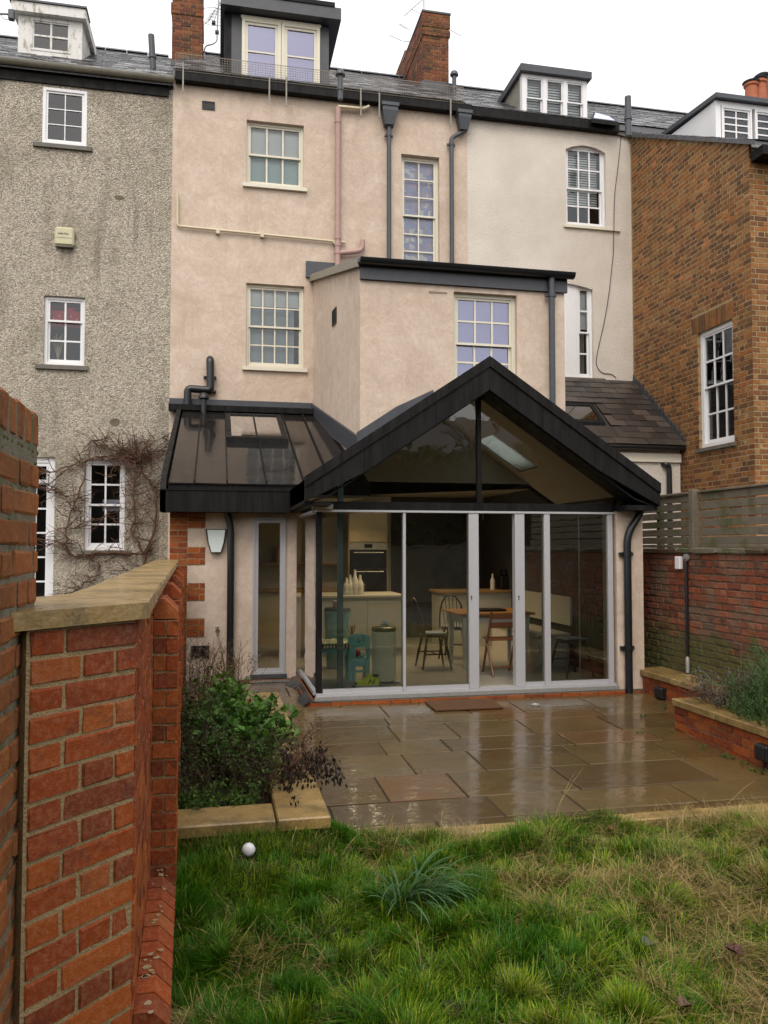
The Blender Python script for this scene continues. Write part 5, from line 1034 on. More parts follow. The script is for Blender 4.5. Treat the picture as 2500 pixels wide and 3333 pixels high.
M['moss'] = plain('moss', (.075, .085, .02), .9, .5, 30); tag(mos.build('joint_moss', M['moss'], ow_), kind='stuff')

# ------------------------------------------------------------------ lawn
def lawn_z(x, y): return .06 + .135 * vnoise(x, y, .36, 1) + .06 * vnoise(x, y, .15, 2) + .03 * vnoise(x, y, 1.4, 3) + .07 * np.clip((np.asarray(y) - 3.9) / .5, 0, 1) * np.clip((.8 - np.asarray(x)) / .3, 0, 1) - .06 * np.clip((np.asarray(y) - 4.2) / .3, 0, 1) * np.clip((np.asarray(x) - .6) / .2, 0, 1)
nx, ny = 150, 96; gx = np.linspace(-.42, 4.4, nx); gy = np.linspace(1.2, 4.6, ny); XX, YY = np.meshgrid(gx, gy); ZZ = lawn_z(XX, YY) - .01
vs = np.stack([XX, YY, ZZ], -1).reshape(-1, 3); fs = [(j * nx + i, j * nx + i + 1, (j + 1) * nx + i + 1, (j + 1) * nx + i) for j in range(ny - 1) for i in range(nx - 1)]
mb = MB(); mb.add([tuple(v) for v in vs], fs); mb.box(-.42, 4.4, -9, 1.2, -.1, .12); struct('lawn', mb, M['thatch'])
ke = struct('lawn_edging', MB().box(.62, 4.36, 4.57, 4.64, -.1, .1), M['mortar_dark']); coping_run(ke, [(.63, 4.6), (4.36, 4.6)], .12, .101, .158, 'edging_stone')
def meshcol(name, V, Fc, C, mat, parent=None):
    """V (n,3); Fc (m,3) triangles; C (n,3) colour per vertex"""
    me = bpy.data.meshes.new(name); me.vertices.add(len(V)); me.vertices.foreach_set('co', np.ascontiguousarray(V, dtype=np.float32).ravel())
    k = len(Fc); me.loops.add(k * 3); me.loops.foreach_set('vertex_index', np.ascontiguousarray(Fc, dtype=np.int32).ravel()); me.polygons.add(k)
    me.polygons.foreach_set('loop_start', np.arange(0, k * 3, 3, dtype=np.int32)); me.update(calc_edges=True)
    a = me.attributes.new('col', 'FLOAT_COLOR', 'POINT'); a.data.foreach_set('color', np.concatenate([C, np.ones((len(C), 1))], 1).astype(np.float32).ravel())
    me.materials.append(mat); return put(name, me, parent)
def blades(B, L, W, az, lean, droop, C0, C1):
    """B (n,3) roots; blades bend over towards az; 3 segments, 7 vertices"""
    n = len(B); dx, dy = np.cos(az), np.sin(az); sx, sy = -dy, dx; V = np.zeros((n, 7, 3)); Cc = np.zeros((n, 7, 3))
    for i, t in enumerate((0, .4, .75, 1)):
        h = L * lean * t ** 1.35; z = L * (np.sqrt(np.maximum(1 - lean ** 2, .02)) * t - droop * t * t)
        px, py, pz = B[:, 0] + dx * h, B[:, 1] + dy * h, B[:, 2] + np.maximum(z, -.02)
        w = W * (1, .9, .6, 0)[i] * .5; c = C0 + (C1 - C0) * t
        if i < 3:
            for k, sg in ((0, -1), (1, 1)): V[:, i * 2 + k] = np.stack([px + sx * w * sg, py + sy * w * sg, pz], -1); Cc[:, i * 2 + k] = c
        else: V[:, 6] = np.stack([px, py, pz], -1); Cc[:, 6] = c
    T = np.array([(0, 1, 3), (0, 3, 2), (2, 3, 5), (2, 5, 4), (4, 5, 6)]); Fc = (np.arange(n)[:, None, None] * 7 + T[None]).reshape(-1, 3)
    return V.reshape(-1, 3), Fc, Cc.reshape(-1, 3)
def merge(parts):
    V, Fc, C, o = [], [], [], 0
    for v, f, c in parts: V.append(v); Fc.append(f + o); C.append(c); o += len(v)
    return np.concatenate(V), np.concatenate(Fc), np.concatenate(C)
def lerpc(a, b, t): return np.array(a)[None] * (1 - t[:, None]) + np.array(b)[None] * t[:, None]
# clump of strap leaves in the lawn
b = PZ((1325, 2945), .19); b.z = .2; cl = thing('strap_leaf_clump', 'clump of long blue-green strap leaves flopping to the right in the lawn', 'plant', (b.x, b.y, .15))
def strap(o, az, L, th0, bendk, W, c0, c1, n=9):
    p = np.array(o, float); th = th0; V, C = [], []; ds = L / n; sx, sy = -math.sin(az), math.cos(az); tw = random.uniform(-.5, .5)
    for i in range(n + 1):
        t = i / n; w = W * .5 * (1 - t ** 3) ** .8 * (.75 + .25 * min(1, t * 5)) + .0004; k = tw * t
        V += [p + np.array((sx, sy, k)) * -w, p + np.array((sx, sy, k)) * w]; c = np.array(c0) * (1 - t) + np.array(c1) * t; C += [c * .9, c * 1.1]
        p = p + ds * np.array((math.cos(az) * math.cos(th), math.sin(az) * math.cos(th), math.sin(th))); p[2] = max(p[2], .17); th -= bendk / n * (.4 + 1.4 * t)
    F_ = [f for i in range(n) for f in ((2 * i, 2 * i + 1, 2 * i + 3), (2 * i, 2 * i + 3, 2 * i + 2))]; return np.array(V), np.array(F_), np.array(C)
for k in range(110):
    r_ = random.random(); az = random.gauss(-.5, .5) if r_ < .7 else random.uniform(0, 6.28); L = random.uniform(.25, .48) if r_ < .7 else random.uniform(.16, .32); g = random.random()
    V, Fc, C = strap((b.x + random.gauss(0, .045), b.y + random.gauss(0, .045), .15), az, L, random.uniform(.75, 1.4), random.uniform(1.2, 2.3), random.uniform(.006, .012), (.02 + .015 * g, .06 + .03 * g, .016), (.055 + .05 * g, .13 + .07 * g, .05 + .03 * g)); meshcol('leaf', V, Fc, C, M['leaf'], cl)
# ball, fallen leaves
p = PZ((809, 2775), .27); BX, BYY = p.x, p.y; BZ = float(lawn_z(p.x, p.y)) + .05
bl = thing('ball', 'small white ball lying in the grass before the raised bed', 'ball', (p.x, p.y, .15)); M['ball'] = plain('dirty white ball', (.6, .6, .62), .45, .3, 40)
m = MB(); m.lathe([(.034 * math.sin(a), -.034 * math.cos(a)) for a in [math.pi * i / 14 for i in range(15)]], (p.x, p.y, BZ), 22); m.build('shell', M['ball'], bl, 60)
m = MB(); m.tube([Vector((p.x, p.y, BZ)) + Vector((.0344 * math.cos(t), .0344 * math.sin(t) * .8, .0344 * math.sin(t) * .6)) for t in [2 * math.pi * i / 24 for i in range(25)]], .0012, 5); m.build('seam', M['lead'], bl)
for (lab, c, x, y, sz, col) in (('curled dark red fallen leaf in the grass near the right edge', 2, 1440, 1205,   .05, (.06, .012, .006)), ('grey brown fallen leaf in straw grass right of the lawn middle', 2, 885, 1165, .045, (.05, .042, .04)), ('small rusty fallen leaf on straw close to the patio edge', 2, 650, 405, .032, (.13, .045, .02)), ('dark brown fallen leaf at the bottom edge of the lawn', 1, 1275, 1590, .06, (.035, .02, .012)), ('brown fallen leaf low at the right below the red one', 2, 1120, 1560, .04, (.07, .02, .008))):
    p = PZ(q(c, 3, x, y), .2); lf = thing('fallen_leaf', lab, 'leaf', (p.x, p.y, .2)); m = MB(); n = 14; a0 = random.random() * 6
    rim = [Vector((p.x + sz * .62 * math.cos(a) * (1 - .25 * (i % 2)), p.y + sz * .8 * math.sin(a), .222 + .009 * math.cos(a * 2 + a0))) for i, a in enumerate([2 * math.pi * i / n for i in range(n)])]
    m.add([Vector((p.x, p.y, .205))] + rim, [(0, i + 1, (i + 1) % n + 1) for i in range(n)]); m.build('blade', plain('dead leaf', col, .45, .3, 30), lf); m = MB(); m.tube([rim[0], rim[0] + Vector((.03, .01, .0))], .0015, 5); m.build('stalk', M['dark_wood'], lf)

# ------------------------------------------------------------------ planting
def leaves(P, D, size, col0, col1, fold=.3, asp=.5):
    """leaf blades: P (n,3) positions, D (n,3) directions; two folded triangles each"""
    n = len(P); D = D / np.linalg.norm(D, axis=1, keepdims=True); up = rng.normal(0, .5, (n, 3)) + np.array([0, 0, 1.0]); S_ = np.cross(D, up); S_ /= np.linalg.norm(S_, axis=1, keepdims=True) + 1e-9; N = np.cross(S_, D)
    s = size[:, None]; V = np.zeros((n, 4, 3)); V[:, 0] = P; V[:, 1] = P + D * s * .5 + S_ * s * asp * .5 + N * s * fold * .3; V[:, 2] = P + D * s - N * s * .1; V[:, 3] = P + D * s * .5 - S_ * s * asp * .5 + N * s * fold * .3
    t = rng.random(n); c = lerpc(col0, col1, t); C = np.repeat(c[:, None], 4, 1) * np.array([.8, 1, 1.1, 1])[None, :, None]
    T = np.array([(0, 1, 2), (0, 2, 3)]); return V.reshape(-1, 3), (np.arange(n)[:, None, None] * 4 + T[None]).reshape(-1, 3), C.reshape(-1, 3)
def grass():
    n = 200000; x = rng.uniform(-.34, 4.34, n); y = 1.9 + (4.6 - 1.9) * rng.random(n) ** .9
    dens = vnoise(x, y, .09, 30) * .6 + vnoise(x, y, .25, 31) * .4
    ok = ~((x < .6) & (y > 4.44)) & (rng.random(n) < .35 + 1.1 * dens) & ~((abs(x - BX) < .055) & (y < BYY + .03) & (y > BYY - .1)); x, y = x[ok], y[ok]; n = len(x); z = lawn_z(x, y)
    st = vnoise(x, y, .5, 5) * .4 + vnoise(x, y, .17, 6) * .34 + vnoise(x, y, .06, 7) * .26
    st = st + .18 * np.clip((x - 1.5) / .8, -.9, 1) + .05 * np.clip((2.9 - y) / .5, -.6, 1) * (x > 1)
    pst = np.clip((st - .46) / .2, 0, 1); straw = rng.random(n) < pst * .78 + .03
    th = np.where(rng.random(n) < .45, vnoise(x, y, .3, 8) * 9 + vnoise(x, y, .1, 9) * 4, rng.uniform(0, 6.28, n)) + rng.normal(0, .5, n)
    tuft = vnoise(x, y, .2, 10) * .6 + vnoise(x, y, .07, 11) * .4; wide = rng.random(n) < .12
    L = np.where(straw, rng.uniform(.04, .17, n) * (.6 + .8 * rng.random(n)), rng.uniform(.025, .07, n) + .15 * np.clip(tuft - .3, 0, 1) * rng.random(n)); L = L * np.where(wide & ~straw, 1.35, 1)
    lean = np.where(straw, rng.uniform(.72, .995, n), np.clip(rng.normal(.72, .24, n), .05, .99)); dr = np.where(straw, rng.uniform(.05, .4, n), rng.uniform(.1, .5, n) * lean)
    W = np.where(straw, rng.uniform(.001, .0026, n), rng.uniform(.0016, .0032, n)) * np.where(wide, 1.9, 1)
    g = np.clip(vnoise(x, y, .16, 12) * .5 + vnoise(x, y, .6, 13) * .5 + rng.normal(0, .2, n), 0, 1)
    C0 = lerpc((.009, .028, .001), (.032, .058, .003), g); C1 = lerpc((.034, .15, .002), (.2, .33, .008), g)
    yl = (rng.random(n) < .12)[:, None]; C1 = np.where(yl, C1 * .4 + np.array((.4, .38, .05)) * .6, C1)
    s = rng.random(n); Cs0 = lerpc((.1, .07, .02), (.22, .15, .05), s); Cs1 = lerpc((.26, .19, .06), (.55, .42, .18), s)
    m = straw[:, None]; C0 = np.where(m, Cs0, C0); C1 = np.where(m, Cs1, C1)
    B = np.stack([x, y, z + np.where(straw, rng.uniform(0, .05, n) * pst, 0)], -1)
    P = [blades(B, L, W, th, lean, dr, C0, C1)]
    # tussocks: blades fanning out of one crown and flopping over
    K = 560; tx = rng.uniform(-.25, 4.25, K); ty = rng.uniform(2.0, 4.5, K); ok = ~((tx < .66) & (ty > 4.3)); tx, ty = tx[ok], ty[ok]; K = len(tx); per = rng.integers(120, 330, K) + 260 * (rng.random(K) < .25); idx = np.repeat(np.arange(K), per); n2 = len(idx)
    tr = rng.uniform(.04, .13, K); ta = rng.uniform(0, 6.28, K); tl = rng.uniform(.06, .15, K) * np.where(ty > 4.2, .6, 1); tcol = rng.random(K) + .42 * np.clip((tx - 1.35) / .7, -.8, 1); flop = rng.uniform(.5, 1.7, K)
    big = tcol > .86; tr = np.where(big, rng.uniform(.09, .19, K), tr); tl = np.where(big & (ty < 4.2), rng.uniform(.12, .21, K), tl); flop = np.where(big, 3.2, flop); r = tr[idx] * np.sqrt(rng.random(n2)); a = rng.uniform(0, 6.28, n2); x = tx[idx] + r * np.cos(a); y = ty[idx] + r * np.sin(a)
    vx = np.cos(a) * r / tr[idx] + flop[idx] * np.cos(ta[idx]) + rng.normal(0, .3, n2); vy = np.sin(a) * r / tr[idx] + flop[idx] * np.sin(ta[idx]) + rng.normal(0, .3, n2)
    th = np.arctan2(vy, vx); lean = np.clip(np.hypot(vx, vy) * .55 + rng.normal(.08, .12, n2), .08, .985); L = tl[idx] * rng.uniform(.55, 1.15, n2); cls = tcol[idx] + rng.normal(0, .17, n2); g = np.clip(rng.random(n2) * .6 + (tcol[idx] % .2) * 2, 0, 1)
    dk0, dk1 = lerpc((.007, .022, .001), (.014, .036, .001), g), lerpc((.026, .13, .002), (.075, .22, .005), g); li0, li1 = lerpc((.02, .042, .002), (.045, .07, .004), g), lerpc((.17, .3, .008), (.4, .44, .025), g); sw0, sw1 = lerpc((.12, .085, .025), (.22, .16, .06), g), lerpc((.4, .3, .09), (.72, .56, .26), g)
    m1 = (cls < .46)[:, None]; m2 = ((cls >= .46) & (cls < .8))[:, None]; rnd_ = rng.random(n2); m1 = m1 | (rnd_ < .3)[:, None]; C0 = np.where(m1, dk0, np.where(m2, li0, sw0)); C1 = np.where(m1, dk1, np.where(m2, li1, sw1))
    stw = cls >= .8; lean = np.where(stw, np.clip(lean + .25, 0, .985), lean); W = np.where(stw, rng.uniform(.001, .0024, n2), rng.uniform(.002, .0042, n2))
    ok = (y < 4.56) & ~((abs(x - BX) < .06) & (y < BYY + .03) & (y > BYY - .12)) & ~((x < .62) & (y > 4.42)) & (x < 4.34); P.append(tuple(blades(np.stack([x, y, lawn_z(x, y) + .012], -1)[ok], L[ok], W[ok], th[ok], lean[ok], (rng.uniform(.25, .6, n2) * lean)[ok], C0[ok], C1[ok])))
    # taller blades over the edging and under the bed coping, and a few arching stalks
    k = 6500; x = rng.uniform(-.3, 4.3, k); y = rng.uniform(4.36, 4.58, k); y = np.where(x < .64, y - .19, y); c = rng.random(k); P.append(blades(np.stack([x, y, lawn_z(x, y) + .03 * (x < .64)], -1), rng.uniform(.03, .1, k), rng.uniform(.002, .004, k), rng.uniform(0, 6.28, k), rng.uniform(.1, .65, k), rng.uniform(0, .25, k), lerpc((.012, .03, .002), (.035, .06, .004), c), lerpc((.035, .1, .005), (.16, .2, .02), c)))
    st_ = [(1.93, 4.5, .5, .35, .6), (1.96, 4.52, .42, .5, .55), (2.9, 4.35, .5, .25, .8), (3.3, 4.45, .3, 3.0, .8), (3.5, 4.4, .33, 2.6, .7), (2.6, 4.45, .3, .1, .85), (1.2, 4.3, .25, 1, .3), (2.2, 3.4, .3, 2, .7), (3.0, 3.2, .35, .5, .8)]
    a = np.array(st_); P.append(blades(np.stack([a[:, 0], a[:, 1], lawn_z(a[:, 0], a[:, 1])], -1), a[:, 2], np.full(len(a), .004), a[:, 3], a[:, 4], np.full(len(a), .12), np.tile((.2, .16, .05), (len(a), 1)), np.tile((.42, .33, .16), (len(a), 1))))
    # small broad leaves and litter between the blades
    k = 2600; x = rng.uniform(-.3, 4.3, k); y = rng.uniform(2.0, 4.5, k); ok = ~((x < .6) & (y > 4.4)); x, y = x[ok], y[ok]; k = len(x); dead = rng.random(k) < .3
    v, f_, c = leaves(np.stack([x, y, lawn_z(x, y) + rng.uniform(.0, .035, k)], -1), np.stack([rng.normal(0, 1, k), rng.normal(0, 1, k), rng.normal(.1, .3, k)], -1), rng.uniform(.012, .03, k), (.02, .06, .006), (.07, .14, .015), asp=.8)
    dc = np.repeat(dead, 4)[:, None]; c = np.where(dc, np.tile((.06, .03, .014), (len(c), 1)), c); P.append((v, f_, c))
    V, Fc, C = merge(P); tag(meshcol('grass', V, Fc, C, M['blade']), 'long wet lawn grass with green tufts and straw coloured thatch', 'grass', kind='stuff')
grass()
def stem(base, dirn, L, nseg=5, wob=.25, sag=0):
    p = Vector(base); d = Vector(dirn).normalized(); pts = [p.copy()]
    for i in range(nseg): d = (d + Vector((random.gauss(0, wob), random.gauss(0, wob), random.gauss(0, wob * .6) - sag)) * .35).normalized(); p = p + d * (L / nseg); pts.append(p.copy())
    return pts
def shrub(name, label, c, rx, ry, h, nst, twigs, nleaf, lsize, col0, col1, stemmat, lean=(0, 0), spread=.5, lowleaf=.25, r=.004, sag=0., asp=.5, cat='shrub', base_z=.26, wob=.25):
    root = thing(name, label, cat, (c[0], c[1], base_z)); m = MB(); LP, LD = [], []
    for k in range(nst):
        b = Vector((c[0] + random.uniform(-1, 1) * rx * .6, c[1] + random.uniform(-1, 1) * ry * .6, base_z - .02)); d = Vector(((b.x - c[0]) / rx * spread + lean[0] + random.gauss(0, .15), (b.y - c[1]) / ry * spread + lean[1] + random.gauss(0, .15), 1))
        L = h * random.uniform(.6, 1.1); pts = stem(b, d, L, 6, wob, sag); m.tube(pts, [r * (1 - .7 * i / 6) for i in range(7)], 4, False); segs = [pts]
        for t in range(twigs):
            i = random.randrange(2, 6); d2 = (pts[i] - pts[i - 1]).normalized() + Vector((random.gauss(0, .7), random.gauss(0, .7), random.gauss(.1, .4))); p2 = stem(pts[i], d2, L * random.uniform(.15, .4), 4, .3, sag); m.tube(p2, [r * .55, r * .5, r * .4, r * .3, r * .2], 3, False); segs.append(p2)
        for s in segs:
            for _ in range(max(1, nleaf // (nst * len(segs)))):
                t = random.uniform(lowleaf, 1) * (len(s) - 1); i = min(int(t), len(s) - 2); P = s[i].lerp(s[i + 1], t - i); LP.append(P); LD.append((s[i + 1] - s[i]).normalized() * .5 + Vector((random.gauss(0, 1), random.gauss(0, 1), random.gauss(.1, .6))))
    m.build('stems', stemmat, root)
    if nleaf and LP:
        V, Fc, C = leaves(np.array([tuple(p) for p in LP]), np.array([tuple(d) for d in LD]), np.array([random.uniform(.6, 1.2) * lsize for _ in LP]), col0, col1, asp=asp); meshcol('foliage', V, Fc, C, M['leaf'], root)
    return root
M['twig'] = plain('brown twig', (.09, .04, .02), .7, .4, 30); M['dark_twig'] = plain('dark twig', (.045, .026, .013), .7, .4, 30); M['green_stem'] = plain('green stem', (.05, .09, .025), .6, .3)
gd, gb = (.018, .05, .008), (.09, .2, .03)
shrub('twiggy_shrub', 'brown twiggy shrub with sparse tiny leaves at the back of the left bed', (-.1, 7.45), .42, .7, .72, 90, 6, 1500, .024, (.05, .07, .012), (.2, .24, .05), M['twig'], spread=.3)
shrub('twiggy_shrub', 'dark bare stemmed shrub against the garden wall in the left bed', (-.2, 6.0), .3, .9, .5, 100, 6, 1500, .034, (.02, .045, .01), (.09, .16, .03), M['dark_twig'], spread=.3)
shrub('leafy_perennial', 'bright green leafy perennial clump in the middle of the left bed', (.2, 5.95), .3, .95, .44, 80, 5, 2700, .07, gd, gb, M['green_stem'], spread=.5, asp=.75)
shrub('leafy_perennial', 'low pale green leafy clump behind the bright one in the left bed', (.05, 7.0), .25, .35, .48, 30, 5, 700, .065, (.03, .07, .012), (.12, .22, .04), M['green_stem'], spread=.4, asp=.7)
shrub('dead_perennial', 'tangle of dark dead stems at the front of the left bed', (.1, 5.2), .36, .45, .4, 110, 6, 2000, .03, (.02, .035, .008), (.08, .14, .02), M['dark_twig'], spread=.5, lowleaf=.1)
shrub('ground_cover', 'tiny leaved green ground cover along the near edge of the left bed', (-.05, 4.86), .4, .2, .17, 90, 5, 2200, .03, (.03, .06, .01), (.12, .2, .035), M['green_stem'], spread=.8, lowleaf=.1)
sd = shrub('dried_seedhead_plant', 'dry branching plant with dark withered leaves leaning over the stone edging', (.33, 5.12), .1, .16, .56, 26, 6, 120, .02, (.02, .014, .012), (.05, .035, .028), M['twig'], lean=(.85, .1), spread=.4, sag=.12)
LP = [(.34 + random.uniform(.05, .36), 5.02 + random.uniform(-.45, .35), .36 + random.uniform(0, .2)) for _ in range(420)]
LP = [c for base in LP[:60] for c in [(base[0] + random.gauss(0, .018), base[1] + random.gauss(0, .018), base[2] + random.gauss(0, .02)) for _ in range(9)]]
V, Fc, C = leaves(np.array(LP), np.array([(random.gauss(0, .4), random.gauss(0, .4), -1) for _ in LP]), np.array([random.uniform(.02, .042) for _ in LP]), (.012, .009, .008), (.04, .028, .022)); meshcol('withered_leaves', V, Fc, C, M['leaf'], sd)
tag(MB().cbox(-.12, .0, 5.0, 5.07, .25, .31, .01, .006).build('brick_piece', M['red_brick']), 'broken piece of red brick lying on the soil of the left bed', 'brick')
lav0, lav1 = (.1, .115, .1), (.24, .26, .25)
shrub('lavender', 'grey leaved lavender bush nearest the corner of the right bed', (4.74, 6.72), .34, .34, .38, 150, 5, 3200, .034, lav0, lav1, M['twig'], spread=.9, asp=.22, base_z=.3)
shrub('lavender', 'taller grey green lavender behind the corner one in the right bed', (4.95, 6.35), .38, .42, .46, 120, 5, 2600, .034, (.07, .1, .06), (.2, .24, .18), M['twig'], spread=.8, asp=.22, base_z=.3)
shrub('evergreen_bush', 'dense feathery green bush at the right end of the right bed', (4.82, 5.95), .4, .45, .62, 140, 7, 5600, .034, (.02, .06, .012), (.075, .18, .04), M['green_stem'], spread=.7, asp=.25, base_z=.3)
shrub('evergreen_bush', 'feathery green bush spilling over the coping at the right edge', (4.56, 5.85), .3, .42, .36, 100, 6, 3600, .03, (.02, .06, .012), (.08, .19, .04), M['green_stem'], spread=.9, asp=.25, base_z=.3)
shrub('leafy_perennial', 'yellow green strappy clump low in front of the lavender', (4.55, 6.35), .18, .22, .22, 36, 3, 420, .05, (.05, .09, .015), (.26, .32, .08), M['green_stem'], spread=.9, asp=.2, base_z=.3)
for k, (u, v, w) in enumerate(((2163, 2310, 1.6), (2092, 2334, .7), (2085, 2388, .9), (2290, 2440, 1.3), (2355, 2465, .8), (2380, 2472, .9), (2420, 2490, .9), (2450, 2512, .8), (2480, 2520, .9))):
    p = PZ((u, v), .045); p = PZ((u, v), pz(p.y)); plc = ('under the socket box at the bed corner', 'small and solitary, near the downpipe', 'on the open paving before the bed corner', 'largest along the foot of the long bed wall', 'just right of the largest by the bed wall', 'mid row by the bed wall', 'third from the right edge by the bed wall', 'second from the right edge by the bed wall', 'nearest the right edge by the bed wall')[k]
    shrub('weed', 'little green weed in paving joint, ' + plc, (p.x, p.y), .03, .03, .05 * w, 7, 2, 60, .018, (.03, .07, .012), (.1, .2, .035), M['green_stem'], spread=1.2, lowleaf=.1, r=.0015, cat='weed', base_z=pz(p.y) + .015)
# bare climber on the grey house
g6 = lambda x, y: PY((x * .3617, 1400 + y * .3617), YW - .04)
vn = thing('bare_climber', 'leafless brown climbing plant trained round the ground floor window of the grey house', 'climber', tuple(g6(1290, 1500)))
mains = [([(1290, 1500), (1300, 1120), (1350, 1050), (1380, 900), (1410, 700), (1400, 560), (1350, 450), (1230, 350), (1215, 280)], .028), ([(1290, 1120), (1240, 1000), (1180, 900), (1220, 780), (1200, 600), (1210, 450), (1220, 300)], .022), ([(1220, 260), (1100, 235), (950, 240), (800, 270), (640, 320), (520, 370), (440, 400), (435, 560)], .014), ([(1290, 1120), (1100, 1110), (900, 1100), (760, 1130), (660, 1150), (600, 1060), (600, 940), (630, 780), (680, 640), (730, 520), (770, 400), (770, 290)], .02), ([(620, 900), (760, 850), (900, 790), (1000, 720)], .008), ([(890, 1180), (890, 1300), (780, 1350), (740, 1430), (580, 1470)], .012), ([(1290, 1250), (1060, 1360), (980, 1400)], .012), ([(1220, 280), (1300, 180), (1400, 100), (1460, 70)], .01), ([(1230, 250), (1350, 200), (1480, 160)], .01), ([(1210, 250), (1050, 150), (1000, 70)], .009), ([(1210, 240), (950, 150), (860, 130), (830, 90)], .009), ([(600, 1040), (520, 1000), (400, 1040)], .009), ([(640, 700), (560, 560), (480, 540), (400, 470)], .007), ([(1290, 1330), (1130, 1330), (1000, 1210), (830, 1090)], .004), ([(1140, 1330), (1120, 1150), (1080, 900), (1020, 500), (990, 260)], .003)]
tw = MB()
for (pl_, r_) in mains:
    P = [g6(*p) + Vector((0, random.uniform(-.04, 0), 0)) for p in pl_]; m = MB(); pp = []
    for a, b in zip(P, P[1:]):
        for t in (0, .33, .66): pp.append(a.lerp(b, t) + Vector((random.gauss(0, .012), -abs(random.gauss(0, .01)), random.gauss(0, .012))))
    pp.append(P[-1]); m.tube(pp, [r_ * (1 - .5 * i / len(pp)) for i in range(len(pp))], 6); m.build('stem', M['twig'], vn)
    for k in range(int(len(pp) * (1.7 if r_ > .006 else .6))):
        c = random.choice(pp); a = random.choice((0, math.pi)) + random.gauss(0, .6); L = random.uniform(.12, .5); d = Vector((math.cos(a), random.gauss(-.12, .2), math.sin(a) * .8 + .1)); s = stem(c, d, L, 5, .45); s = [Vector((p.x, min(p.y, YW - .02), p.z)) for p in s]; tw.tube(s, [.009, .0075, .006, .0045, .003, .0015], 3, False)
        for j in range(2): i = random.randrange(1, 5); s2 = stem(s[i], d + Vector((random.gauss(0, .6), -.1, random.gauss(0, .7))), L * .4, 3, .4); s2 = [Vector((p.x, min(p.y, YW - .02), p.z)) for p in s2]; tw.tube(s2, [.0055, .004, .003, .0015], 3, False)
for k in range(130):
    c = g6(random.gauss(1210, 170), random.gauss(200, 70)) ; a = random.uniform(0, 6.28); s = stem(c, (math.cos(a), -.2, math.sin(a)), random.uniform(.15, .4), 5, .5); s = [Vector((p.x, min(p.y, YW - .02), p.z)) for p in s]; tw.tube(s, [.01, .008, .0065, .005, .0035, .0015], 3, False)
for k in range(90):
    c = g6(random.gauss(1230, 70), random.uniform(300, 1000)); a = random.uniform(0, 6.28); s = stem(c, (math.cos(a), -.15, math.sin(a)), random.uniform(.1, .3), 4, .5); s = [Vector((p.x, min(p.y, YW - .02), p.z)) for p in s]; tw.tube(s, [.006, .005, .004, .003, .002], 3, False)
tag(tw.build('twigs', M['twig'], vn), kind='stuff')

# ------------------------------------------------------------------ things fixed to the houses
al = thing('alarm_box', 'cream alarm box on the grey pebbledash wall', 'alarm box', tuple(PY(q(0, 0, 420, 1550), YW)))
x0, x1, z0, z1 = rect(q(0, 0, 360, 1478), q(0, 0, 484, 1615), YW); m = MB()
M['alarm'] = plain('yellowed plastic', (.52, .49, .32), .45, .12, 10); m.cbox(x0, x1, YW - .1, YW, z0 + .02, z1, .03); m.build('housing', M['alarm'], al); MB().box(x0 + .03, x1 - .03, YW - .103, YW - .099, z0 + .15, z0 + .155).build('seam', M['stone_sill'], al)
zc = z1 - .13
for k in range(14): MB().box(x0 + .06 + .0125 * k, x0 + .068 + .0125 * k, YW - .104, YW - .1005, zc + random.uniform(-.02, 0), zc + random.uniform(.006, .03)).build('worn_lettering', M['stone_sill'], al)
MB().box(x0 + .02, x1 - .02, YW - .09, YW - .01, z0, z0 + .0199).build('base', M['stone_sill'], al)
wlx = thing('wall_light', 'flared white outdoor wall light with black rim on the pink quoin wall', 'wall light', tuple(PY((704, 1760), YS)))
c = PY((703, 1725), YS - .06); x0, x1, z0, z1 = rect((669, 1722), (738, 1798), YS); xm = (x0 + x1) / 2; m = MB(); hw = (x1 - x0) / 2
M['opal'] = plain('opal glass', (.6, .66, .64), .35, .03); 
pf = lambda t: [(xm + sg * w, z) for (sg, w, z) in ((-1, hw * t, z1), (-1, hw * .8 * t, z0 + (z1 - z0) * .45), (-1, hw * .5 * t, z0 + (1 - t) * .1), (1, hw * .5 * t, z0 + (1 - t) * .1), (1, hw * .8 * t, z0 + (z1 - z0) * .45), (1, hw * t, z1))]
MB().prism([(x, YS - .06, z) for x, z in pf(1)], (0, .058, 0)).build('back_plate', M['black_plastic'], wlx); m = MB(); P = pf(.84); m.prism([(x, YS - .085, z - .012) for x, z in P], (0, .0245, 0)); m.build('diffuser', M['opal'], wlx)
tp = thing('garden_tap', 'small brass garden tap on the pink wall by the downpipe', 'tap', tuple(PY((708, 2055), YS))); c = PY((708, 2055), YS - .05); M['brass'] = plain('dull brass', (.16, .11, .05), .4, .3)
m = MB(); m.tube(bend([(c.x, YS, c.z), (c.x, YS - .07, c.z), (c.x, YS - .085, c.z - .06)], .03), .011, 8); m.build('spout', M['brass'], tp, 40); m = MB(); m.tube([(c.x, YS - .04, c.z), (c.x, YS - .04, c.z + .045)], .007, 8); m.box(c.x - .03, c.x + .03, YS - .048, YS - .032, c.z + .045, c.z + .055); m.build('handle', M['brass'], tp)
m = MB(); m.lathe([(.028, 0), (.028, .008)], (c.x, YS, c.z), 12, Matrix.Rotation(R(90), 3, 'X')); m.build('backplate', M['brass'], tp)
M['aerial'] = plain('aluminium aerial', (.3, .29, .3), .4, .2, 20, 0, Metallic=.4)
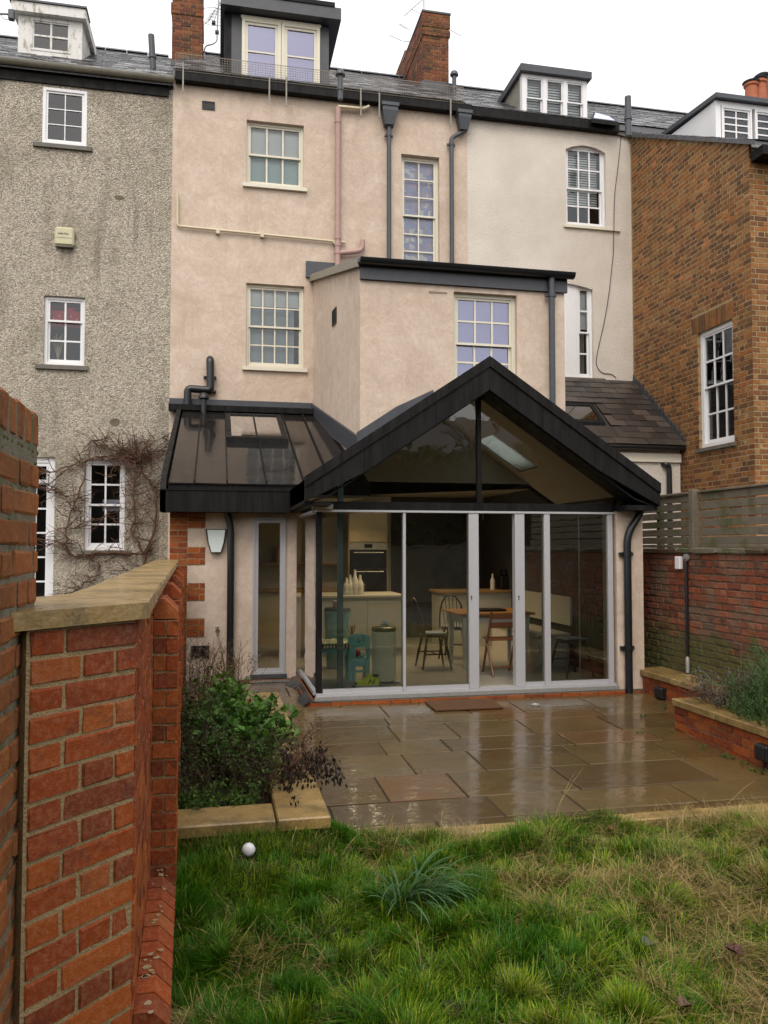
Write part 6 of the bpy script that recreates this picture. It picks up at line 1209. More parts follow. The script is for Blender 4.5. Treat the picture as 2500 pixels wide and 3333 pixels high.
# aerial between chimney and dormer
ya = 16.9; A = lambda x, y: PY(g8(x, y), ya)
ae = thing('tv_aerial', 'tangled television aerials on a cranked mast beside the left chimney', 'aerial', tuple(A(290, 560)))
m = MB(); m.tube(bend([A(290, 560), A(292, 440), A(310, 410), A(370, 398), A(405, 370), A(410, 200), A(425, -60)], .1), .016, 8); m.build('mast', M['aerial'], ae, 40)
for y in (468, 545): a = A(262, y); b = A(312, y); MB().box(a.x, b.x, ya - .02, ya + .02, a.z - .01, a.z + .012).build('mast_bracket', M['dark_wood'], ae)
m = MB(); a, b = A(370, 215), A(435, 20); m.tube([a, b], .01, 6)
for k in range(8): p = a.lerp(b, k / 7); d = Vector((.16, .12, .05)) * (1 - .05 * k); m.tube([p - d, p + d], .004, 4)
a, b = A(330, 190), A(385, 90); m.tube([a, b], .01, 6)
for k in range(5): p = a.lerp(b, k / 4); d = Vector((.12, -.1, .06)); m.tube([p - d, p + d], .004, 4)
m.build('yagi_elements', M['aerial'], ae); m = MB(); c = A(375, 150); m.tube([c + Vector((.33 * math.cos(t), .1 * math.sin(t), .26 * math.sin(t))) for t in [2 * math.pi * i / 24 for i in range(25)]], .006, 5); m.build('dipole_loop', M['aerial'], ae)
for (x, y) in ((375, 205), (405, 292)): c = A(x, y); MB().cbox(c.x - .04, c.x + .04, ya - .04, ya + .04, c.z - .03, c.z + .03, .006).build('clamp', M['black_plastic'], ae)
y2 = 16.5; A = lambda x, y: PY(q(1, 0, x, y), y2); ae = thing('tv_aerial', 'thin comb aerial on top of the right brick chimney', 'aerial', tuple(A(1090, 100)))
m = MB(); m.tube([A(1090, 110), A(1088, -60)], .014, 8); m.build('mast', M['aerial'], ae); m = MB(); a, b = A(960, 105), A(1110, -30); m.tube([a, b], .008, 6)
for k in range(16): p = a.lerp(b, k / 15); d = Vector((.06, .1, .07)); m.tube([p - d, p + d], .0035, 4)
m.tube([A(1000, 55), A(1075, 92)], .006, 5); m.build('yagi_elements', M['aerial'], ae)
y3 = 17.6; A = lambda x, y: PY(q(1, 0, x, y), y3); ae = thing('tv_aerial', 'long low aerial boom poking out either side behind the right chimney', 'aerial', tuple(A(1100, 250))); m = MB(); m.tube([A(865, 228), A(945, 265)], .008, 5); m.tube(bend([A(1000, 195), A(930, 152), A(930, 160), A(975, 188)], .02), .007, 5); m.tube([A(1250, 190), A(1333, 235)], .008, 5); m.tube([A(945, 265), A(1250, 300)], .008, 5); m.build('boom', M['aerial'], ae)
y4 = 14.9; A = lambda x, y: PY(q(0, 0, x, y), y4); ae = thing('tv_aerial', 'end of an aerial bracket entering at the top left corner', 'aerial', tuple(A(0, 90))); m = MB(); m.tube([A(-60, 85), A(60, 92)], .02, 8); m.build('arm', M['aerial'], ae); c = A(75, 95); MB().cbox(c.x - .05, c.x + .05, y4 - .05, y4 + .05, c.z - .1, c.z + .08, .012).build('receiver', M['grey_pipe'], ae); m = MB(); m.tube(bend([A(0, 90), A(30, 130), A(70, 125)], .1), .006, 5); m.build('lead_wire', M['black_plastic'], ae)

# ------------------------------------------------------------------ on the patio
x0, x1 = PZ((1380, 2290), 0).x, PZ((1610, 2290), 0).x; a = PZ((1400, 2318), 0); b = PZ((1600, 2284), 0); dmt = thing('doormat', 'brown coir doormat on the wet paving before the open door', 'doormat', ((a.x + b.x) / 2, (a.y + b.y) / 2, 0))
M['coir'] = plain('wet coir', (.085, .036, .011), .9, .5, 60, 1, 160); p0, p1 = PZ((1408, 2316), .01), PZ((1636, 2300), .01); y0, y1 = PZ((1500, 2314), 0).y, PZ((1500, 2282), 0).y
zq_ = .08; p0, p1, p2 = PZ((1418, 2316), zq_), PZ((1636, 2304), zq_), PZ((1378, 2286), zq_); m = MB(); m.cbox(p0.x, p1.x, p0.y, min(p2.y, 8.7), .004, .026, .006, .001); m.v = [(v[0], v[1], v[2] + pz(v[1])) for v in m.v]; m.build('pile', M['coir'], dmt)
p = PZ((1743, 2294), .08); dc = thing('drain_cover', 'small round metal disc set in the paving right of the doormat', 'drain cover', (p.x, p.y, 0)); m = MB(); m.lathe([(.05, .002), (.05, .008), (.042, .01), (.04, .007)], (p.x, p.y, pz(p.y)), 20); m.build('disc', M['steel'], dc, 40)
p = PZ((755, 2274), .09); gr = thing('drain_channel', 'pale wet drainage grating behind the shrubs of the left bed', 'drain', (.1, 9.4, 0)); xa, xb = PZ((640, 2275), .1).x, PZ((862, 2275), .1).x; m = MB(); ring(m, Fr((0, 0, 0), (1, 0, 0), (0, -1, 0)), 0, 0, 0, 0, 0, 0, 0) if 0 else None
M['pebbles'] = plain('white wet pebbles', (.62, .63, .66), .25, .3, 40); m = MB()
for k in range(900):
    r_ = random.uniform(.008, .02); m.lathe([(r_ * .7, -r_ * .4), (r_, 0), (r_ * .6, r_ * .5)], (random.uniform(xa - .1, xb), random.uniform(p.y - .16, p.y + .16), .1 + random.uniform(0, .012)), 6)
tag(m.build('pebbles', M['pebbles'], gr), kind='stuff'); MB().box(xa - .12, xb + .02, p.y - .18, p.y + .18, .0895, .094).build('tray', M['lead'], gr)
a = PZ((760, 2243), 0); g2 = thing('drain_channel', 'grey slotted drain at the foot of the slim window', 'drain', (.7, 10.3, 0)); m = MB()
for k in range(26): x = .42 + k * .024; MB().box(x, x + .012, YS - .24, YS - .13, .092, .1).build('grating_bar', M['steel'], g2)
MB().box(.4, 1.04, YS - .25, YS - .12, .0895, .0915).build('tray', M['black_plastic'], g2)

# ------------------------------------------------------------------ inside, seen through the glass
def at(u, v, z=FL): return PZ((u, v), z)
M['teal'] = plain('turquoise paint', (.2, .58, .6), .45, .1); M['sage'] = plain('pale green enamel', (.76, .78, .6), .35, .05); M['unit'] = plain('white kitchen unit', (.46, .46, .42), .4, .03); M['counter'] = plain('oak counter', (.3, .19, .09), .4, .15)
# steel post
p = at(1108, 2246); po = thing('steel_post', 'slender blue-grey steel post just inside the corner glazing', 'post', (p.x, p.y, FL)); M['post'] = plain('blue grey paint', (.11, .17, .185), .5, .05); MB().cbox(p.x - .033, p.x + .033, p.y, p.y + .066, FL, 2.7, .004).build('shaft', M['post'], po); MB().box(p.x - .05, p.x + .05, p.y - .015, p.y + .08, FL + .0005, FL + .012).build('base_plate', M['post'], po)
# kitchen island
a, b = at(1030, 2115), at(1310, 2130); yi = 12.0; xi0, xi1 = 1.12, PY((1312, 2000), yi).x; ki = thing('kitchen_island', 'white panelled kitchen island with thin worktop behind the corner glass', 'island', (1.8, yi + .4, FL))
n = 3
for k in range(n): MB().cbox(xi0 + (xi1 - xi0) * k / n + .002, xi0 + (xi1 - xi0) * (k + 1) / n - .002, yi, yi + .02, FL + .1, 1.04, .002).build('front_panel', M['unit'], ki)
MB().box(xi0, xi1, yi + .021, yi + .85, FL + .0, 1.04).build('carcass', M['unit'], ki); MB().cbox(xi0 - .02, xi1 + .02, yi - .03, yi + .88, 1.041, 1.08, .004).build('worktop', M['unit'], ki)
bk = thing('milk_bottle_crate', 'white wire holder with ceramic bottles on the kitchen island', 'bottle holder', (1.75, yi + .2, 1.08)); M['ceramic'] = plain('white ceramic', (.6, .6, .57), .3, .03)
for (u, h) in ((1139, .3), (1155, .38), (1172, .3), (1128, .26)):
    c = PY((u, 1915), yi + .2); m = MB(); m.lathe([(.05, 0), (.055, .02), (.055, h * .55), (.025, h * .75), (.02, h), (.024, h)], (c.x, yi + .2, 1.081), 16); m.build('bottle', M['ceramic'], bk, 40)
m = MB(); c0, c1 = PY((1119, 1930), yi + .12).x, PY((1186, 1930), yi + .12).x
for z in (1.12, 1.24): m.tube([(c0, yi + .1, z), (c1, yi + .1, z), (c1, yi + .3, z), (c0, yi + .3, z), (c0, yi + .1, z)], .004, 5)
for x in np.linspace(c0, c1, 6): m.tube([(x, yi + .1, 1.082), (x, yi + .1, 1.24)], .003, 5)
m.build('wire_holder', M['steel'], bk)
# tall unit with ovens
yo = 13.65; x0, x1 = PY((1135, 1800), yo).x, PY((1262, 1800), yo).x; ov = thing('oven_tower', 'tall cream kitchen unit with a black double oven', 'oven unit', ((x0 + x1) / 2, yo, FL)); M['cream_unit'] = plain('cream cabinet', (.5, .43, .32), .5, .04)
zt_, zm, zb_ = PY((1200, 1790), yo).z, PY((1200, 1851), yo).z, PY((1200, 1930), yo).z
MB().box(x0, x1, yo + .02, yo + .62, FL, 2.55).build('carcass', M['cream_unit'], ov); MB().cbox(x0 + .01, x1 - .01, yo, yo + .019, zt_ + .14, 2.5, .003).build('cabinet_door', M['cream_unit'], ov); M['oven_glass'] = plain('black oven glass', (.006, .006, .007), .15, .1)
for (a, b) in ((zm + .005, zt_), (zb_ - .25, zm - .005)):
    o = MB().cbox(x0 + .015, x1 - .015, yo - .005, yo + .018, a, b, .003).build('oven_door', M['oven_glass'], ov); m = MB(); m.tube([(x0 + .08, yo - .04, b - .045), (x1 - .08, yo - .04, b - .045)], .01, 8); m.build('oven_handle', M['steel'], o)
o = MB().cbox(x0 + .015, x1 - .015, yo - .004, yo + .018, zt_ + .005, zt_ + .13, .003).build('control_panel', M['steel'], ov); MB().box((x0 + x1) / 2 - .07, (x0 + x1) / 2 + .07, yo - .006, yo - .0041, zt_ + .035, zt_ + .1).build('display', M['oven_glass'], o)
# wall units to the left, shelf with books
MB_w = thing('kitchen_counter', 'warm lit kitchen worktop along the left with shelf of books', 'counter', (.6, 13.9, FL)); MB().box(-.4, x0 - .05, 13.7, 14.29, FL, 1.04).build('base_units', M['cream_unit'], MB_w); MB().cbox(-.4, x0 - .05, 13.66, 14.29, 1.041, 1.08, .004).build('worktop', M['counter'], MB_w); MB().cbox(-.3, x0 - .08, 14.0, 14.29, 1.5, 1.53, .003).build('shelf', M['counter'], MB_w)
bc = [(.3, .05, .03), (.5, .45, .35), (.12, .06, .05), (.35, .2, .1), (.08, .12, .2), (.42, .1, .06)]
for i, (cn, cc) in enumerate((('red', (.35, .03, .02)), ('cream', (.55, .48, .36)), ('dark brown', (.12, .05, .03)), ('orange', (.5, .2, .06)), ('navy blue', (.05, .08, .18)))):
    x = .98 + i * .045; h = (.27, .24, .28, .22, .26)[i]; bo = thing('book', cn + ' book standing on the warm lit kitchen shelf', 'book', (x, 14.1, 1.53), 'books on the kitchen shelf')
    MB().cbox(x, x + .034, 14.03, 14.2, 1.532, 1.532 + h, .002).build('cover', plain('book cover', cc, .6), bo); MB().box(x + .004, x + .03, 14.025, 14.0299, 1.54, 1.525 + h).build('spine', plain('book spine', tuple(v * .8 for v in cc), .6), bo)
# children's table, chair, bins, shoe
gz = lambda x, y: (940 + x * .2984, 1640 + y * .2984)
p = at(*gz(500, 1955)); xk0, xk1, yk0, yk1 = p.x - .32, p.x + .28, p.y - .02, p.y + .52; zk = FL + .47; kt = thing('childrens_table', 'small turquoise children\'s table covered with a striped cloth', 'table', (p.x, p.y, FL))
MB().cbox(xk0, xk1, yk0, yk1, zk - .03, zk, .006).build('tabletop', M['teal'], kt); MB().box(xk0 + .03, xk1 - .03, yk0 + .03, yk1 - .03, zk - .1, zk - .031).build('apron', M['teal'], kt)
for x in (xk0 + .02, xk1 - .07):
    for y in (yk0 + .02, yk1 - .07): MB().cbox(x, x + .05, y, y + .05, FL, zk - .031, .004).build('leg', M['teal'], kt)
def stripes():
    g = G('striped cloth'); w = g.n('ShaderNodeTexWave', bands_direction='X'); g.set(w.inputs[0], g.pos); w.inputs['Scale'].default_value = 8; return g.done(g.bsdf(g.ramp(w.outputs['Fac'], (.45, (.03, .03, .03)), (.5, (.55, .6, .5))), .8))
M['stripes'] = stripes(); tc = thing('table_cloth', 'rumpled pale cloth with black and white striped edge on the children\'s table', 'cloth', (p.x, p.y, zk)); m = MB(); N_ = 12
for i in range(N_):
    for j in range(6):
        h = lambda a, b: zk + .006 + .03 * float(vnoise(a * .08, b * .09, .05, 21)) * (1 if b > 0 else 0); X_ = lambda a: xk0 + .02 + (xk1 - xk0 - .1) * a / N_; Y_ = lambda b: yk0 - .005 + .4 * b / 6
        m.quad((X_(i), Y_(j), h(i, j)), (X_(i + 1), Y_(j), h(i + 1, j)), (X_(i + 1), Y_(j + 1), h(i + 1, j + 1)), (X_(i), Y_(j + 1), h(i, j + 1)))
m.build('drape', M['sage'], tc); MB().box(xk0 + .1, xk1 - .08, yk0 - .012, yk0 - .006, zk - .045, zk + .008).build('striped_edge', M['stripes'], tc)
pp_ = thing('pencil_pot', 'yellow pot of coloured pencils on the children\'s table', 'pencil pot', (xk1 - .06, yk0 + .3, zk)); c = Vector((xk1 - .03, yk0 + .3, zk + .002)); m = MB(); m.lathe([(.04, 0), (.045, .07), (.04, .07)], c, 14); m.build('pot', S('yellow', (.6, .5, .03)), pp_, 40)
for k in range(9): a = random.uniform(0, 6.28); m = MB(); m.tube([c + Vector((0, 0, .01)), c + Vector((.05 * math.cos(a), .05 * math.sin(a), .17 + random.uniform(0, .06)))], .005, 6); m.build('pencil', S('pencil%d' % k, random.choice(((.5, .05, .03), (.5, .2, .03), (.1, .15, .05), (.5, .4, .05), (.15, .05, .05)))), pp_)
a, b = at(*gz(668, 1952)), at(*gz(885, 1900)); kc = thing('childrens_chair', 'small turquoise wooden children\'s chair with heart cut back beside the bin', 'chair', (a.x + .1, a.y + .1, FL)); xa, xb, ya_ = a.x - .02, a.x + .245, a.y; zz_ = FL + .58
for x in (xa, xb - .04):
    MB().cbox(x, x + .04, ya_, ya_ + .035, FL, zz_ - .02, .004).build('leg', M['teal'], kc); MB().cbox(x, x + .04, ya_ + .25, ya_ + .285, FL, FL + .27, .004).build('leg', M['teal'], kc)
MB().cbox(xa + .0, xb, ya_ + .036, ya_ + .3, FL + .27, FL + .29, .004).build('seat', M['teal'], kc); MB().cbox(xa + .041, xb - .041, ya_ + .005, ya_ + .03, FL + .19, FL + .268, .004).build('seat_rail', M['teal'], kc); MB().cbox(xa + .041, xb - .041, ya_ + .005, ya_ + .03, FL + .42, FL + .46, .004).build('back_slat', M['teal'], kc)
n = 10; poly = [(xa, ya_ + .0, zz_ - .12)] + [(xa + (xb - xa) * i / n, ya_ + .0, zz_ - .02 + .03 * math.sin(math.pi * i / n)) for i in range(n + 1)] + [(xb, ya_ + .0, zz_ - .12)]; MB().prism([Vector(v) - Vector((0, .003, 0)) for v in poly], (0, .03, 0)).build('crest_rail', M['teal'], kc)
MB().cbox(xa + .041, xb - .041, ya_ + .12, ya_ + .14, FL + .1, FL + .13, .003).build('stretcher', M['teal'], kc)
for k in range(9): x, z = random.uniform(xa + .05, xb - .05), zz_ - random.uniform(.02, .1); MB().cbox(x, x + .015, ya_ - .006, ya_ - .0031, z, z + .02, .002).build('painted_letter', S('lt%d' % k, random.choice(((.03, .03, .04), (.5, .2, .25), (.5, .5, .5)))), kc)
cu = thing('soft_toy', 'red and white soft bundle on the seat of the turquoise chair', 'soft toy', (a.x + .1, a.y + .15, FL + .29)); m = MB(); m.lathe([(.02, 0), (.075, .02), (.08, .05), (.06, .08), (.02, .09)], (xa + .1, ya_ + .14, FL + .291), 14); m.build('red_body', S('toy_red', (.3, .01, .015), .8), cu, 60); m = MB(); m.lathe([(.015, 0), (.05, .02), (.05, .06), (.02, .08)], (xa + .19, ya_ + .13, FL + .291), 12); m.build('white_head', M['white_cloth'], cu, 60)
c = at(*gz(1060, 1955)); c.y += .12; bn = thing('kitchen_bin', 'pale green cylindrical pedal bin with brown lid inside the glass', 'bin', (c.x, c.y, FL)); rb_ = .147; hb = .66
m = MB(); m.lathe([(rb_, .02), (rb_, hb - .045)], (c.x, c.y, FL), 32); m.build('body', M['sage'], bn, 40); m = MB(); m.lathe([(rb_ + .003, hb - .044), (rb_ + .006, hb - .01), (rb_ - .01, hb + .005), (.02, hb + .012)], (c.x, c.y, FL), 32); m.build('lid', S('bin_lid', (.09, .07, .05), .3), bn, 40); m = MB(); m.lathe([(rb_ + .004, 0), (rb_ + .004, .0199)], (c.x, c.y, FL), 32); m.build('base', M['black_plastic'], bn); MB().cbox(c.x + .08, c.x + .16, c.y - .2, c.y - .12, FL + .012, FL + .03, .004).build('pedal', M['steel'], bn)
tw_ = thing('cloth', 'small pale blue cloth left on top of the bin', 'cloth', (c.x, c.y, FL + hb)); m = MB(); m.tube([(c.x - .03, c.y, FL + hb + .03), (c.x + .01, c.y + .02, FL + hb + .06), (c.x + .06, c.y, FL + hb + .02)], [.015, .03, .012], 8); m.build('folds', S('paleblue', (.4, .55, .6), .8), tw_, 60)
c = at(*gz(500, 1700)); c = Vector((PY(gz(530, 1300), 11.0).x, 11.0, FL)); tb = thing('toy_bin', 'tall turquoise bin with dark swing lid behind the children\'s table', 'bin', (c.x, c.y, FL)); z1 = PY(gz(530, 1140), 11).z; w = PY(gz(675, 1300), 11).x - c.x
m = MB(); m.lathe([(w * .8, 0), (w, z1 - FL - .03)], (c.x, c.y, FL), 28); m.build('body', S('pale_teal', (.3, .5, .48), .4), tb, 40); m = MB(); m.lathe([(w * 1.02, 0), (w * .9, .04), (w * .1, .05)], (c.x, c.y, z1 - .03), 28); m.build('lid', M['grey_pipe'], tb, 40); MB().cbox(c.x - .06, c.x + .0, c.y - .05, c.y + .04, z1 + .02, z1 + .11, .006).build('pink_packet', S('pinkish', (.55, .35, .38), .6), tb)
# running shoe on a blue mat
a = at(*gz(715, 1990)); sx0_ = at(*gz(705, 1995)).x; sx1_ = at(*gz(978, 1995)).x; ysh = at(*gz(850, 2025)).y + .03; ysh = max(ysh, YD + .13)
mt = tag(MB().cbox(sx0_ - .02, sx1_ + .05, ysh - .02, ysh + .2, FL + .002, FL + .012, .003).build('shoe_mat', S('blue_mat', (.02, .1, .2), .6)), 'small blue mat under the running shoe inside the glass', 'mat')
sh = thing('running_shoe', 'neon yellow running shoe with a black N on its side just inside the glass', 'shoe', ((sx0_ + sx1_) / 2, ysh + .05, FL)); SL_ = sx1_ - sx0_
prof = [(0.0, .05, .075, .05), (.06, .075, .085, .07), (.18, .09, .095, .082), (.34, .1, .115, .085), (.46, .1, .15, .08), (.56, .092, .185, .07), (.66, .085, .155, .062), (.78, .08, .135, .06), (.88, .078, .135, .055), (.95, .068, .13, .05), (.99, .045, .105, .035)]
m = MB(); nn = 12; vs_, fs_ = [], []; zb0 = FL + .04
for (t, wd, hh, w2) in prof:
    for k in range(nn):
        ang = math.pi * k / (nn - 1); ww_ = wd * .5; hz = (hh - .03) * .85; vs_.append((sx0_ + SL_ * t, ysh + .055 - ww_ * math.cos(ang), zb0 + hz * math.sin(ang) ** .7))
for i in range(len(prof) - 1):
    for k in range(nn - 1): fs_.append((i * nn + k, i * nn + k + 1, (i + 1) * nn + k + 1, (i + 1) * nn + k))
fs_ += [tuple(range(nn)), tuple(range((len(prof) - 1) * nn, len(prof) * nn))]; m.add(vs_, fs_); m.build('upper', S('neon', (.78, .95, .02), .5), sh, 70)
m = MB(); vs_ = []
for (t, wd, hh, w2) in prof:
    lift = .018 * max(0, .16 - t) / .16 + (.006 if t > .9 else 0)
    for (sg, z) in ((-1, FL + .013 + lift), (1, FL + .013 + lift), (1, zb0 + lift * .6), (-1, zb0 + lift * .6)): vs_.append((sx0_ + SL_ * t * 1.0, ysh + .055 + sg * wd * .56, z))
fs_ = [(i * 4 + k, i * 4 + (k + 1) % 4, (i + 1) * 4 + (k + 1) % 4, (i + 1) * 4 + k) for i in range(len(prof) - 1) for k in range(4)] + [(0, 1, 2, 3), (40, 41, 42, 43)]; m.add(vs_, fs_); m.build('sole', S('sole', (.5, .52, .48), .6), sh, 40)
MB().cbox(sx0_ - .004, sx0_ + .05, ysh + .02, ysh + .09, FL + .045, FL + .075, .008).build('toe_bumper', M['black_plastic'], sh)
m = MB(); m.lathe([(.04, 0), (.042, .012), (.03, .012), (.028, -.01)], (sx0_ + SL_ * .84, ysh + .055, FL + .14), 16); m.build('collar', M['black_plastic'], sh, 40)
nx0 = sx0_ + SL_ * .5; yn_ = ysh + .006; zn = FL + .058; hN, wN, tN = .05, .055, .014; sk_ = .018
def bar(x0, z0, x1, z1, t): return [(nx0 + x0, yn_, zn + z0), (nx0 + x0 + t, yn_, zn + z0), (nx0 + x1 + t, yn_, zn + z1), (nx0 + x1, yn_, zn + z1)]
for (b_) in (bar(0, 0, sk_, hN, tN), bar(wN, 0, wN + sk_, hN, tN), bar(wN - .002, 0, sk_, hN, tN * .9)): MB().prism(b_, (0, .004, 0)).build('side_letter', M['black_plastic'], sh)
for k in range(5): x = sx0_ + SL_ * (.3 + .055 * k); m = MB(); m.tube([(x, ysh + .02, FL + .118 + .012 * k), (x + .008, ysh + .055, FL + .135 + .013 * k), (x, ysh + .09, FL + .118 + .012 * k)], .004, 5); m.build('lace', M['white_cloth'], sh)
# hoop-back chairs
def hoop_chair():
    r0 = thing('hoop_back_chair', 'x', 'chair'); W_ = M['dark_wood']; zs = .43
    m = MB(); n = 20; top = [(.2 * math.cos(a) * (1 + .06 * math.cos(2 * a)), .19 * math.sin(a), zs) for a in [2 * math.pi * i / n for i in range(n)]]; m.prism(top, (0, 0, .032)); m.build('seat', W_, r0, 40)
    MB().cbox(-.15, .15, -.14, .15, zs + .033, zs + .055, .01).build('cushion', S('cushion', (.2, .24, .28), .8), r0)
    for sx in (-1, 1):
        for sy in (-1, 1): m = MB(); m.tube([(sx * .13, sy * .12, zs + .005), (sx * .17, sy * .16, .22), (sx * .2, sy * .2, 0)], [.014, .019, .012], 8); m.build('leg', W_, r0, 40)
        m = MB(); m.tube([(sx * .17, -.165, .2), (sx * .17, .165, .2)], .01, 7); m.build('stretcher', W_, r0)
    m = MB(); m.tube([(-.17, 0, .2), (.17, 0, .2)], .01, 7); m.build('stretcher', W_, r0)
    hp = [(.19 * math.cos(a) * (1.0), .16 + .12 * math.sin(a), zs + .02 + .5 * math.sin(a) ** .8 if math.sin(a) > 0 else zs + .02) for a in [math.pi * i / 16 for i in range(17)]]; m = MB(); m.tube(hp, .012, 8); m.build('hoop', W_, r0, 60)
    for k in range(6):
        x = -.125 + .05 * k; t = math.acos(max(-1, min(1, x * 1.15 / .19))); m = MB(); m.tube([(x * .8, .155, zs + .02), (x * 1.15, .16 + .12 * math.sin(t), zs + .02 + .5 * max(0, math.sin(t)) ** .8)], .006, 6); m.build('spindle', W_, r0)
    return r0
h0 = hoop_chair(); zooms = lambda x, y: (1300 + x * .422, 1640 + y * .422)
for k, (x, y, rz, lab) in enumerate(((262, 1262, 55, 'dark hoop-backed wooden chair with grey cushion left of the dining table'), (430, 1190, 20, 'dark hoop-backed chair half hidden behind the left chair at the table'), (1325, 1325, -75, 'dark hoop-backed wooden chair at the right end of the dining table'))):
    o = h0 if k == 0 else copy_tree(h0); p = at(*zooms(x, y)); o.location = (p.x, p.y, FL); o.rotation_euler.z = R((90, 150, -80)[k]); o['label'] = lab; o['group'] = 'hoop-backed chairs round the dining table'
# dining table
zt_ = FL + .76; a, b = at(*zooms(1050, 838), zt_), at(*zooms(545, 850), zt_); c = at(*zooms(310, 775), zt_); xt0, xt1, yt0, yt1 = b.x - .12, a.x, a.y, a.y + .85
dt = thing('dining_table', 'pine topped farmhouse dining table with white tapered legs behind the doors', 'table', ((xt0 + xt1) / 2, yt0 + .4, FL)); MB().cbox(xt0, xt1, yt0, yt1, zt_ - .03, zt_, .005).build('tabletop', M['wood'], dt); MB().box(xt0 + .08, xt1 - .08, yt0 + .08, yt1 - .08, zt_ - .14, zt_ - .031).build('apron', M['unit'], dt)
for x in (xt0 + .06, xt1 - .14):
    for y in (yt0 + .06, yt1 - .14): MB().hexa([(x + .02, y + .02, FL), (x + .06, y + .02, FL), (x + .06, y + .06, FL), (x + .02, y + .06, FL), (x, y, zt_ - .031), (x + .08, y, zt_ - .031), (x + .08, y + .08, zt_ - .031), (x, y + .08, zt_ - .031)]).build('leg', M['unit'], dt)
tr = tag(MB().cbox(xt0 + .3, xt0 + .75, yt0 + .25, yt0 + .55, zt_ + .001, zt_ + .03, .012).build('table_tray', M['black_plastic']), 'black tray lying on the pine dining table', 'tray')
# folding chair
p = at(*zooms(735, 1335)); fc = thing('folding_chair', 'reddish wooden folding chair with its back to the open door', 'chair', (p.x, p.y, FL)); x0, y0 = p.x - .03, p.y; W2 = S('red_wood', (.2, .075, .03), .4); wd = .4
for x in (x0, x0 + wd - .03):
    m = MB(); m.tube([(x + .015, y0, FL), (x + .015, y0 + .3, FL + .48)], .016, 6); m.build('leg', W2, fc); m = MB(); m.tube([(x + .015, y0 + .42, FL), (x + .015, y0 + .05, FL + .82)], .016, 6); m.build('back_post', W2, fc)
for z in (.72, .6): MB().cbox(x0 + .03, x0 + wd - .03, y0 + .06 + (.78 - z) * .45, y0 + .085 + (.78 - z) * .45, FL + z, FL + z + .07, .004).build('back_slat', W2, fc)
for k in range(5): MB().cbox(x0 + .02, x0 + wd - .02, y0 + .12 + k * .07, y0 + .175 + k * .07, FL + .44, FL + .455, .003).build('seat_slat', W2, fc)
m = MB(); m.tube([(x0, y0 + .07, FL + .11), (x0 + wd, y0 + .07, FL + .11)], .01, 6); m.build('stretcher', W2, fc)
# settle bench along the right, and the counter behind
a = at(*zooms(1390, 1020), FL + .44); bn2 = thing('settle_bench', 'white painted settle bench along the right wall of the dining room', 'bench', (4.5, 11.3, FL)); MB().cbox(4.3, 4.8, 10.4, 12.4, FL + .41, FL + .45, .005).build('seat', M['unit'], bn2); MB().cbox(4.79, 4.83, 10.4, 12.4, FL + .55, FL + .95, .004).build('back_panel', M['unit'], bn2); MB().box(4.34, 4.78, 10.45, 12.35, FL, FL + .409).build('base', M['unit'], bn2)
ct = thing('breakfast_counter', 'pale counter cluttered with small things at the back of the dining room', 'counter', (3.2, 12.9, FL)); xc0 = PY(zooms(300, 640), 12.8).x; xc1 = PY(zooms(885, 690), 12.8).x; MB().cbox(xc0, xc1 + .25, 12.75, 13.4, FL + .88, FL + .92, .004).build('worktop', M['counter'], ct); MB().box(xc0 + .04, xc1 + .2, 12.8, 13.36, FL, FL + .879).build('base', M['unit'], ct)
c = PY(zooms(830, 660), 12.95); cm = thing('coffee_machine', 'black coffee machine at the right end of the back counter', 'coffee machine', (c.x, 12.95, FL + .92)); MB().cbox(c.x - .12, c.x + .12, 12.9, 13.2, FL + .921, FL + 1.15, .02).build('body', M['black_plastic'], cm); MB().cbox(c.x - .06, c.x + .06, 12.95, 13.15, FL + 1.151, FL + 1.26, .02).build('water_tank', M['black_plastic'], cm); MB().cbox(c.x + .02, c.x + .09, 12.892, 12.8999, FL + .96, FL + 1.1, .002).build('front_panel', M['counter'], cm)
c = PY(zooms(720, 640), 12.95); gb_ = thing('glass_bottle', 'clear bottle standing on the back counter', 'bottle', (c.x, 12.95, FL + .92)); m = MB(); m.lathe([(.04, 0), (.04, .16), (.015, .21), (.015, .27)], (c.x, 12.95, FL + .921), 14); m.build('body', M['ceramic'], gb_, 40)

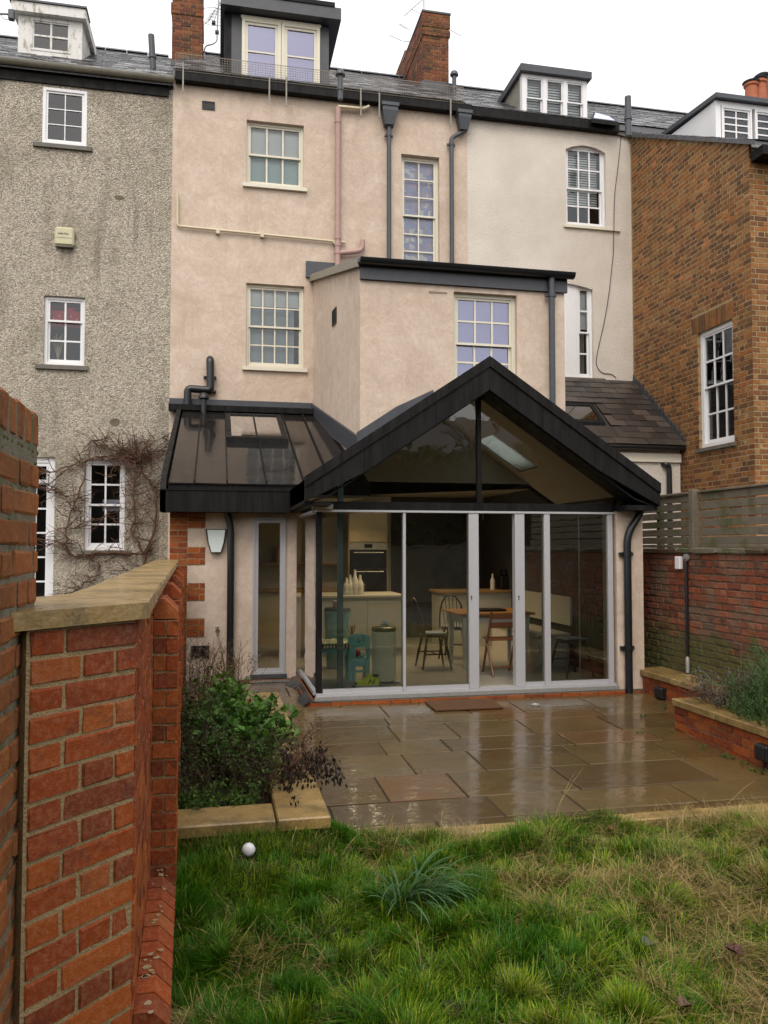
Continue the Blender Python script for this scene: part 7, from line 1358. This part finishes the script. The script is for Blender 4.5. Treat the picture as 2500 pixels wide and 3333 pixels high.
# ------------------------------------------------------------------ behind the photographer: what the glass and wet stone reflect
bwl = thing('timber_fence', 'weathered timber fence at the bottom of the garden behind the camera', 'fence', (2, -9.2, 0)); MB().box(-8, 12, -9.3, -9.2, -.1, 1.8).build('fence_panel', M['timber_grey'], bwl); MB().cbox(-8, 12, -9.33, -9.17, 1.801, 1.85, .01).build('fence_rail', M['timber_grey'], bwl)
def bg_tree(name, label, x, y, h, seed):
    rd = random.Random(seed); root = thing(name, label, 'tree', (x, y, 0)); m = MB(); tw = MB()
    def br(p, d, L, r, k):
        pts = [p]
        for i in range(4): d = (d + Vector((rd.gauss(0, .16), rd.gauss(0, .16), rd.gauss(.03, .1)))).normalized(); p = p + d * (L / 4); pts.append(p)
        (m if k < 2 else tw).tube(pts, [r * (1 - .12 * i) for i in range(5)], 6 if k < 2 else 3, False)
        if k < 4:
            for j in range(3 if k else 5): t = pts[rd.randrange(2, 5)]; br(t, (d + Vector((rd.gauss(0, .7), rd.gauss(0, .7), rd.gauss(.25, .3)))).normalized(), L * rd.uniform(.5, .75), r * .5, k + 1)
    br(Vector((x, y, -.1)), Vector((0, 0, 1)), h * .42, h * .022, 0); m.build('trunk', M['dark_twig'], root); tw.build('crown', M['dark_twig'], root)
bg_tree('bare_tree', 'bare tree at the left behind the camera, seen as a reflection', -3.5, -12, 10, 1); bg_tree('bare_tree', 'bare tree in the middle behind the camera, seen as a reflection', 3, -13, 11, 2); bg_tree('bare_tree', 'bare tree at the right behind the camera, seen as a reflection', 8.5, -11, 9, 3)
hd = thing('shading_hedge', 'unseen tall hedge added behind the rear timber fence to darken the garden', 'hedge', (2, -12, 0)); n = 42000  # unseen hedge, added and raised to take light off the lower garden
x = rng.uniform(-14, 18, n); y = rng.uniform(-12.6, -10.2, n); zt = 5.2 + 2.2 * vnoise(x, y * 0, 3.1, 40); z = rng.random(n) * zt
V, Fc, C = leaves(np.stack([x, y, z], -1), rng.normal(0, 1, (n, 3)), rng.uniform(.15, .34, n), (.012, .03, .008), (.04, .075, .02), asp=.6); meshcol('foliage', V, Fc, C, M['leaf'], hd); MB().box(-14, 18, -12.2, -10.6, -.1, 4.8).build('hedge_core', M['soil'], hd)
th = thing('brick_terrace', 'brick terrace across the gardens behind the camera, seen only in reflections', 'house', (0, -30, 0)); m = MB(); m.box(-30, 30, -38, -30, -.1, 7.5); m.build('wall', M['stock_brick'], th); MB().prism([(-30, -30.3, 7.5), (-30, -34, 10.4), (-30, -38.3, 7.5)], (60, 0, 0)).build('roof', M['slate'], th)
